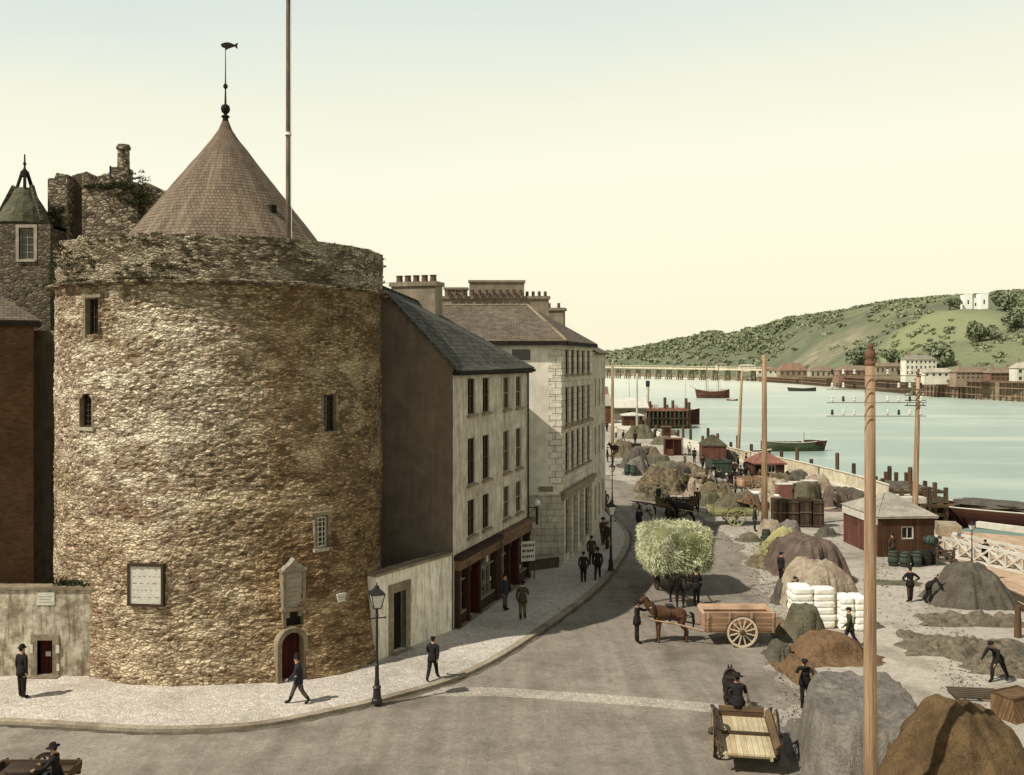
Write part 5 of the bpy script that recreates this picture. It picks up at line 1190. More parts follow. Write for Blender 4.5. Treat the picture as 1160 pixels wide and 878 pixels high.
def horse(name, label, loc, rz, coat, pose='stand', s=1.0, harness=True, group=None):
    key = (coat, pose)
    if key not in _hc:
        dn = {'stand': 0, 'low': -.45, 'walk': -.05}[pose]
        V = [(0,.55,1.36), (0,.80,1.30), (0,.2,1.30), (0,-.15,1.24), (0,-.48,1.27), (0,-.70,1.42), (0,-.92,1.66+dn*.4), (0,-1.08,1.92+dn*.8), (0,-1.24,1.76+dn*.9), (0,-1.40,1.56+dn)]
        R = [(.27,.27), (.16,.16), (.27,.29), (.29,.31), (.25,.28), (.16,.21), (.10,.15), (.085,.11), (.085,.10), (.058,.06)]
        Ed = [(1,0), (0,2), (2,3), (3,4), (4,5), (5,6), (6,7), (7,8), (8,9)]
        st = {'stand': (0, 0, 0, 0), 'low': (0, .05, 0, -.05), 'walk': (.22, -.18, -.2, .2)}[pose]
        for sx, o1_, o2_ in ((-1, st[0], st[2]), (1, st[1], st[3])):
            b = len(V); V += [(sx*.15,-.46,1.0), (sx*.16,-.46-o1_*.4,.78), (sx*.15,-.47-o1_,.50), (sx*.15,-.46-o1_*1.1,.18), (sx*.15,-.50-o1_*1.15,.05)]; R += [.11, .075, .055, .036, .055]; Ed += [(4,b), (b,b+1), (b+1,b+2), (b+2,b+3), (b+3,b+4)]
            b = len(V); V += [(sx*.16,.58,1.05), (sx*.17,.48-o2_*.4,.82), (sx*.16,.76-o2_*.8,.54), (sx*.16,.72-o2_*1.1,.18), (sx*.16,.67-o2_*1.15,.05)]; R += [.16, .105, .055, .038, .056]; Ed += [(0,b), (b,b+1), (b+1,b+2), (b+2,b+3), (b+3,b+4)]
        R = [(r[0]*1.24, r[1]*1.2) if hasattr(r, '__len__') else r*1.35 for r in R]; me = skin_mesh(name, V, Ed, R, 3, 2); me.materials.append(M[coat]); me.materials.append(M['mane'])
        for p in me.polygons: p.use_smooth = True; p.material_index = 1 if p.center.z < .10 or (p.center.z < .3 and coat != 'horsewhite' and False) else 0
        z0 = min(v.co.z for v in me.vertices)
        mn = MB()
        for k in range(120):
            f = random.random(); i = 4+f*3; a = Vector(V[int(i)]).lerp(Vector(V[min(int(i)+1, 7)]), i-int(i)); rr = .16-.07*f; p = a+Vector((random.uniform(-.02,.02), .08+.03*random.random(), rr)); q = p+Vector((random.uniform(.04,.12)*random.choice((-1, 1)), .05, -.14)); mn.face([p, p+Vector((0,.03,-.01)), q+Vector((0,.02,0)), q])
        tl = MB(); tl.tube([(0,.9,1.3), (0,1.02,1.2), (0,1.06,.9), (0,1.04,.6)], [.045, .07, .06, .02], 8)
        er = MB()
        for sx in (-1, 1): er.lathe([(.03, 0), (.035, .05), (.0, .15)], 6, (sx*.06, -1.06, 2.0+dn*.8))
        hs = MB()
        hs.tube([(.24*cos(t)*.95, -.62+.14*sin(t)*-.4-.02, 1.36+.34*sin(t)) for t in [2*pi*k/16 for k in range(17)]], .055, 6, cap=False)
        hs.box(-.2, .2, -.12, .18, 1.53, 1.62); hs.tube([(.30*cos(t), .02, 1.25+.33*sin(t)) for t in [2*pi*k/16 for k in range(17)]], .025, 5, cap=False)
        for sx in (-1, 1): hs.tube([(sx*.24, -.6, 1.2), (sx*.31, 0, 1.12), (sx*.28, .6, 1.12)], .02, 5); hs.tube([(sx*.2, .62, 1.45), (sx*.29, .75, 1.15), (0, .99, 1.1)], .02, 5)
        hs.tube([(.09, -1.1, 1.86+dn*.85), (.1, -1.3, 1.68+dn*.95), (-.1, -1.3, 1.68+dn*.95), (-.09, -1.1, 1.86+dn*.85)], .014, 5)
        _hc[key] = (me, mn.mesh('mane', M['mane']), tl.mesh('tail', M['mane'], True), er.mesh('ears', M[coat], True), hs.mesh('harness', M['harness']), z0)
    me, a, b, c, d, z0 = _hc[key]
    o = O(name, me, None, None, (loc[0], loc[1], loc[2]-z0*s), rz, label=label, cat='horse', group=group); o.scale = (s, s, s)
    O('mane', a, None, o); O('tail', b, None, o); O('ears', c, None, o)
    if harness: O('harness', d, None, o)
    return o
# ---------------------------------------------------------------- carts
def wheel(par_, loc, r, mat='wheelpale', sp=12, w=.07, hubmat='wheeldark'):
    key = ('wh', round(r, 2), mat, sp)
    if key not in _wc:
        m = MB(); n = 36; vs = []
        for k in range(n):
            t = 2*pi*k/n
            for rr, x in ((r, -w/2), (r, w/2), (r-.09, w/2), (r-.09, -w/2)): vs.append((x, rr*cos(t), rr*sin(t)))
        m.add(vs, [(k*4+i, k*4+(i+1) % 4, ((k+1) % n)*4+(i+1) % 4, ((k+1) % n)*4+i) for k in range(n) for i in range(4)])
        rim = m.mesh('rim', M[mat], recalc=True); m = MB()
        for k in range(sp): t = 2*pi*(k+.5)/sp; m.beam((0, .09*cos(t), .09*sin(t)), (0, (r-.08)*cos(t), (r-.08)*sin(t)), .05, .045, up=(1,0,0))
        spk = m.mesh('spoke', M[mat]); m = MB(); m.tube([(-.17,0,0), (-.08,0,0), (.08,0,0), (.17,0,0)], [.07,.12,.12,.07], 12); hub = m.mesh('hub', M[hubmat])
        m = MB(); vs = []
        for k in range(n):
            t = 2*pi*k/n
            for rr, x in ((r+.018, -w/2-.003), (r+.018, w/2+.003), (r+.002, w/2+.003), (r+.002, -w/2-.003)): vs.append((x, rr*cos(t), rr*sin(t)))
        m.add(vs, [(k*4+i, k*4+(i+1) % 4, ((k+1) % n)*4+(i+1) % 4, ((k+1) % n)*4+i) for k in range(n) for i in range(4)]); ty = m.mesh('tyre', M['iron'], recalc=True)
        _wc[key] = (rim, spk, hub, ty)
    a, b, c, d = _wc[key]; o = O('wheel', a, None, par_, loc); O('spokes', b, None, o); O('hub', c, None, o); O('tyre', d, None, o); return o
def cart(label, loc, rz, L=2.6, W=1.35, bz=.75, hs=.55, wr=.62, mat='cartorange', wmat='wheelpale', shaft=2.2, tail=True, rails=False, tilt=0, group='horse carts on the quay', name='cart', floormat=None, slope=0, front=True):
    """two wheeled cart; shafts towards -y"""
    o = E(name, label, 'cart', loc, rz, group)
    m = MB(); m.box(-W/2, W/2, -L/2, L/2, bz-.06, bz); [m.box(x-.04, x+.04, -L/2, L/2, bz-.18, bz-.061) for x in (-W/2+.1, W/2-.1)]; [m.box(-W/2+.141, W/2-.141, y-.04, y+.04, bz-.16, bz-.061) for y in (-L/2+.15, 0, L/2-.15)]
    O('floor', m, M[floormat or mat], o)
    for sx in (-1, 1):
        m = MB()
        if rails:
            for zz in (.1, .3, .5): m.box(sx*W/2-.03, sx*W/2+.03, -L/2, L/2, bz+hs*zz, bz+hs*zz+.1)
            for k in range(6): y = -L/2+.1+(L-.2)*k/5; m.box(sx*W/2-.05, sx*W/2-.031, y-.035, y+.035, bz-.1, bz+hs)
        else:
            nb = max(2, int(hs/.22)); 
            for k in range(nb): z0 = bz+hs*k/nb; m.add([(sx*W/2-.025, -L/2, z0+.01), (sx*W/2+.02, -L/2, z0+.01), (sx*W/2+.02, L/2, z0+.01), (sx*W/2-.025, L/2, z0+.01)]+[(sx*(W/2+slope*(k+1)/nb)-.025, -L/2, z0+hs/nb), (sx*(W/2+slope*(k+1)/nb)+.02, -L/2, z0+hs/nb), (sx*(W/2+slope*(k+1)/nb)+.02, L/2, z0+hs/nb), (sx*(W/2+slope*(k+1)/nb)-.025, L/2, z0+hs/nb)], [(3,2,1,0), (4,5,6,7), (0,1,5,4), (1,2,6,5), (2,3,7,6), (3,0,4,7)])
            for k in range(4): y = -L/2+.12+(L-.24)*k/3; m.beam((sx*(W/2+.05), y, bz-.15), (sx*(W/2+slope+.05), y, bz+hs+.03), .05, .07)
        O('side_board', m, M[mat], o)
    if front:
        m = MB(); m.box(-W/2+.03, W/2-.03, -L/2, -L/2+.04, bz+.001, bz+hs*.95); m.box(-W/2+.03, W/2-.03, -L/2-.05, -L/2-.001, bz+hs*.8, bz+hs*.95); O('front_board', m, M[mat], o)
    if tail: m = MB(); m.box(-W/2+.03, W/2-.03, L/2-.04, L/2, bz+.001, bz+hs*.9); O('tail_board', m, M[mat], o)
    m = MB(); m.beam((-W/2-.28, .05, wr), (W/2+.28, .05, wr), .08); m.box(-.4*W, .4*W, .0, .12, wr+.03, bz-.061) if bz-.061 > wr+.03 else None; O('axle', m, M['wheeldark'], o)
    for sx in (-1, 1):
        m = MB(); m.tube([(sx*W*.42, L/2-.3, bz-.12), (sx*W*.42, -L/2, bz-.12), (sx*.34, -L/2-shaft*.5, bz+.12), (sx*.3, -L/2-shaft, bz+.3)], [.05, .05, .04, .03], 6); O('shaft', m, M[mat], o)
        wheel(o, (sx*(W/2+.2), .05, wr), wr, wmat)
    return o
# ---------------------------------------------------------------- draped heaps
def heap(name, cat, label, c, lx, ly, h, rz=0, mat='tarpgrey', sq=.5, fold=.10, nf=9, top=.0, seed=0, kind=None, group=None, lump=.12, flat_=2.2, ridge=False):
    """a stack under a tarpaulin: superelliptic outline, draped flanks with vertical folds"""
    m = MB(); sd = seed+len(label); bx_ = name == 'covered_heap' and flat_ == 2.2 and not ridge
    if bx_ or ridge: sq = min(sq, .5)
    NR, NA = 46, 150
    rb = random.Random(sd*7+3); boxes = [(0, 0, .74, .76, 1.0)]
    for _ in range(5): boxes.append((rb.uniform(-.4, .4), rb.uniform(-.4, .4), rb.uniform(.3, .5), rb.uniform(.3, .5), rb.uniform(.6, 1.0)))
    if flat_ < 5: boxes[0] = (rb.uniform(-.12, .12), rb.uniform(-.12, .12), .62, .64, 1.0)
    def body(x, y):   # x, y in -1..1
        b = 0
        for cx_, cy_, w_, d_, hh in boxes:
            dd = (abs((x-cx_)/w_)**3.2+abs((y-cy_)/d_)**3.2)**(1/3.2); e_ = .86 if flat_ >= 5 else (.55 if bx_ else .2); k_ = max(0, min(1, (dd-e_)/((1.16 if flat_ >= 5 else (1.28 if bx_ else 1.45))-e_))); b = max(b, hh*(1-k_*k_*(3-2*k_)))
        return b
    def fn(u, v):
        a = 2*pi*u; ca, sa = cos(a), sin(a); den = (abs(ca)**(2/sq)+abs(sa)**(2/sq))**(sq/2) if sq < 1 else 1
        ex, ey = ca/den, sa/den
        f = noise.noise(Vector((ca*nf*.32, sa*nf*.32, sd)))*.75+noise.noise(Vector((ca*nf*.95, sa*nf*.95, sd+4)))*.5
        rim = 1+f*fold*1.6*v*v
        x, y = ex*v*rim*lx/2, ey*v*rim*ly/2
        fall = 1-max(0, (v-.8)/.2)**1.5
        if ridge:
            r_ = abs(y)/(ly/2); z = h*max(0, 1-r_**3.0)*(1-v**9)
        else: z = h*body(ex*v, ey*v)*fall+(.25*h*(1-v**3) if flat_ < 5 else 0)*.3
        if flat_ < 2.1: z = h*(.78*(1-v**2.1)+.22*body(ex*v, ey*v)*fall)
        st = 1-min(1, z/h*.9)
        z += h*(noise.noise(Vector((x*1.1, y*1.1, sd)))*lump*.9+noise.noise(Vector((x*3.1, y*3.1, sd+2)))*lump*.4)*fall
        wr_ = 1-abs(noise.noise(Vector((x*1.7+sd, y*1.7, 1)))*2.2); z += max(0, wr_)**3*.07*fall
        z += f*fold*min(h, 1.2)*st*(1-v)*1.6
        return (x, y, max(z, 0) if v < 1 else -.02)
    m.grid(fn, NA, NR, closed=True)
    o = O(name, m, M[mat], None, (c[0], c[1], 0.006), rz, label=label, cat=cat, group=group, kind=kind, smooth=True)
    return o
def sheet(name, cat, label, c, lx, ly, rz, mat, seed, amp=.12, group=None, holes=0):
    """a crumpled cloth or net lying flat on the ground"""
    m = MB(); NX = 90; NY = 60
    def fn(u, v):
        x = (u-.5)*lx; y = (v-.5)*ly; e = 1+noise.noise(Vector((u*3, v*3, seed)))*.35+noise.noise(Vector((u*9, v*9, seed)))*.08
        d = max(abs(u-.5), abs(v-.5))*2
        z = (abs(noise.noise(Vector((x*.9, y*1.7, seed+1))))+.5*abs(noise.noise(Vector((x*2.4, y*3.4, seed+2)))))*amp*2*(1-d**6)+.015
        return (x*e, y*e, z if d < .999 else -.01)
    m.grid(fn, NX, NY); return O(name, m, M[mat], None, (c[0], c[1], .012), rz, label=label, cat=cat, group=group, smooth=True)
def blades(mb, c, size, n, ln=.35, wd=.02, fn=None, rnd=random):
    """stalks over the surface of a rounded load"""
    for _ in range(n):
        d = Vector((rnd.gauss(0,1), rnd.gauss(0,1), rnd.gauss(0,1))).normalized(); q = 1/max((abs(d.x)**7+abs(d.y)**7+abs(d.z)**7)**(1/7), .01)
        d2 = Vector((d.x*q*size[0], d.y*q*size[1], d.z*q*size[2])); d2 *= .97+noise.noise(d*2.1)*.08+noise.noise(d*7)*.06
        p = Vector(c)+d2; a = (Vector((rnd.gauss(0,1), rnd.gauss(0,1), rnd.gauss(0,.8)-.9)).normalized()+d*.12).normalized()*ln*rnd.uniform(.4, 1.1); s = a.cross(d).normalized()*wd*rnd.uniform(.7, 1.6)
        mb.face([p-s, p+s, p+a*.6+s*1.1+d*.03, p+a])
def rounded(mb, c, size, nu=40, nv=26, amp=.08, seed=0):
    def fn(u, v):
        a = 2*pi*u; b = pi*(v-.5)*.998; d = Vector((cos(b)*cos(a), cos(b)*sin(a), sin(b))); q = 1/(abs(d.x)**6+abs(d.y)**6+abs(d.z)**6)**(1/6)
        d2 = Vector((d.x*q*size[0], d.y*q*size[1], d.z*q*size[2])); return Vector(c)+d2*(1+noise.noise(d*2.6+Vector((seed,0,0)))*amp+noise.noise(d*7)*amp*.5)
    mb.grid(fn, nu, nv, closed=True)
# ---------------------------------------------------------------- sheds
def shed(label, c, rz, W, D, h, rh, wall_, roof_, hip=True, win=(), doorx=None, ov=.2, name='shed', side_win=(), group=None, cat='shed'):
    o = E(name, label, cat, (c[0], c[1], 0), rz, group)
    ops = [(x-.4, x+.4, 1.1, 1.9) for x in win]
    dops = [] if doorx is None else [(doorx-.45, doorx+.45, .05, 2.0)]
    m = MB(); m.wall(-W/2, W/2, 0, h, ops+dops, 0, .1); m.box(-W/2, W/2, D-.08, D, 0, h); m.box(-W/2, -W/2+.08, .002, D-.081, 0, h); m.box(W/2-.08, W/2, .002, D-.081, 0, h)
    O('wall', m, M[wall_], o)
    for x in win: window(o, x, 1.1, .8, .8, y=.06, mat='sashwhite', style='bars', rows=1, cols=2, sill=False)
    for (y, sx) in side_win: window(o, 0, 0, .7, .9, rz=-pi/2 if sx < 0 else pi/2, mat='sashwhite', style='bars', rows=2, cols=2, sill=False, off=(sx*(W/2+.03), y, 1.1))
    if doorx is not None:
        m = MB(); m.box(doorx-.45, doorx+.45, .06, .1, .05, 2.0); d = O('door', m, M['doordark'], o); m = MB(); m.ball((doorx+.3, .03, 1), .035); O('handle', m, M['iron'], d)
    m = MB(); x0, x1, y0, y1 = -W/2-ov, W/2+ov, -ov, D+ov; e = [(x0,y0,h), (x1,y0,h), (x1,y1,h), (x0,y1,h)]; i = min(W, D)/2*.9 if hip else -ov*0
    if hip: a = (-W/2+i, D/2, h+rh); b = (W/2-i, D/2, h+rh)
    else: a = (x0, D/2, h+rh); b = (x1, D/2, h+rh)
    slab(m, [e[0], e[1], b, a], .06); slab(m, [e[2], e[3], a, b], .06)
    if hip: slab(m, [e[1], e[2], b], .06); slab(m, [e[3], e[0], a], .06)
    else:
        for x in (-W/2+.01, W/2-.01): m.face([(x,0,h), (x,D,h), (x,D/2,h+rh-.05)])
    m.box(x0, x1, y0, y0+.02, h-.08, h+.001); O('roof', m, M[roof_], o)
    return o
_bar = {}
def barrel(label, loc, rz=0, mat='barrelgreen', s=1.0, lying=False, group='barrels on the quay'):
    if mat not in _bar:
        m = MB(); m.lathe([(.24, 0), (.3, .22), (.325, .45), (.3, .68), (.24, .9), (.22, .9), (.22, .86)], 16); a = m.mesh('barrel', M[mat])
        m = MB(); [m.lathe([(r+.004, z), (r+.022, z+.005), (r+.022, z+.05), (r+.004, z+.055)], 16) for r, z in ((.262, .05), (.31, .24), (.31, .6), (.262, .8))]; b = m.mesh('hoop', M['iron']); _bar[mat] = (a, b)
    a, b = _bar[mat]; o = O('barrel', a, None, None, loc, rz, label=label, cat='barrel', group=group); o.scale = (s,)*3; O('hoop', b, None, o)
    if lying: o.rotation_euler = (pi/2, 0, rz); o.location.z += .32*s
    return o
# ---------------------------------------------------------------- lamp posts
def lamp_post(label, p, h, s=1.0, mat='iron'):
    o = E('street_lamp', label, 'street lamp', p, radians(20), 'gas street lamps')
    hh = h/s-.82; m = MB(); m.lathe([(.19, 0), (.19, .12), (.15, .16), (.13, .5), (.16, .55), (.10, .62), (.075, .9), (.07, 1.3), (.09, 1.34), (.055, 1.4), (.045, hh-.35), (.07, hh-.3), (.05, hh-.25), (.05, hh)], 12)
    O('post', m, M[mat], o); m = MB(); m.beam((-.3,0,hh-.38), (.3,0,hh-.38), .035); m.ball((-.3,0,hh-.38), .035); m.ball((.3,0,hh-.38), .035); O('ladder_bar', m, M[mat], o)
    m = MB(); b = .13; t = .24; z0, z1 = hh, hh+.48
    for sx in (-1, 1):
        for sy in (-1, 1): m.beam((sx*b, sy*b, z0), (sx*t, sy*t, z1), .025)
    m.box(-b, b, -b, b, z0-.04, z0); [m.beam((a*t, c*t, z1), (d*t, e*t, z1), .03) for a, c, d, e in ((-1,-1,1,-1), (1,-1,1,1), (1,1,-1,1), (-1,1,-1,-1))]
    m.add([(-t-.03,-t-.03,z1+.02), (t+.03,-t-.03,z1+.02), (t+.03,t+.03,z1+.02), (-t-.03,t+.03,z1+.02), (-.08,-.08,z1+.2), (.08,-.08,z1+.2), (.08,.08,z1+.2), (-.08,.08,z1+.2)], [(3,2,1,0), (0,1,5,4), (1,2,6,5), (2,3,7,6), (3,0,4,7), (4,5,6,7)])
    m.lathe([(.09, z1+.2), (.09, z1+.27), (.03, z1+.3), (.02, z1+.4)], 8); ln = O('lantern', m, M[mat], o)
    m = MB(); g = .012; m.add([(-b+g,-b+g,z0), (b-g,-b+g,z0), (b-g,b-g,z0), (-b+g,b-g,z0), (-t+g,-t+g,z1), (t-g,-t+g,z1), (t-g,t-g,z1), (-t+g,t-g,z1)], [(3,2,1,0), (0,1,5,4), (1,2,6,5), (2,3,7,6), (3,0,4,7), (4,5,6,7)]); O('glass', m, M['lampglass'], ln)
    o.scale = (s, s, s); return o
def pole(label, p, ztop, r, mat='poleorange', arms=0, armw=1.4, armz=None, group='telegraph poles along the quay', name='telegraph_pole', capz=True, armoff=0, dz=.42, thin=.05, lean=0, rz=0, nins=6):
    o = E(name, label, 'telegraph pole' if name == 'telegraph_pole' else 'pole', p, rz, group)
    m = MB(); m.tube([(0,0,-.3), (lean*.3,0,ztop*.3), (lean*.7,0,ztop*.7), (lean,0,ztop)], [r*1.15, r*1.05, r*.9, r*.78], 14); po = O('shaft', m, M[mat], o, smooth=True)
    if capz: m = MB(); m.lathe([(r*.78, 0), (r*.84, .04), (r*.84, .1), (r*.5, .13), (r*.74, .19), (r*.86, .27), (r*.7, .36), (r*.4, .4), (r*.5, .44), (r*.5, .5), (r*.3, .56), (.0, .58)], 14, (lean, 0, ztop-.02)); O('finial', m, M['rustroof'], po, smooth=True)
    for k in range(arms):
        z = (armz or ztop-.6)-k*dz; m = MB(); m.box(armoff-armw/2, armoff+armw/2, -r-thin, -r, z, z+thin*1.2); a = O('crossarm', m, M['trim' if thin < .03 else 'timber'], o)
        m = MB()
        for i in range(nins):
            x = armoff-armw/2+armw*(i+.5)/nins
            if abs(x) < r+.03: continue
            m.tube([(x,-r-thin/2,z+.03), (x,-r-thin/2,z+.12)], .012, 5); 
        if m.v: O('pins', m, M['iron'], a)
        for i in range(nins):
            x = armoff-armw/2+armw*(i+.5)/nins
            if abs(x) < r+.03: continue
            q = MB(); q.lathe([(.035, .05), (.042, .08), (.025, .1), (.034, .13), (.02, .17)], 8, (x, -r-thin/2, z)); O('insulator', q, M['insulator'] if (i+k) % 3 else M['iron'], a)
    return o
print('p4 done')
# ---------------------------------------------------------------- placing everything: people
PV = .116
def sackm(w_, h_, d_, seed):
    m = MB(); rounded(m, (0,0,h_/2), (w_/2, d_/2, h_/2), 22, 14, .05, seed); return m.mesh('sack', M['sack'], True)
person(25, 791, 150, 'stand', 'black', 'black', 'bowler', 'man in black coat and bowler hat facing the small door in the left wall', 1.86, PV)
person(338, 797, -80, 'walk', 'navy', 'grey', 'helmet', 'uniformed man with a pale belt striding left past the tower door', 1.74, PV)
q = G(338, 797, PV); 
person(490, 770, 165, 'walk', 'black', 'black', 'cap', 'man in dark cap walking on the pavement right of the nearest lamp', 1.66, PV)
person(572, 691, 60, 'stand', 'navy', 'grey', 'cap', 'man standing close to the shop window with his back to the door', 1.7, PV)
person(592, 702, 175, 'rest', 'brown', 'khaki', 'brim', 'broad man in brown jacket standing in front of the far shop', 1.78, PV)
person(661, 660, 175, 'stand', 'black', 'black', 'cap', 'man in black walking away left of a pair on the narrow pavement', 1.66, PV)
person(677, 656, 170, 'walk', 'black', 'navy', 'bowler', 'man in black with legs apart on the kerb side of the pavement trio', 1.76, PV)
person(670, 640, 185, 'stand', 'brown', 'brown', 'cap', 'man in brown walking just ahead of the man in the bowler', 1.7, PV)
person(683, 617, 20, 'talk', 'brown', 'brown', 'brim', 'man in brown leaning by the second street lamp', 1.75, PV)
person(688, 622, -60, 'stand', 'olive', 'brown', 'cap', 'man in olive jacket close behind the second street lamp', 1.7, PV)
person(673, 589, 100, 'stand', 'black', 'black', 'bowler', 'dark figure against the corner building wall beyond the shop door', 1.75, PV)
person(681, 577, 170, 'stand', 'black', 'grey', 'cap', 'distant man in black at the bend of the pavement', 1.72, PV)
person(686, 579, 190, 'walk', 'grey', 'grey', 'cap', 'distant man in grey beside the black clad man at the bend', 1.7, PV)
person(721.5, 728.5, 70, 'hold', 'black', 'black', 'brim', 'carter in black holding the head of the chestnut horse', 1.8)
person(789, 685, 10, 'stand', 'black', 'black', 'bowler', 'man in black suit with white shirt beside the hay wagon', 1.75)
person(0, 0, 171, 'drive', 'black', 'black', 'brim', 'driver in black coat seated on the front of the empty pale cart', 1.86, loc=(7.38, 31.75, .12))
person(912, 801, -20, 'lean', 'black', 'black', 'cap', 'man in black leaning against the big grey tarpaulin stack', 1.76)
person(963, 733, -95, 'walk', 'olive', 'navy', 'cap', 'man in olive waistcoat walking past the white sacks', 1.72)
person(1031, 682, 190, 'arms_hip', 'black', 'brown', 'cap', 'man in black jacket and brown trousers standing left of the grey tent shaped heap', 1.74)
person(1052, 684, 75, 'bend', 'black', 'black', None, 'person in long black dress bending over the grey tent shaped heap', 1.74, skirt=False)
person(1131, 772, -60, 'haul', 'black', 'black', 'cap', 'man in black with white collar hauling on the nets at the right edge', 1.8)
person(917, 591, 90, 'stand', 'black', 'black', 'bowler', 'left of two men in black talking by the timber crates', 1.8)
person(930.5, 592, -90, 'talk', 'black', 'black', 'bowler', 'right of two men in black talking by the timber crates', 1.8)
person(855, 602, 80, 'stand', 'navy', 'navy', 'brim', 'man in dark blue standing at the tail of the yellow cart', 1.85)
person(885, 661, 110, 'stand', 'black', 'black', 'cap', 'man in black at the foot of the purple brown tarpaulin heap', 1.7)
person(896, 690, 100, 'lean', 'black', 'black', 'cap', 'man in black half hidden beside the tan tarpaulin heap', 1.6)
person(808, 546, 20, 'talk', 'black', 'black', 'bowler', 'man in black suit and white shirt at the left of the carters crowd', 1.85)
person(832, 541, 200, 'stand', 'brown', 'black', 'cap', 'man in brown jacket in the middle of the carters crowd', 1.75)
person(839, 548, -30, 'stand', 'black', 'black', 'brim', 'man in wide brimmed hat in the front of the carters crowd', 1.78)
person(844, 539, 40, 'stand', 'navy', 'brown', 'cap', 'man in blue jacket at the right back of the carters crowd', 1.75)
person(848, 552, -80, 'rest', 'grey', 'black', 'cap', 'man in grey jacket beside the red roofed hut door', 1.7)
person(836, 533, 60, 'stand', 'black', 'brown', 'bowler', 'man at the back of the carters crowd near the tall pole', 1.72)
person(786.5, 524, 10, 'stand', 'black', 'black', 'cap', 'man in black in front of the open plank shelter', 1.75)
person(781, 516, 150, 'stand', 'white', 'brown', 'cap', 'man in white shirt inside the open plank shelter', 1.75)
person(719.5, 503, 180, 'stand', 'black', 'black', 'brim', 'lone man in black standing below the far hay heap', 1.85)
person(687.5, 489, 150, 'stand', 'black', 'black', 'bowler', 'distant man in black left of the far orange pole', 1.85)
person(698, 496, -40, 'stand', 'white', 'brown', 'cap', 'distant man in white shirt right of the far orange pole', 1.8)
person(742, 497, 30, 'stand', 'brown', 'black', 'cap', 'distant man right of the far hay heap', 1.75)
person(674, 513, 120, 'stand', 'olive', 'black', 'cap', 'distant man in olive at the corner of the tall building', 1.75)
for k, (x, y, f, lb) in enumerate([(683, 527, 30, 'first'), (688, 523, 80, 'second'), (694, 526, -60, 'third')]):
    person(x, y, f, 'stand', 'brown' if k != 1 else 'black', 'black', 'cap', f'{lb} from the left of three men by the dark heap at the far road bend', 1.75, group='men by the dark heap')
person(1011, 636, 200, 'talk', 'brown', 'brown', 'cap', 'man in brown standing behind the green barrels by the brown hut', 1.7)
person(1116.5, 640, 180, 'talk', 'black', 'black', 'cap', 'dark figure standing on the pontoon in front of the white lattice', 1.6, -.9)
person(777, 556, 150, 'stand', 'olive', 'black', 'cap', 'man standing on the far side of the brushwood heap', 1.7, .9)
person(724, 603, 200, 'rest', 'black', 'black', 'bowler', 'man in black in the shade beside the white faced horse', 1.75)
# more of the market crowd, and what they work with
for (x, y, f, ps, c1_, c2_, ht_, lb) in [
    (800, 558, 30, 'rest', 'brown', 'black', 'cap', 'man in brown jacket at the near left corner of the carters crowd'),
    (815, 552, 160, 'stand', 'black', 'grey', 'bowler', 'bowler hatted man with grey trousers beside the white horse'),
    (824, 560, -40, 'arms_hip', 'navy', 'black', 'cap', 'man with hands on hips in front of the white horse'),
    (833, 563, 70, 'stand', 'grey', 'black', 'brim', 'man in grey jacket nearest the yellow cart in the crowd'),
    (852, 560, 200, 'talk', 'black', 'brown', 'cap', 'man with his back turned just left of the tan cargo heap'),
    (861, 551, -30, 'stand', 'brown', 'grey', 'cap', 'man standing by the near corner of the red roofed hut'),
    (796, 533, 10, 'walk', 'black', 'black', 'brim', 'man walking toward the crowd in front of the mossy roofed hut'),
    (776, 531, 100, 'stand', 'grey', 'brown', 'cap', 'man in grey left of the walking man before the mossy roofed hut'),
    (812, 536, 140, 'stand', 'tan', 'brown', 'cap', 'man in tan jacket beside the green box cart'),
    (899, 566, 60, 'bend', 'brown', 'black', 'cap', 'man bending over the low crates near the cream fence'),
    (872, 637, 60, 'bend', 'grey', 'brown', 'cap', 'man bending at the strawy rubbish heap by the road edge'),
    (746, 573, 40, 'stand', 'black', 'black', 'brim', 'man in black on the far side of the grey white horse'),
    (790, 577, 170, 'stand', 'brown', 'black', 'cap', 'man standing behind the front of the yellow cart'),
    (706, 500, 60, 'walk', 'black', 'grey', 'cap', 'far man walking between the orange pole and the hay heap'),
    (757, 512, 30, 'stand', 'brown', 'brown', 'cap', 'far man in brown left of the plank shelter'),
    (946, 579, 100, 'stand', 'grey', 'black', 'cap', 'man in grey right of the two talking men by the dark heap')]:
    person(x, y, f, ps, c1_, c2_, ht_, lb, 1.74)
# belt of the uniformed man
m = MB(); m.tube([(.165*cos(t), -.04+.13*sin(t), 1.05) for t in [2*pi*k/20 for k in range(21)]], .024, 5, cap=False)
pm_ = [o for o in bpy.data.objects if o.get('label', '').startswith('uniformed man')][0]; O('belt', m, M['plaque'], pm_)
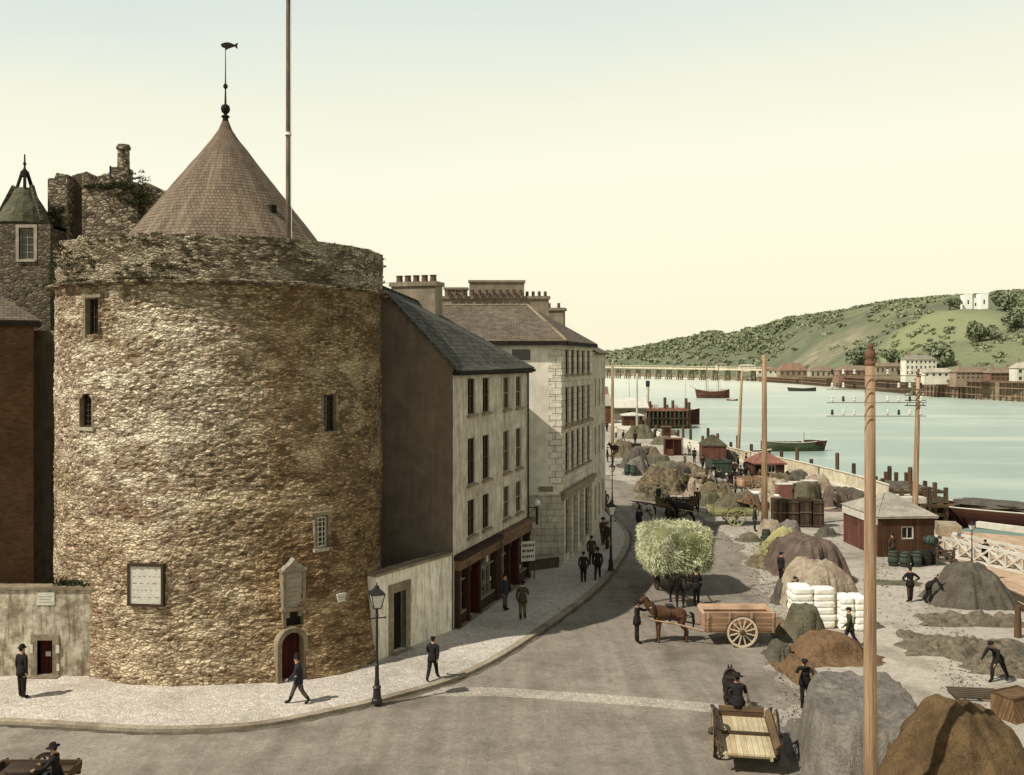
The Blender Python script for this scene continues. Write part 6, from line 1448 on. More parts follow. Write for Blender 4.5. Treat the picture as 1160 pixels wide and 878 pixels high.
# ---------------------------------------------------------------- horses, carts, loads
cart('orange two wheeled tip cart behind the chestnut horse', (9.78, 42.35, 0), -pi/2, L=3.05, W=1.4, bz=.74, hs=.72, wr=.66, mat='cartorange', wmat='wheelpale', shaft=2.3, slope=.08)
horse('chestnut_horse', 'chestnut horse harnessed to the orange cart in the middle of the road', (6.85, 42.35, 0), -pi/2+.04, 'horsebrown', 'stand', 1.02)
cart('empty pale floored cart with ochre wheels seen from behind', (7.22, 30.1, 0), radians(171), L=3.1, W=1.5, bz=.66, hs=.34, wr=.72, mat='cartbrown', floormat='cartpale', wmat='wheelochre', shaft=2.2, slope=.16, tail=False)
horse('dark_horse', 'black horse seen from behind pulling the empty pale cart', (7.5, 33.15, 0), radians(171), 'horsedark', 'low', .92)
hw_ = cart('hay wagon almost hidden under its huge green load', (8.75, 52.2, 0), radians(6), L=3.8, W=1.6, bz=.95, hs=.5, wr=.66, mat='cartbrown', wmat='wheeldark', shaft=2.3, rails=True)
m = MB(); rounded(m, (0,0,0), (1.66, 2.05, 1.12), seed=2); 
hl = O('hay_load', m, M['haycore'], None, (8.75, 52.2, 2.32), radians(6), label='huge rounded load of green hay on the wagon', cat='hay load', smooth=True)
m = MB(); blades(m, (0,0,0), (1.66, 2.05, 1.12), 21000, .38, .009); O('hay_stalks', m, M['hay'], hl)
horse('dark_horse', 'dark brown horse under the front of the hay load facing the camera', (8.3, 48.7, 0), radians(6), 'horsedark', 'low', 1.0)
cart('yellow green cart with a pale spoked wheel beyond the hay wagon', (16.6, 73.1, 0), -pi/2, L=3.6, W=1.5, bz=.85, hs=.5, wr=.72, mat='cartgreen', wmat='cartgreen', shaft=2.3)
heap('cart_load', 'load', 'hay and brown cloth load heaped on the yellow cart', (0,0), 3.4, 1.6, 1.25, 0, 'tarpolive', seed=4, lump=.3).location = (16.4, 73.1, .96)
o = heap('folded_tarpaulin', 'tarpaulin', 'brown tarpaulin thrown over the tail of the yellow cart', (0,0), 2.1, 1.5, .5, 0, 'tarprusty', seed=8, lump=.3); o.location = (17.7, 72.9, 1.6); o.rotation_euler = (0, radians(14), 0)
horse('dark_horse', 'dark horse in the shafts of the yellow cart facing left', (12.9, 73.1, 0), -pi/2, 'horsedark', 'stand', 1.05)
horse('dark_horse', 'dark horse facing the camera left of the yellow cart horse', (11.55, 71.0, 0), radians(-15), 'horsedark', 'low', 1.0)
horse('white_horse', 'grey white horse half in shade left of the dark horses', (10.0, 73.2, 0), radians(-60), 'horsewhite', 'low', .98)
cart('brown cart loaded with frames behind the grey white horse', (13.1, 77.4, 0), radians(-80), L=3.0, W=1.5, bz=.9, hs=.6, wr=.66, mat='cartbrown', wmat='wheeldark', rails=True)
horse('white_horse', 'white horse facing the camera in the carters crowd', (19.6, 94.5, 0), radians(-10), 'horsewhite', 'low', 1.05)
horse('dark_horse', 'black horse beside the white horse in the carters crowd', (21.3, 93.8, 0), radians(8), 'horsedark', 'low', 1.02)
cart('green box cart at the back of the carters crowd', (21.6, 101.5, 0), radians(4), L=2.8, W=2.0, bz=.9, hs=1.1, wr=.66, mat='barrelgreen', wmat='wheeldark')
horse('dark_horse', 'second black horse deeper in the carters crowd by the hut', (23.6, 97.5, 0), radians(-20), 'horsedark', 'stand', 1.0)
cart('low flat donkey cart cut by the bottom left corner', (-13.55, 27.4, 0), -pi/2, L=2.3, W=1.2, bz=.55, hs=.18, wr=.42, mat='cartbrown', wmat='wheeldark', shaft=1.4, group='horse carts on the quay')
horse('donkey', 'grey donkey in front of the low cart at the bottom left corner', (-16.1, 27.4, 0), -pi/2, 'horsewhite', 'low', .68)
person(0, 0, -80, 'sit', 'black', 'navy', 'brim', 'man in black hat sitting on the low cart at the bottom left', 1.78, loc=(-12.75, 27.2, -.26))
m = MB(); rounded(m, (0,0,0), (.5, .35, .14), 16, 10); O('sack_bundle', m, M['sashdark'], None, (-13.7, 27.35, .71), label='dark bundle lying on the low cart in front of the sitting man', cat='bundle', smooth=True)
for k, (px_, py_, r_) in enumerate([(-9, 0, 0)]): pass
cart('brown cart with railed sides among the carters left of the white horse', (17.6, 90.0, 0), radians(20), L=2.8, W=1.5, bz=.85, hs=.6, wr=.66, mat='cartbrown', wmat='wheeldark', rails=True)
cart('pale handcart with its shafts on the ground below the low crates', (22.0, 76.2, 0), radians(60), L=2.2, W=1.3, bz=.7, hs=.4, wr=.6, mat='cartpale', wmat='wheelpale')
cart('dark empty cart near the far orange pole', (15.4, 128, 0), radians(-50), L=3.0, W=1.6, bz=.85, hs=.6, wr=.66, mat='cartbrown', wmat='wheeldark')
horse('dark_horse', 'far dark horse standing by the dark empty cart', (13.2, 124.5, 0), radians(-50), 'horsedark', 'stand', 1.0)
cart('orange brown cart loaded with boxes left of the red roofed hut', (22.2, 90.2, 0), radians(-70), L=2.8, W=1.5, bz=.85, hs=.7, wr=.66, mat='cartorange', wmat='wheelpale')
horse('white_horse', 'white horse in the shafts of the orange brown cart by the red roofed hut', (19.2, 89.2, 0), radians(-70), 'horsewhite', 'stand', 1.0)
# ---------------------------------------------------------------- heaps on the quay
TG = 'tarpaulin covered heaps on the quay'
heap('covered_heap', 'heap', 'large brown tarpaulin heap in the bottom right foreground', (12.2, 26.3), 5.0, 5.2, 2.95, radians(8), 'tarpbrown', sq=.8, fold=.10, nf=11, lump=.13, flat_=2.0, group=TG)
heap('covered_heap', 'heap', 'long flat topped grey tarpaulin stack left of the foreground pole', (10.6, 29.4), 4.5, 7.6, 2.0, radians(-14), 'tarpgrey', sq=.36, fold=.08, nf=13, lump=.1, flat_=9, group=TG)
heap('covered_heap', 'heap', 'low grey tarpaulin at the far end of the long grey stack', (12.9, 34.6), 3.0, 3.0, .9, radians(-6), 'tarpgrey', sq=.6, lump=.2, flat_=3, group=TG, seed=3)
heap('covered_heap', 'heap', 'low rust brown sheet heap between the grey stack and the sacks', (13.1, 40.3), 4.4, 3.0, .75, 0, 'tarprusty', sq=.8, lump=.2, group=TG)
heap('covered_heap', 'heap', 'narrow rust brown sheet trailing left of the leaning man', (11.2, 38.0), 1.3, 4.0, .45, radians(8), 'tarprusty', sq=.8, lump=.3, seed=5, group=TG)
heap('covered_heap', 'heap', 'rounded grey green tarpaulin mound in front of the white sacks', (12.95, 42.9), 2.6, 2.2, 1.25, 0, 'tarpolive', sq=.5, fold=.16, nf=14, lump=.12, group=TG)
heap('covered_heap', 'heap', 'tan topped tarpaulin heap rising behind the white sacks', (15.35, 48.6), 3.8, 3.7, 2.15, radians(99), 'tarptan', sq=.6, fold=.13, nf=12, ridge=True, group=TG)
heap('covered_heap', 'heap', 'purple brown tarpaulin heap with deep vertical folds', (16.9, 55.6), 5.0, 3.5, 2.15, radians(103), 'tarpstripe', sq=.6, fold=.2, nf=24, ridge=True, group=TG)
heap('hay_heap', 'heap', 'yellow green fodder heap beyond the purple brown heap', (17.4, 61.8), 3.2, 3.6, 1.5, 0, 'hayyellow', sq=.9, lump=.35, nf=8, group='fodder heaps')
m = MB(); blades(m, (0,0,0), (1.2, 1.3, .75), 1600, .3, .02); O('hay_heap', m, M['hayyellow'], None, (16.5, 59.5, .4), label='loose green stalks spilling left of the purple brown heap', cat='heap', group='fodder heaps')
heap('covered_heap', 'heap', 'small pale brown heap at the foot of the tall orange pole', (17.9, 66.8), 2.6, 2.6, 1.2, 0, 'tarptan', sq=.8, seed=9, group=TG)
heap('covered_heap', 'heap', 'brown tarpaulin heap right of the two talking men', (27.0, 80.5), 3.2, 3.0, 1.6, 0, 'tarpstripe', sq=.7, fold=.14, nf=12, seed=2, group=TG)
heap('covered_heap', 'heap', 'tan square heap behind the two talking men', (25.2, 82.5), 2.6, 2.4, 1.9, radians(20), 'tarpolive', sq=.5, flat_=5, seed=6, group=TG)
heap('covered_heap', 'heap', 'dark brown cargo heap near the edge behind the red hut', (29.0, 81.5), 2.4, 4.0, 1.1, 0, 'tarpdarkgrey', sq=.8, seed=7, lump=.35, group=TG)
heap('covered_heap', 'heap', 'grey tent shaped tarpaulin heap on the right of the quay', (23.3, 49.6), 4.3, 3.7, 1.95, radians(-8), 'tarpdarkgrey', sq=.7, fold=.12, nf=9, ridge=True, group=TG, flat_=1.5)
heap('covered_heap', 'heap', 'dark grey heap cut by the right edge of the view', (22.4, 39.4), 3.0, 4.4, 1.3, 0, 'tarpdarkgrey', sq=.7, seed=12, group=TG)
heap('covered_heap', 'heap', 'dark rounded heap by the far bend of the road', (14.3, 113), 4.2, 4.2, 2.0, 0, 'tarpdarkgrey', sq=.8, seed=13, lump=.3, group=TG)
heap('covered_heap', 'heap', 'low brown flat pile right of the dark rounded heap', (17.2, 117), 4.6, 3.4, .9, 0, 'tarpolive', sq=.5, flat_=5, seed=14, group=TG)
heap('covered_heap', 'heap', 'smaller grey heap behind the green barrels at the far bend', (13.6, 105.5), 3.2, 3.0, 1.6, 0, 'tarpgrey', sq=.8, seed=15, lump=.3, group=TG)
heap('hay_heap', 'heap', 'long far greenish hay heap below the white masts', (20.6, 156), 6.2, 5, 1.9, 0, 'tarpolive', sq=.8, seed=16, lump=.2, group='fodder heaps')
bh = heap('brushwood_heap', 'heap', 'big tangled brushwood and basket heap beyond the shaded road', (14.0, 91.5), 5.4, 5.6, 2.0, 0, 'brush', sq=.85, seed=17, lump=.35)
m = MB(); rr = random.Random(4)
for k in range(260):
    a = rr.uniform(0, 2*pi); r = rr.uniform(0, 2.2); p = Vector((r*cos(a), r*sin(a), max(.2, 1.9*(1-(r/2.7)**2)))); d = Vector((rr.gauss(0,1), rr.gauss(0,1), rr.gauss(0,.5))).normalized()*rr.uniform(.5, 1.1); m.beam(p-d*.5, p+d*.6+Vector((0,0,.12)), .045)
O('sticks', m, M['stick'], bh)
o = heap('brushwood_heap', 'heap', 'lower dark brushwood pile in front of the big tangled heap', (12.6, 86.5), 3.4, 3.0, 1.1, 0, 'tarpolive', sq=.9, seed=18, lump=.5)
m = MB(); 
for k in range(90):
    a = rr.uniform(0, 2*pi); r = rr.uniform(0, 1.4); p = Vector((r*cos(a), r*sin(a), max(.2, 1.05*(1-(r/1.7)**2)))); d = Vector((rr.gauss(0,1), rr.gauss(0,1), rr.gauss(0,.5))).normalized()*rr.uniform(.3, .8); m.beam(p-d*.5, p+d*.6+Vector((0,0,.1)), .04)
O('sticks', m, M['timber'], o)
heap('covered_heap', 'heap', 'rough brown pile beside the yellow cart load', (17.8, 84.5), 5.0, 4.4, 1.3, 0, 'brush', sq=.85, seed=19, lump=.45, group=TG)
heap('covered_heap', 'heap', 'pale grey cargo pile at the foot of the red roofed hut', (24.0, 90.5), 4.6, 3.6, 1.1, 0, 'tarptan', sq=.8, seed=20, lump=.4, group=TG)
heap('gravel_heap', 'heap', 'low earthy heap in front of the mossy roofed hut', (19.8, 110), 5.0, 6.5, .7, 0, 'brush', sq=.9, seed=21, lump=.5)
for (px_, py_, lx, ly, h, mt, nm, cat_, lb, sd) in [
    (862, 640, 1.8, 2.2, .5, 'brush', 'straw_heap', 'heap', 'low strawy rubbish heap on the road edge left of the purple brown heap', 31),
    (848, 612, 2.0, 1.6, .45, 'tarpolive', 'straw_heap', 'heap', 'small dark rubbish heap between the road and the tall orange pole', 32),
    (893, 612, 2.6, 2.4, 1.1, 'tarpgrey', 'covered_heap', 'heap', 'small grey heap right of the foot of the tall orange pole', 33),
    (862, 568, 3.6, 3.0, 1.0, 'tarptan', 'covered_heap', 'heap', 'tan cargo heap left of the low crates', 34),
    (884, 552, 3.4, 3.0, 1.2, 'brush', 'covered_heap', 'heap', 'brown cargo heap beyond the low crates near the quay edge', 35),
    (905, 551, 3.2, 3.0, 1.4, 'tarpdarkgrey', 'covered_heap', 'heap', 'dark cargo heap beyond the low green crate near the fence', 36),
    (925, 556, 3.6, 3.0, 1.3, 'tarptan', 'covered_heap', 'heap', 'pale cargo heap close to the cream fence behind the talking men', 37),
    (958, 572, 3.6, 3.4, 1.4, 'tarpdarkgrey', 'covered_heap', 'heap', 'dark heap against the quay edge left of the red sided hut', 38),
    (790, 548, 3.4, 3.0, .9, 'brush', 'covered_heap', 'heap', 'brown scrap heap left of the carters crowd', 39),
    (758, 532, 4.4, 3.4, .8, 'tarpolive', 'covered_heap', 'heap', 'flat olive pile beyond the big brushwood heap', 40),
    (800, 572, 2.6, 2.4, 1.2, 'tarpolive', 'covered_heap', 'heap', 'greenish pile just beyond the front of the yellow cart', 41),
    (935, 742, 1.3, 1.2, .6, 'tarpdarkgrey', 'covered_heap', 'heap', 'small dark bundle at the foot of the white sacks', 42),
    (888, 718, 1.2, 2.4, .5, 'brush', 'straw_heap', 'heap', 'straggling straw heap behind the tail of the orange cart', 43),
    (706, 517, 4.2, 3.6, 1.7, 'brush', 'covered_heap', 'heap', 'brown tangled heap behind the three men at the far bend', 44),
    (752, 503, 4.0, 4.0, 1.0, 'tarpolive', 'covered_heap', 'heap', 'low distant heap between the hay heap and the plank shelter', 45)]:
    q = G(px_, py_); heap(nm, cat_, lb, (q.x, q.y), lx, ly, h, 0, mt, sq=.8, lump=.35 if mt == 'brush' else .2, seed=sd, group=TG if nm == 'covered_heap' else 'rubbish heaps on the road edge')
for k, (px_, py_, lx, ly, h, mt, lb) in enumerate([
    (735, 517, 4.0, 3.6, 1.1, 'brush', 'far brown pile between the low flat pile and the kiosk'),
    (768, 541, 3.4, 3.0, 1.2, 'tarpdarkgrey', 'grey covered stack right behind the big brushwood heap'),
    (789, 561, 3.0, 2.4, 1.3, 'tarptan', 'tan covered stack between brushwood heap and yellow cart'),
    (812, 544, 2.6, 2.4, 1.0, 'tarpolive', 'olive covered stack at the left edge of the carters crowd'),
    (846, 577, 2.8, 2.2, 1.3, 'tarpstripe', 'purple brown stack right behind the tail of the yellow cart'),
    (872, 577, 2.4, 2.0, 1.1, 'tarptan', 'tan stack between the tall orange pole and the tall crates'),
    (882, 628, 1.8, 1.8, 1.0, 'tarpolive', 'little olive stack against the left foot of the purple brown heap'),
    (888, 680, 1.4, 2.2, .9, 'tarpdarkgrey', 'dark low stack against the left foot of the tan topped heap'),
    (883, 745, 1.2, 1.6, .6, 'tarpdarkgrey', 'dark low bundle on the road left of the rust brown sheets'),
    (938, 606, 2.0, 1.5, .4, 'tarpdarkgrey', 'small flat dark bundle on the pale ground left of the red hut'),
    (903, 545, 3.6, 3.2, 1.1, 'tarptan', 'pale stack next to the cream fence behind the orange pole'),
    (826, 521, 3.6, 3.0, 1.1, 'tarpdarkgrey', 'grey stack between the mossy roofed hut and the red roofed hut'),
    (757, 494, 3.6, 3.4, 1.0, 'brush', 'brown stack behind the narrow kiosk'),
    (716, 528, 3.0, 2.6, 1.2, 'tarpolive', 'olive stack just behind the green barrels at the far bend')]):
    q = G(px_, py_); heap('covered_heap', 'heap', lb, (q.x, q.y), lx, ly, h, k*.4, mt, sq=.6, lump=.22, fold=.14, nf=12, seed=50+k, group=TG)
for k, (x, y, f, lb) in enumerate([(765, 550, 40, 'carter in shirt sleeves by the grey stack behind the brushwood'), (804, 567, 200, 'man looking over the tan stack beyond the yellow cart'), (868, 590, -60, 'man beside the tan stack left of the tall crates'), (845, 531, 90, 'man by the far side of the red roofed hut'), (733, 521, 10, 'lone man by the far brown pile near the kiosk'), (824, 568, 120, 'man in front of the crowd near the yellow cart load')]):
    person(x, y, f, 'talk' if k % 2 else 'stand', ('tan', 'black', 'brown', 'black', 'grey', 'brown')[k], 'black', ('cap', 'brim')[k % 2], lb, 1.75)
s3_ = [sackm(.8, .3, .5, 9+k) for k in range(2)]
for k in range(14): O('sack', s3_[k % 2], None, None, (20.0+(k % 4)*.82+random.uniform(-.05,.05), 83.0, .005+(k//4)*.28), random.uniform(-.1,.1), label='grey white sack in the small stack behind the yellow cart', cat='sack', group='sacks stacked behind the yellow cart')
m = MB(); rr = random.Random(77); spots = [(905,760,30), (890,735,26), (872,700,26), (866,665,26), (858,635,24), (846,612,26), (830,600,30), (905,800,26), (870,572,34), (815,560,34), (760,560,30), (720,540,28), (700,520,24), (1040,690,40), (1075,720,34), (1000,650,26), (940,600,22), (1090,770,26)]
for px_, py_, sp_ in spots:
    for _ in range(170):
        q = G(px_+rr.gauss(0, sp_*.5), py_+rr.gauss(0, sp_*.42)); a = rr.uniform(0, pi); l_ = rr.uniform(.03, .16)*(q.y/45)**.5; w_ = rr.uniform(.008, .03)*(q.y/45)**.5; d = Vector((cos(a), sin(a), 0)); s_ = Vector((-sin(a), cos(a), 0))*w_; b_ = Vector((q.x, q.y, .018+rr.random()*.01)); m.face([b_-s_, b_+d*l_-s_, b_+d*l_+s_+Vector((0,0,rr.random()*.04)), b_+s_], mi=rr.randrange(3))
O('straw_litter', m, [M['stick'], M['brush'], M['sashdark']], kind='stuff', label='straw and rubbish littering the road and quay around the heaps', cat='litter')
# nets and cloths on the ground
sheet('fishing_net', 'net', 'grey brown net spread flat in front of the tent shaped heap', (21.6, 45.6), 4.6, 1.9, radians(-4), 'net', 3, .26, 'nets spread on the quay')
sheet('fishing_net', 'net', 'larger crumpled net where the hauling man works', (19.1, 41.2), 4.8, 3.2, radians(-14), 'net', 9, .36, 'nets spread on the quay')
sheet('fishing_net', 'net', 'small net bundle nearest the foreground path on the right', (19.5, 38.3), 3.0, 1.6, radians(-20), 'net', 15, .34, 'nets spread on the quay')
sheet('cloth', 'cloth', 'olive green cloth lying behind the man with hands on hips', (21.0, 53.6), 2.9, 1.3, radians(-8), 'tarpolive', 21, .05)
# white sacks
m = MB()
s1 = [sackm(.98, .33, .66, k) for k in range(3)]; s2 = [sackm(.6, .33, .55, 5+k) for k in range(3)]
ns = 0
for row in range(6):
    for c_ in range(2):
        for d_ in range(2):
            if row == 5 and d_ == 1 and c_ == 1: continue
            O('sack', s1[ns % 3], None, None, (13.35+c_*.96+random.uniform(-.03,.03)+.05*(row % 2), 44.7+d_*.6+row*.02, .005+row*.3), random.uniform(-.05,.05), label='plump white sack in the broad left stack behind the grey green mound', cat='sack', group='white sacks in the left stack'); ns += 1
for row in range(5):
    for c_ in range(2):
        for d_ in range(2):
            O('sack', s2[ns % 3], None, None, (15.22+c_*.6+random.uniform(-.05,.05), 44.2+d_*.55, .005+row*.3), random.uniform(-.12,.12), label='white sack in the narrower right stack behind the walking man', cat='sack', group='white sacks in the right stack'); ns += 1
# barrels
for k, (x, y) in enumerate([(1012, 641), (1025, 642), (1038, 641.5)]):
    barrel(['green barrel at the left end of the front row by the brown hut', 'green barrel in the middle of the front row by the brown hut', 'green barrel at the right end of the front row by the brown hut'][k], G(x, y), k, 'barrelgreen', 1.0)
for k, (x, y) in enumerate([(1049, 640), (1057, 639), (1044, 628), (1053, 627)]):
    barrel(['dark barrel just right of the green front row', 'dark barrel nearest the wooden hurdle', 'dark barrel in the back row close to the hut wall', 'dark barrel at the right end of the back row'][k], G(x, y), k, 'barreldark', 1.05)
o = barrel('green barrel lying on top of the dark barrels', (G(1048, 634).x, G(1048, 634).y, .95), .4, 'barrelgreen', .95, True)
for k, (x, y) in enumerate([(711, 538), (718, 539), (715, 534)]):
    barrel(['left of three green barrels at the far road bend', 'right of three green barrels at the far road bend', 'rear one of three green barrels at the far road bend'][k], G(x, y), k, 'barrelgreen', 1.25)
for k, (x, y) in enumerate([(866, 622), (873, 620), (868, 614), (876, 612)]):
    barrel(['pale barrel nearest the road below the orange pole', 'pale barrel right of the one nearest the road', 'pale barrel behind the nearest under the orange pole', 'pale barrel in the back of the group under the orange pole'][k], G(x, y), k, 'barreldark' if k % 2 else 'barrelgreen', .95)
# hurdle, crates, pallet, basket
o = E('wooden_hurdle', 'small wooden hurdle standing right of the dark barrels', 'hurdle', G(1071, 641), radians(-5))
m = MB(); [m.box(-.5, .5, -.03, .03, z, z+.1) for z in (.25, .55, .85)]; O('rails', m, M['timber'], o)
for x in (-.5, .5): m = MB(); m.box(x-.05, x+.05, -.05, .05, 0, 1.1); m.beam((x, 0, 1.0), (x, .6, 0), .07); O('post', m, M['timber'], o)
for k, (x0, w_, h_, d_) in enumerate([(19.3, .9, 2.1, 0), (20.3, .85, 2.0, .1), (21.25, .8, 2.15, 0), (22.2, .75, 2.0, -.1)]):
    o = E('tall_crate', ['tall brown crate at the left end of the row by the orange pole', 'tall brown crate second from the left by the orange pole', 'tall brown crate third from the left with a dark gap beside it', 'tall brown crate at the right end nearest the talking men'][k], 'crate', (x0, 71.5+d_, 0), 0, 'tall crates by the orange pole')
    m = MB(); m.box(0, w_, 0, .9, .02, h_); O('body', m, M['wharf'], o)
    for zz in (.1, h_/2, h_-.2): m = MB(); m.box(-.02, w_+.02, -.04, -.002, zz, zz+.1); O('batten', m, M['timber'], o)
for k, (x, y, w_) in enumerate([(890, 566, 1.3), (905, 564, 1.2), (920, 562, 1.2)]):
    p = G(x, y); o = E('low_crate', ['low pinkish crate behind the tall crates', 'low green crate between two others behind the tall crates', 'low tan crate at the right behind the tall crates'][k], 'crate', p, .1*k, 'low crates behind the tall ones')
    m = MB(); m.box(-w_/2, w_/2, 0, 1, 0, 1.3); O('body', m, M[('shedroofred', 'barrelgreen', 'cartbrown')[k]], o); m = MB(); m.box(-w_/2-.03, w_/2+.03, -.03, 1.03, 1.301, 1.38); O('lid', m, M['whitepale'], o)
p = G(1110, 795); o = E('wooden_pallet', 'grey slatted pallet lying below the nets at the right', 'pallet', p, radians(-8))
m = MB(); [m.box(-.85, .85, y, y+.1, .12, .16) for y in (0, .2, .4, .6, .8, 1.0)]; O('slats', m, M['timber'], o)
for x in (-.8, 0, .72): m = MB(); m.box(x, x+.09, 0, 1.1, 0, .119); O('bearer', m, M['timber'], o)
p = G(1152, 812); o = E('wicker_crate', 'orange brown wicker basket leaning at the right edge', 'basket', p, radians(25))
m = MB(); m.add([(-.7,-.5,0), (.7,-.5,0), (.7,.5,0), (-.7,.5,0), (-.55,-.25,.75), (.8,-.25,.75), (.8,.6,.75), (-.55,.6,.75)], [(3,2,1,0), (0,1,5,4), (1,2,6,5), (2,3,7,6), (3,0,4,7), (4,5,6,7)]); O('body', m, M['wicker'], o)
m = MB(); m.tube([(-.55,-.25,.76), (.8,-.25,.76), (.8,.6,.76), (-.55,.6,.76), (-.55,-.25,.76)], .045, 6); O('rim', m, M['cartbrown'], o)
p = G(962, 590); m = MB(); [m.tube([((.35-.03*k)*cos(t), (.35-.03*k)*sin(t), .05+.07*k) for t in [2*pi*j/16 for j in range(17)]], .045, 5, cap=False) for k in range(4)]
O('rope_coil', m, M['sashdark'], None, p, label='dark coil of rope on the pale ground left of the red hut', cat='rope')
# ---------------------------------------------------------------- sheds
s = shed('brown plank hut with pale roof and red left side near the quay edge', (24.72, 60.8), radians(4), 3.55, 5.3, 2.5, 1.15, 'brownshed', 'shedroofpale', win=(.05,), ov=.18)
m = MB(); m.box(-1.86, -1.78, .05, 5.25, .02, 2.3); O('red_side', m, M['redshed'], s, label='faded red plank side of the brown hut')
m = MB(); m.box(-1.93, -1.861, .05, 5.3, 2.0, 2.52); O('sign_board', m, M['white'], s)
m = MB(); m.box(-1.9, -1.862, 1.2, 1.7, .9, 1.9); O('side_window', m, M['white'], s)
shed('small brown hut with hipped red roof beside the second tall pole', (25.8, 97.2), radians(3), 3.0, 3.2, 2.0, 1.1, 'brownshed', 'shedroofred', win=(.2,), doorx=-1.1)
shed('small red brown hut with mossy dark roof by the wharf', (24.6, 118), radians(-4), 2.9, 3.2, 2.0, 1.2, 'redshed', 'shedroofdark', ov=.1)
o = E('plank_shelter', 'open sided red brown plank shelter left of the mossy roofed hut', 'shelter', (21.0, 126, 0), radians(-4))
m = MB(); m.box(-1.2, 1.2, -.1, 1.8, 2.15, 2.25); O('roof', m, M['rustroof'], o)
for x in (-1.15, -.1, 1.1): m = MB(); m.box(x, x+.1, -.05, .05, 0, 2.149); O('post', m, M['brownshed'], o)
m = MB(); m.box(-1.2, 1.2, 1.6, 1.7, 0, 2.149); m.box(-1.15, -.1, -.03, .03, .02, .9); m.box(-1.2, -1.12, .06, 1.6, .0, 2.149); O('wall', m, M['redshed'], o)
o = E('kiosk', 'narrow dark brown kiosk right of the far hay heap', 'kiosk', (23.6, 148, 0))
m = MB(); m.wall(-.6, .6, 0, 2.2, [(-.3, .3, 1.0, 1.8)], 0, .1); m.box(-.6, .6, .101, 1.2, 0, 2.2); O('wall', m, M['brownshed'], o); m = MB(); m.box(-.75, .75, -.15, 1.35, 2.21, 2.32); O('roof', m, M['rustroof'], o)
shed('little brown hut with white flat roof in front of the long white shed', (20.2+2.6, 183), 0, 3.6, 3, 2.1, .45, 'brownshed', 'white', win=(.8,), ov=.35)
shed('long shed with broad white roof on the distant quay', (23.5, 203), radians(4), 9.5, 8, 2.6, 1.9, 'chimney', 'white', doorx=1, ov=.4, hip=False)
shed('red brick store at the corner beyond the tall building', (17.5, 190), 0, 3.8, 8, 3.6, 2.0, 'redshed', 'shedroofpale', hip=False)
shed('small pale gabled store behind the red brick store', (19.4, 212), 0, 3.2, 6, 4.5, 2.2, 'white', 'shedroofred', hip=False)
# ---------------------------------------------------------------- poles and lamps
pole('massive varnished telegraph pole with white insulators in the right foreground', (8.85, 24.0, 0), 12.12, .155, arms=4, armw=2.45, armz=11.85, armoff=.1, dz=.33, thin=.016, nins=9)
pole('tall orange pole without crossarms standing by the yellow cart', (18.35, 70.6, 0), 12.7, .2, arms=0, capz=False)
pole('orange telegraph pole with short crossarms in front of the brown hut', (26.75, 64.6, 0), 11.2, .18, arms=4, armw=1.4, armz=10.3, dz=.34, nins=4, lean=.3)
pole('slim leaning orange pole beyond the carters crowd', (30.3, 130, 0), 11.0, .2, arms=0, capz=False, lean=.5)
pole('distant orange pole near the corner of the tall building', (14.9, 144, 0), 12.0, .24, arms=0, capz=False)
pole('thin white mast beside the far hay heap', (22.4, 174, 0), 10.1, .17, mat='polewhite', capz=False, name='mast', group=None)
lamp_post('nearest cast iron gas lamp on the kerb beside the tower', G(427, 796, PV), 4.2)
lamp_post('second gas lamp standing at the kerb bend by the corner building', G(692, 646, PV), 4.05)
lamp_post('far pale gas lamp beyond the kerb bend', G(693.5, 573, 0), 3.6, .85)
lamp_post('slender gas lamp at the quay edge behind the tent shaped heap', G(1101, 643), 2.75, .62)
# ---------------------------------------------------------------- quay edge, landing stage, pontoon
def strip(pts, w0, w1, z0, z1):
    m = MB(); P_ = [Vector(p) for p in pts]; L_ = []; R_ = []
    for i, p in enumerate(P_):
        t = (P_[min(i+1, len(P_)-1)]-P_[max(i-1, 0)]).normalized(); n = Vector((t.y, -t.x)); L_.append(p+n*w0); R_.append(p+n*w1)
    for i in range(len(P_)-1):
        a, b, c, d = L_[i], R_[i], R_[i+1], L_[i+1]
        m.add([(*a, z0), (*b, z0), (*c, z0), (*d, z0), (*a, z1), (*b, z1), (*c, z1), (*d, z1)], [(3,2,1,0), (4,5,6,7), (3,0,4,7), (1,2,6,5)]+([(0,1,5,4)] if i == 0 else [])+([(2,3,7,6)] if i == len(P_)-2 else []))
    return m
seg = [p for p in QEs if 84 < p.y < 250]
o = E('landing_stage', 'pale timber landing stage running along the curving quay edge', 'landing stage', (0,0,0))
O('deck', strip(seg, .15, 4.6, -.35, .16), M['whitepale'], o)
for i, p in enumerate(seg[::2]):
    m = MB(); m.box(-.2, .2, -.2, .2, -4, -.351); O('pile', m, M['wharf'], o, (p.x+4.2, p.y, 0))
hp_ = [p for p in QEs if 84 < p.y < 126]
o = E('hoarding', 'long cream board fence along the landing stage', 'fence', (0,0,0))
O('boards', strip(hp_, 1.1, 1.2, .165, 1.3), M['hoarding'], o); O('cap_rail', strip(hp_, 1.02, 1.28, 1.301, 1.37), M['whitepale'], o)
rr = random.Random(11)
pts = [p for p in QEs if 84 < p.y < 200]
labels = ['mooring pile']
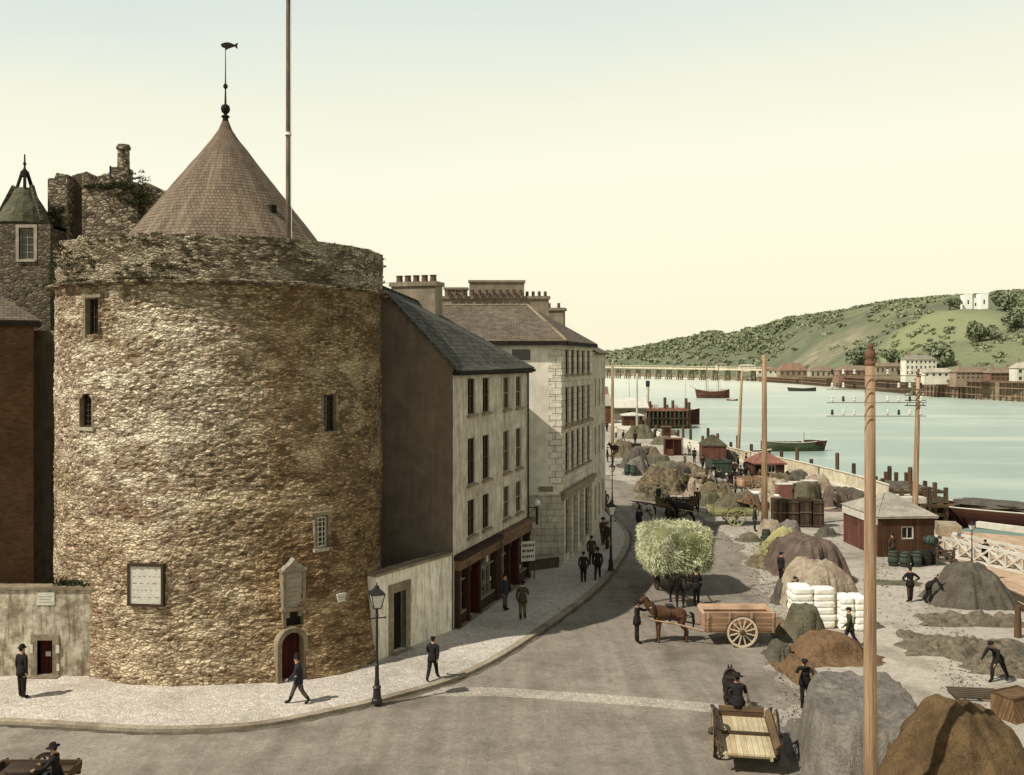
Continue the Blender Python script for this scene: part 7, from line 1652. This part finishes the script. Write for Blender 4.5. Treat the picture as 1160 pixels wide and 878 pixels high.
for k in range(26):
    f = k/25; Yp = 86+f*100; i = min(range(len(pts)), key=lambda j: abs(pts[j].y-Yp)); p = pts[i]; h_ = 1.5+rr.uniform(0, 1.0) if k % 3 else 1.1
    o = O('mooring_pile', (lambda q, hh: (q.lathe([(.2, -6.5), (.22, hh-.2), (.2, hh), (.12, hh+.04)], 8), q)[1])(MB(), h_), M['poledark'] if k % 2 else M['wharf'], None, (p.x+4.75+rr.uniform(-.1, .2), Yp+rr.uniform(-.8, .8), .0), label='dark mooring pile standing in the row beyond the cream board fence', cat='mooring pile', group='mooring piles along the landing stage')
edge = [p for p in QEs if 20 < p.y < 96]
o = O('quay_edge_timber', strip(edge, -.35, .1, -3.4, .14), M['wharf'], None, kind='structure')
jt = E('timber_jetty', 'dark timber jetty end beyond the brown hut', 'jetty', (33.9, 87.0, 0), radians(4))
m = MB(); m.box(0, 5.4, 0, 8, -.5, -.1); O('deck', m, M['timber'], jt)
m = MB(); [m.box(0, 5.3, y, y+.2, .35, .55) for y in (.1, 7.6)]; m.box(5.1, 5.3, .31, 7.59, .36, .54); [m.box(0, 5.35, -.12, -.002, z, z+.28) for z in (-.9, -1.7)]; O('rails', m, M['cartbrown'], jt)
for i in range(6):
    for y in (0.2, 4, 7.7): m = MB(); m.box(i*1.03-.15+.1, i*1.03+.15+.1, y-.15, y+.15, -5, rr.uniform(.7, 1.5)); O('pile', m, M['poledark'], jt)
m = MB(); rounded(m, (2.5, 4, .3), (2.0, 2.4, .55), 24, 14, .3); O('cargo', m, M['tarpdarkgrey'], jt)
# pontoon with lattice gangway
zp = -.9
pp = [G(1052, 599, zp), G(1250, 615, zp), G(1250, 745, zp), G(1166, 694, zp), G(1112, 664, zp), G(1064, 636, zp)]
o = E('pontoon', 'broad floating pontoon with peach coloured deck at the right', 'pontoon', (0,0,0))
m = MB(); m.prism([(p.x, p.y) for p in pp], -1.5, zp); O('deck', m, M['deckpeach'], o)
m = MB(); m.prism([(p.x+.02, p.y) for p in pp], -3.5, -1.51); O('hull', m, M['hullred'], o)
def box_between(name, a, b, w_, z0, z1, mat, par_=None, **kw):
    a = Vector(a[:2]); b = Vector(b[:2]); L_ = (b-a).length; m = MB(); m.box(0, L_, -w_/2, w_/2, z0, z1); return O(name, m, M[mat], par_, (a.x, a.y, 0), atan2((b-a).y, (b-a).x), **kw)
box_between('kerb_beam', G(1107, 597, zp), G(1240, 614, zp), .5, zp, zp+.45, 'whitepale', o)
box_between('side_tarpaulin', G(1062, 606, zp), G(1086, 607, zp), 2.5, zp, zp+.9, 'tarptan', o)
A = G(1054, 626, zp); B = G(1200, 661, zp); L_ = (B-A).length; a_ = atan2(B.y-A.y, B.x-A.x)
lg = E('lattice_gangway', 'white lattice sided gangway lying across the pontoon', 'gangway', (A.x, A.y, zp), a_)
m = MB(); m.box(0, L_, .15, 1.9, .15, .25); O('deck', m, M['deckpeach'], lg)
for y in (0, 2.0):
    m = MB(); m.box(0, L_, y-.07, y+.07, 0.02, .2); m.box(0, L_, y-.07, y+.07, 1.1, 1.28); O('chord', m, M['white'], lg)
    n_ = int(L_/1.15)
    for i in range(n_):
        x = L_*i/n_; x2 = L_*(i+1)/n_
        m = MB(); m.beam((x, y, .2), (x2, y, 1.1), .10, .2, up=(0,1,0)); m.beam((x, y+.012, 1.1), (x2, y+.012, .2), .10, .2, up=(0,1,0)); m.beam((x, y-.01, .2), (x, y-.01, 1.1), .08, .16, up=(0,1,0)); O('lattice', m, M['white'], lg)
p = G(1153, 722); o = O('mooring_post', (lambda q: (q.lathe([(.16, 0), (.12, 1.35), (.1, 1.42)], 10), q)[1])(MB()), M['poledark'], None, p, label='brown mooring post at the right edge above the nets', cat='post')
o = box_between('low_fence_rail', G(1118, 664), G(1175, 690), .1, .0, .0+.35, 'timber', label='low timber rail along the quay edge behind the tent shaped heap', cat='rail')
# ---------------------------------------------------------------- boats
def hull(name, cat, label, loc, rz, L, W, D, mat, deckmat='timber', sheer=.35, bluff=.5, group=None, kw=None):
    """boat hull along local x, bow at +x; z=0 is the waterline"""
    o = E(name, label, cat, loc, rz, group); N = 26; K_ = 8
    def sec(u): 
        s = 1-abs(2*u-1)**(3.2 if u < .5 else 2.2+bluff); return max(s, .02)
    m = MB()
    def fn(u, v):
        x = (u-.5)*L; w_ = W/2*sec(u)*(.55+.45*min(1, (v*1.6)**.6 if v > 0 else 0)); t = abs(2*u-1)**2*sheer
        return (x+(.06*L*v if u > .95 else 0), w_, -.5+(D+.5+t)*v)
    m.grid(fn, N, K_); m2 = MB(); m.grid(lambda u, v: (fn(1-u, v)[0], -fn(1-u, v)[1], fn(1-u, v)[2]), N, K_)
    O('hull', m, M[mat], o, smooth=True)
    m = MB(); rl = [fn(k/N, .86) for k in range(N+1)]
    for a, b in zip(rl, rl[1:]): m.face([a, b, (b[0], -b[1], b[2]), (a[0], -a[1], a[2])])
    O('deck', m, M[deckmat], o)
    m = MB(); rl = [fn(k/N, 1) for k in range(N+1)]; m.tube(rl, .07, 5); m.tube([(x, -y, z) for x, y, z in rl], .07, 5); O('gunwale', m, M['whitepale'], o)
    return o
b = hull('sailing_ship', 'ship', 'two masted sailing ship anchored in midstream', (84.5, 408, -3), radians(172), 13.5, 4.4, 2.9, 'hullbrown', sheer=1.0)
for x, h_ in ((-2.2, 17.5), (2.6, 18.5)):
    m = MB(); m.tube([(x,0,1), (x,0,h_*.6), (x,0,h_)], [.16, .12, .05], 8); ms = O('mast', m, M['trim'], b)
    m = MB(); [m.beam((x-.03, -s_, z), (x+.03, s_, z), .14) for z, s_ in ((h_*.5, 2.6), (h_*.72, 2.0), (h_*.88, 1.4))]; m.beam((x, 0, 3.4), (x-3.4, 0, 3.9), .12); O('yard', m, M['trim'], ms)
    m = MB(); [m.beam((x+dx, sy*2, 3), (x, 0, h_*.8), .05) for dx in (-.8, 0, .8) for sy in (-1, 1)]; O('shrouds', m, M['trim'], ms)
m = MB(); m.tube([(6.6, 0, 3.6), (9.6, 0, 5.0)], [.14, .07], 6); O('bowsprit', m, M['poledark'], b)
m = MB(); [m.beam(a, c, .05) for a, c in (((9.6,0,5), (2.6,0,17)), ((2.6,0,18), (-2.2,0,17)), ((-2.2,0,16.5), (-6.4,0,3.6)), ((9.0,0,4.8), (2.6,0,11.5)))]; O('stays', m, M['trim'], b)
m = MB(); m.box(-5.2, -3.2, -1, 1, 2.4, 3.9); m.box(-.8, .8, -.8, .8, 2.4, 3.3); O('deckhouse', m, M['white'], b)
hull('rowing_boat', 'boat', 'little rowing boat just right of the anchored ship', (86.5, 381, -3), radians(160), 4.2, 1.5, .5, 'hullbrown')
b = hull('steamer', 'steamboat', 'small steamer with black topped white funnel behind the pier', (36.5, 236, -3), radians(176), 18, 4.6, 3.2, 'hullred', sheer=.8)
m = MB(); m.tube([(3.6,0,3), (3.5,0,9.2)], .42, 14); fu = O('funnel', m, M['white'], b); m = MB(); m.tube([(3.49,0,9.21), (3.47,0,10.6)], .5, 14); O('funnel_top', m, M['iron'], fu)
m = MB(); m.box(1.2, 5.8, -1.5, 1.5, 3.0, 4.8); m.box(5.9, 7.4, -1.1, 1.1, 3.0, 5.8); O('deckhouse', m, M['shedroofred'], b)
m = MB(); m.tube([(7.9,0,2.8), (8,0,12)], [.12, .06], 6); m.tube([(-5.5,0,2.8), (-5.6,0,11)], [.12, .06], 6); O('mast', m, M['polewhite'], b)
pr = E('timber_pier', 'dark timber pier with tall dolphins in front of the steamer', 'pier', (30.5, 221, 0), radians(-2))
m = MB(); m.box(-2.5, 9.6, 0, 7, 1.0, 1.5); O('deck', m, M['shedroofred'], pr)
for z in (-2.4, -.8): m = MB(); m.box(-2.5, 9.6, -.15, -.002, z, z+.25); O('waling', m, M['wharf'], pr)
m = MB(); m.box(-2.5, 9.6, 6.7, 6.8, -3.5, .99); O('back_boards', m, M['wharf'], pr)
for k in range(13): m = MB(); m.box(-2.3+k*.96, -2.0+k*.96, .05, .35, -5, .99); O('pile', m, M['hullgreen' if k % 3 else 'poledark'], pr)
for x, h_ in ((1.0, 3.2), (4.4, 4.1), (6.2, 3.4), (9.2, 3.9), (9.9, 3.0)): m = MB(); m.tube([(x,1,-5), (x,1,h_)], .34, 8); O('dolphin', m, M['poledark'], pr)
m = MB(); [m.beam((9.2+dx, .5, -5), (9.4, .8, 1.2), .4) for dx in (.2, 1.0, 1.7)]; O('raking_pile', m, M['poledark'], pr)
for k, x in enumerate((2.4, 4.9, 7.0)): 
    m = MB(); m.box(x-.5, x+.5, 2, 3, 1.505, 2.4); O('deck_crate', m, M['white' if k != 1 else 'chimney'], None, (30.5, 221, 0), radians(-2), label=['white crate on the left of the timber pier', 'grey brown crate in the middle of the timber pier', 'white crate toward the right end of the timber pier'][k], cat='crate', group='crates on the timber pier')
b = hull('barge', 'barge', 'moss green and brown barge moored off the landing stage', (47.9, 166, -3), radians(4), 11, 3.0, 1.5, 'hullgreen', 'hullgreen', bluff=2)
m = MB(); m.box(2.2, 5.0, -1.2, 1.2, 1.0, 1.75); O('stern_hold', m, M['hullred'], b); m = MB(); m.tube([(1.9, 0, 1.1), (1.9, 0, 3.3)], [.28, .2], 8); O('white_bollard', m, M['white'], b)
hull('lighter', 'boat', 'dark flat boat between the mooring piles and the green barge', (35.8, 150, -3), radians(8), 8, 2.6, 1.3, 'wharf', 'wharf', bluff=2)
b = hull('barge', 'barge', 'very long dark red barge lying beyond the pontoon', (46.8, 88.2, -3), radians(-33), 30, 5.0, 1.75, 'hullred', 'hullbrown', bluff=3)
m = MB(); rounded(m, (-1.5, 0, 1.9), (4.2, 1.5, .45), 30, 12, .25); O('cargo', m, M['tarpdarkgrey'], b)
hull('moored_boat', 'boat', 'long blue grey boat moored by the far timber wharf', (151, 505, -3), radians(176), 14, 3.4, 1.6, 'irongreen', sheer=.5)
print('p5 done')
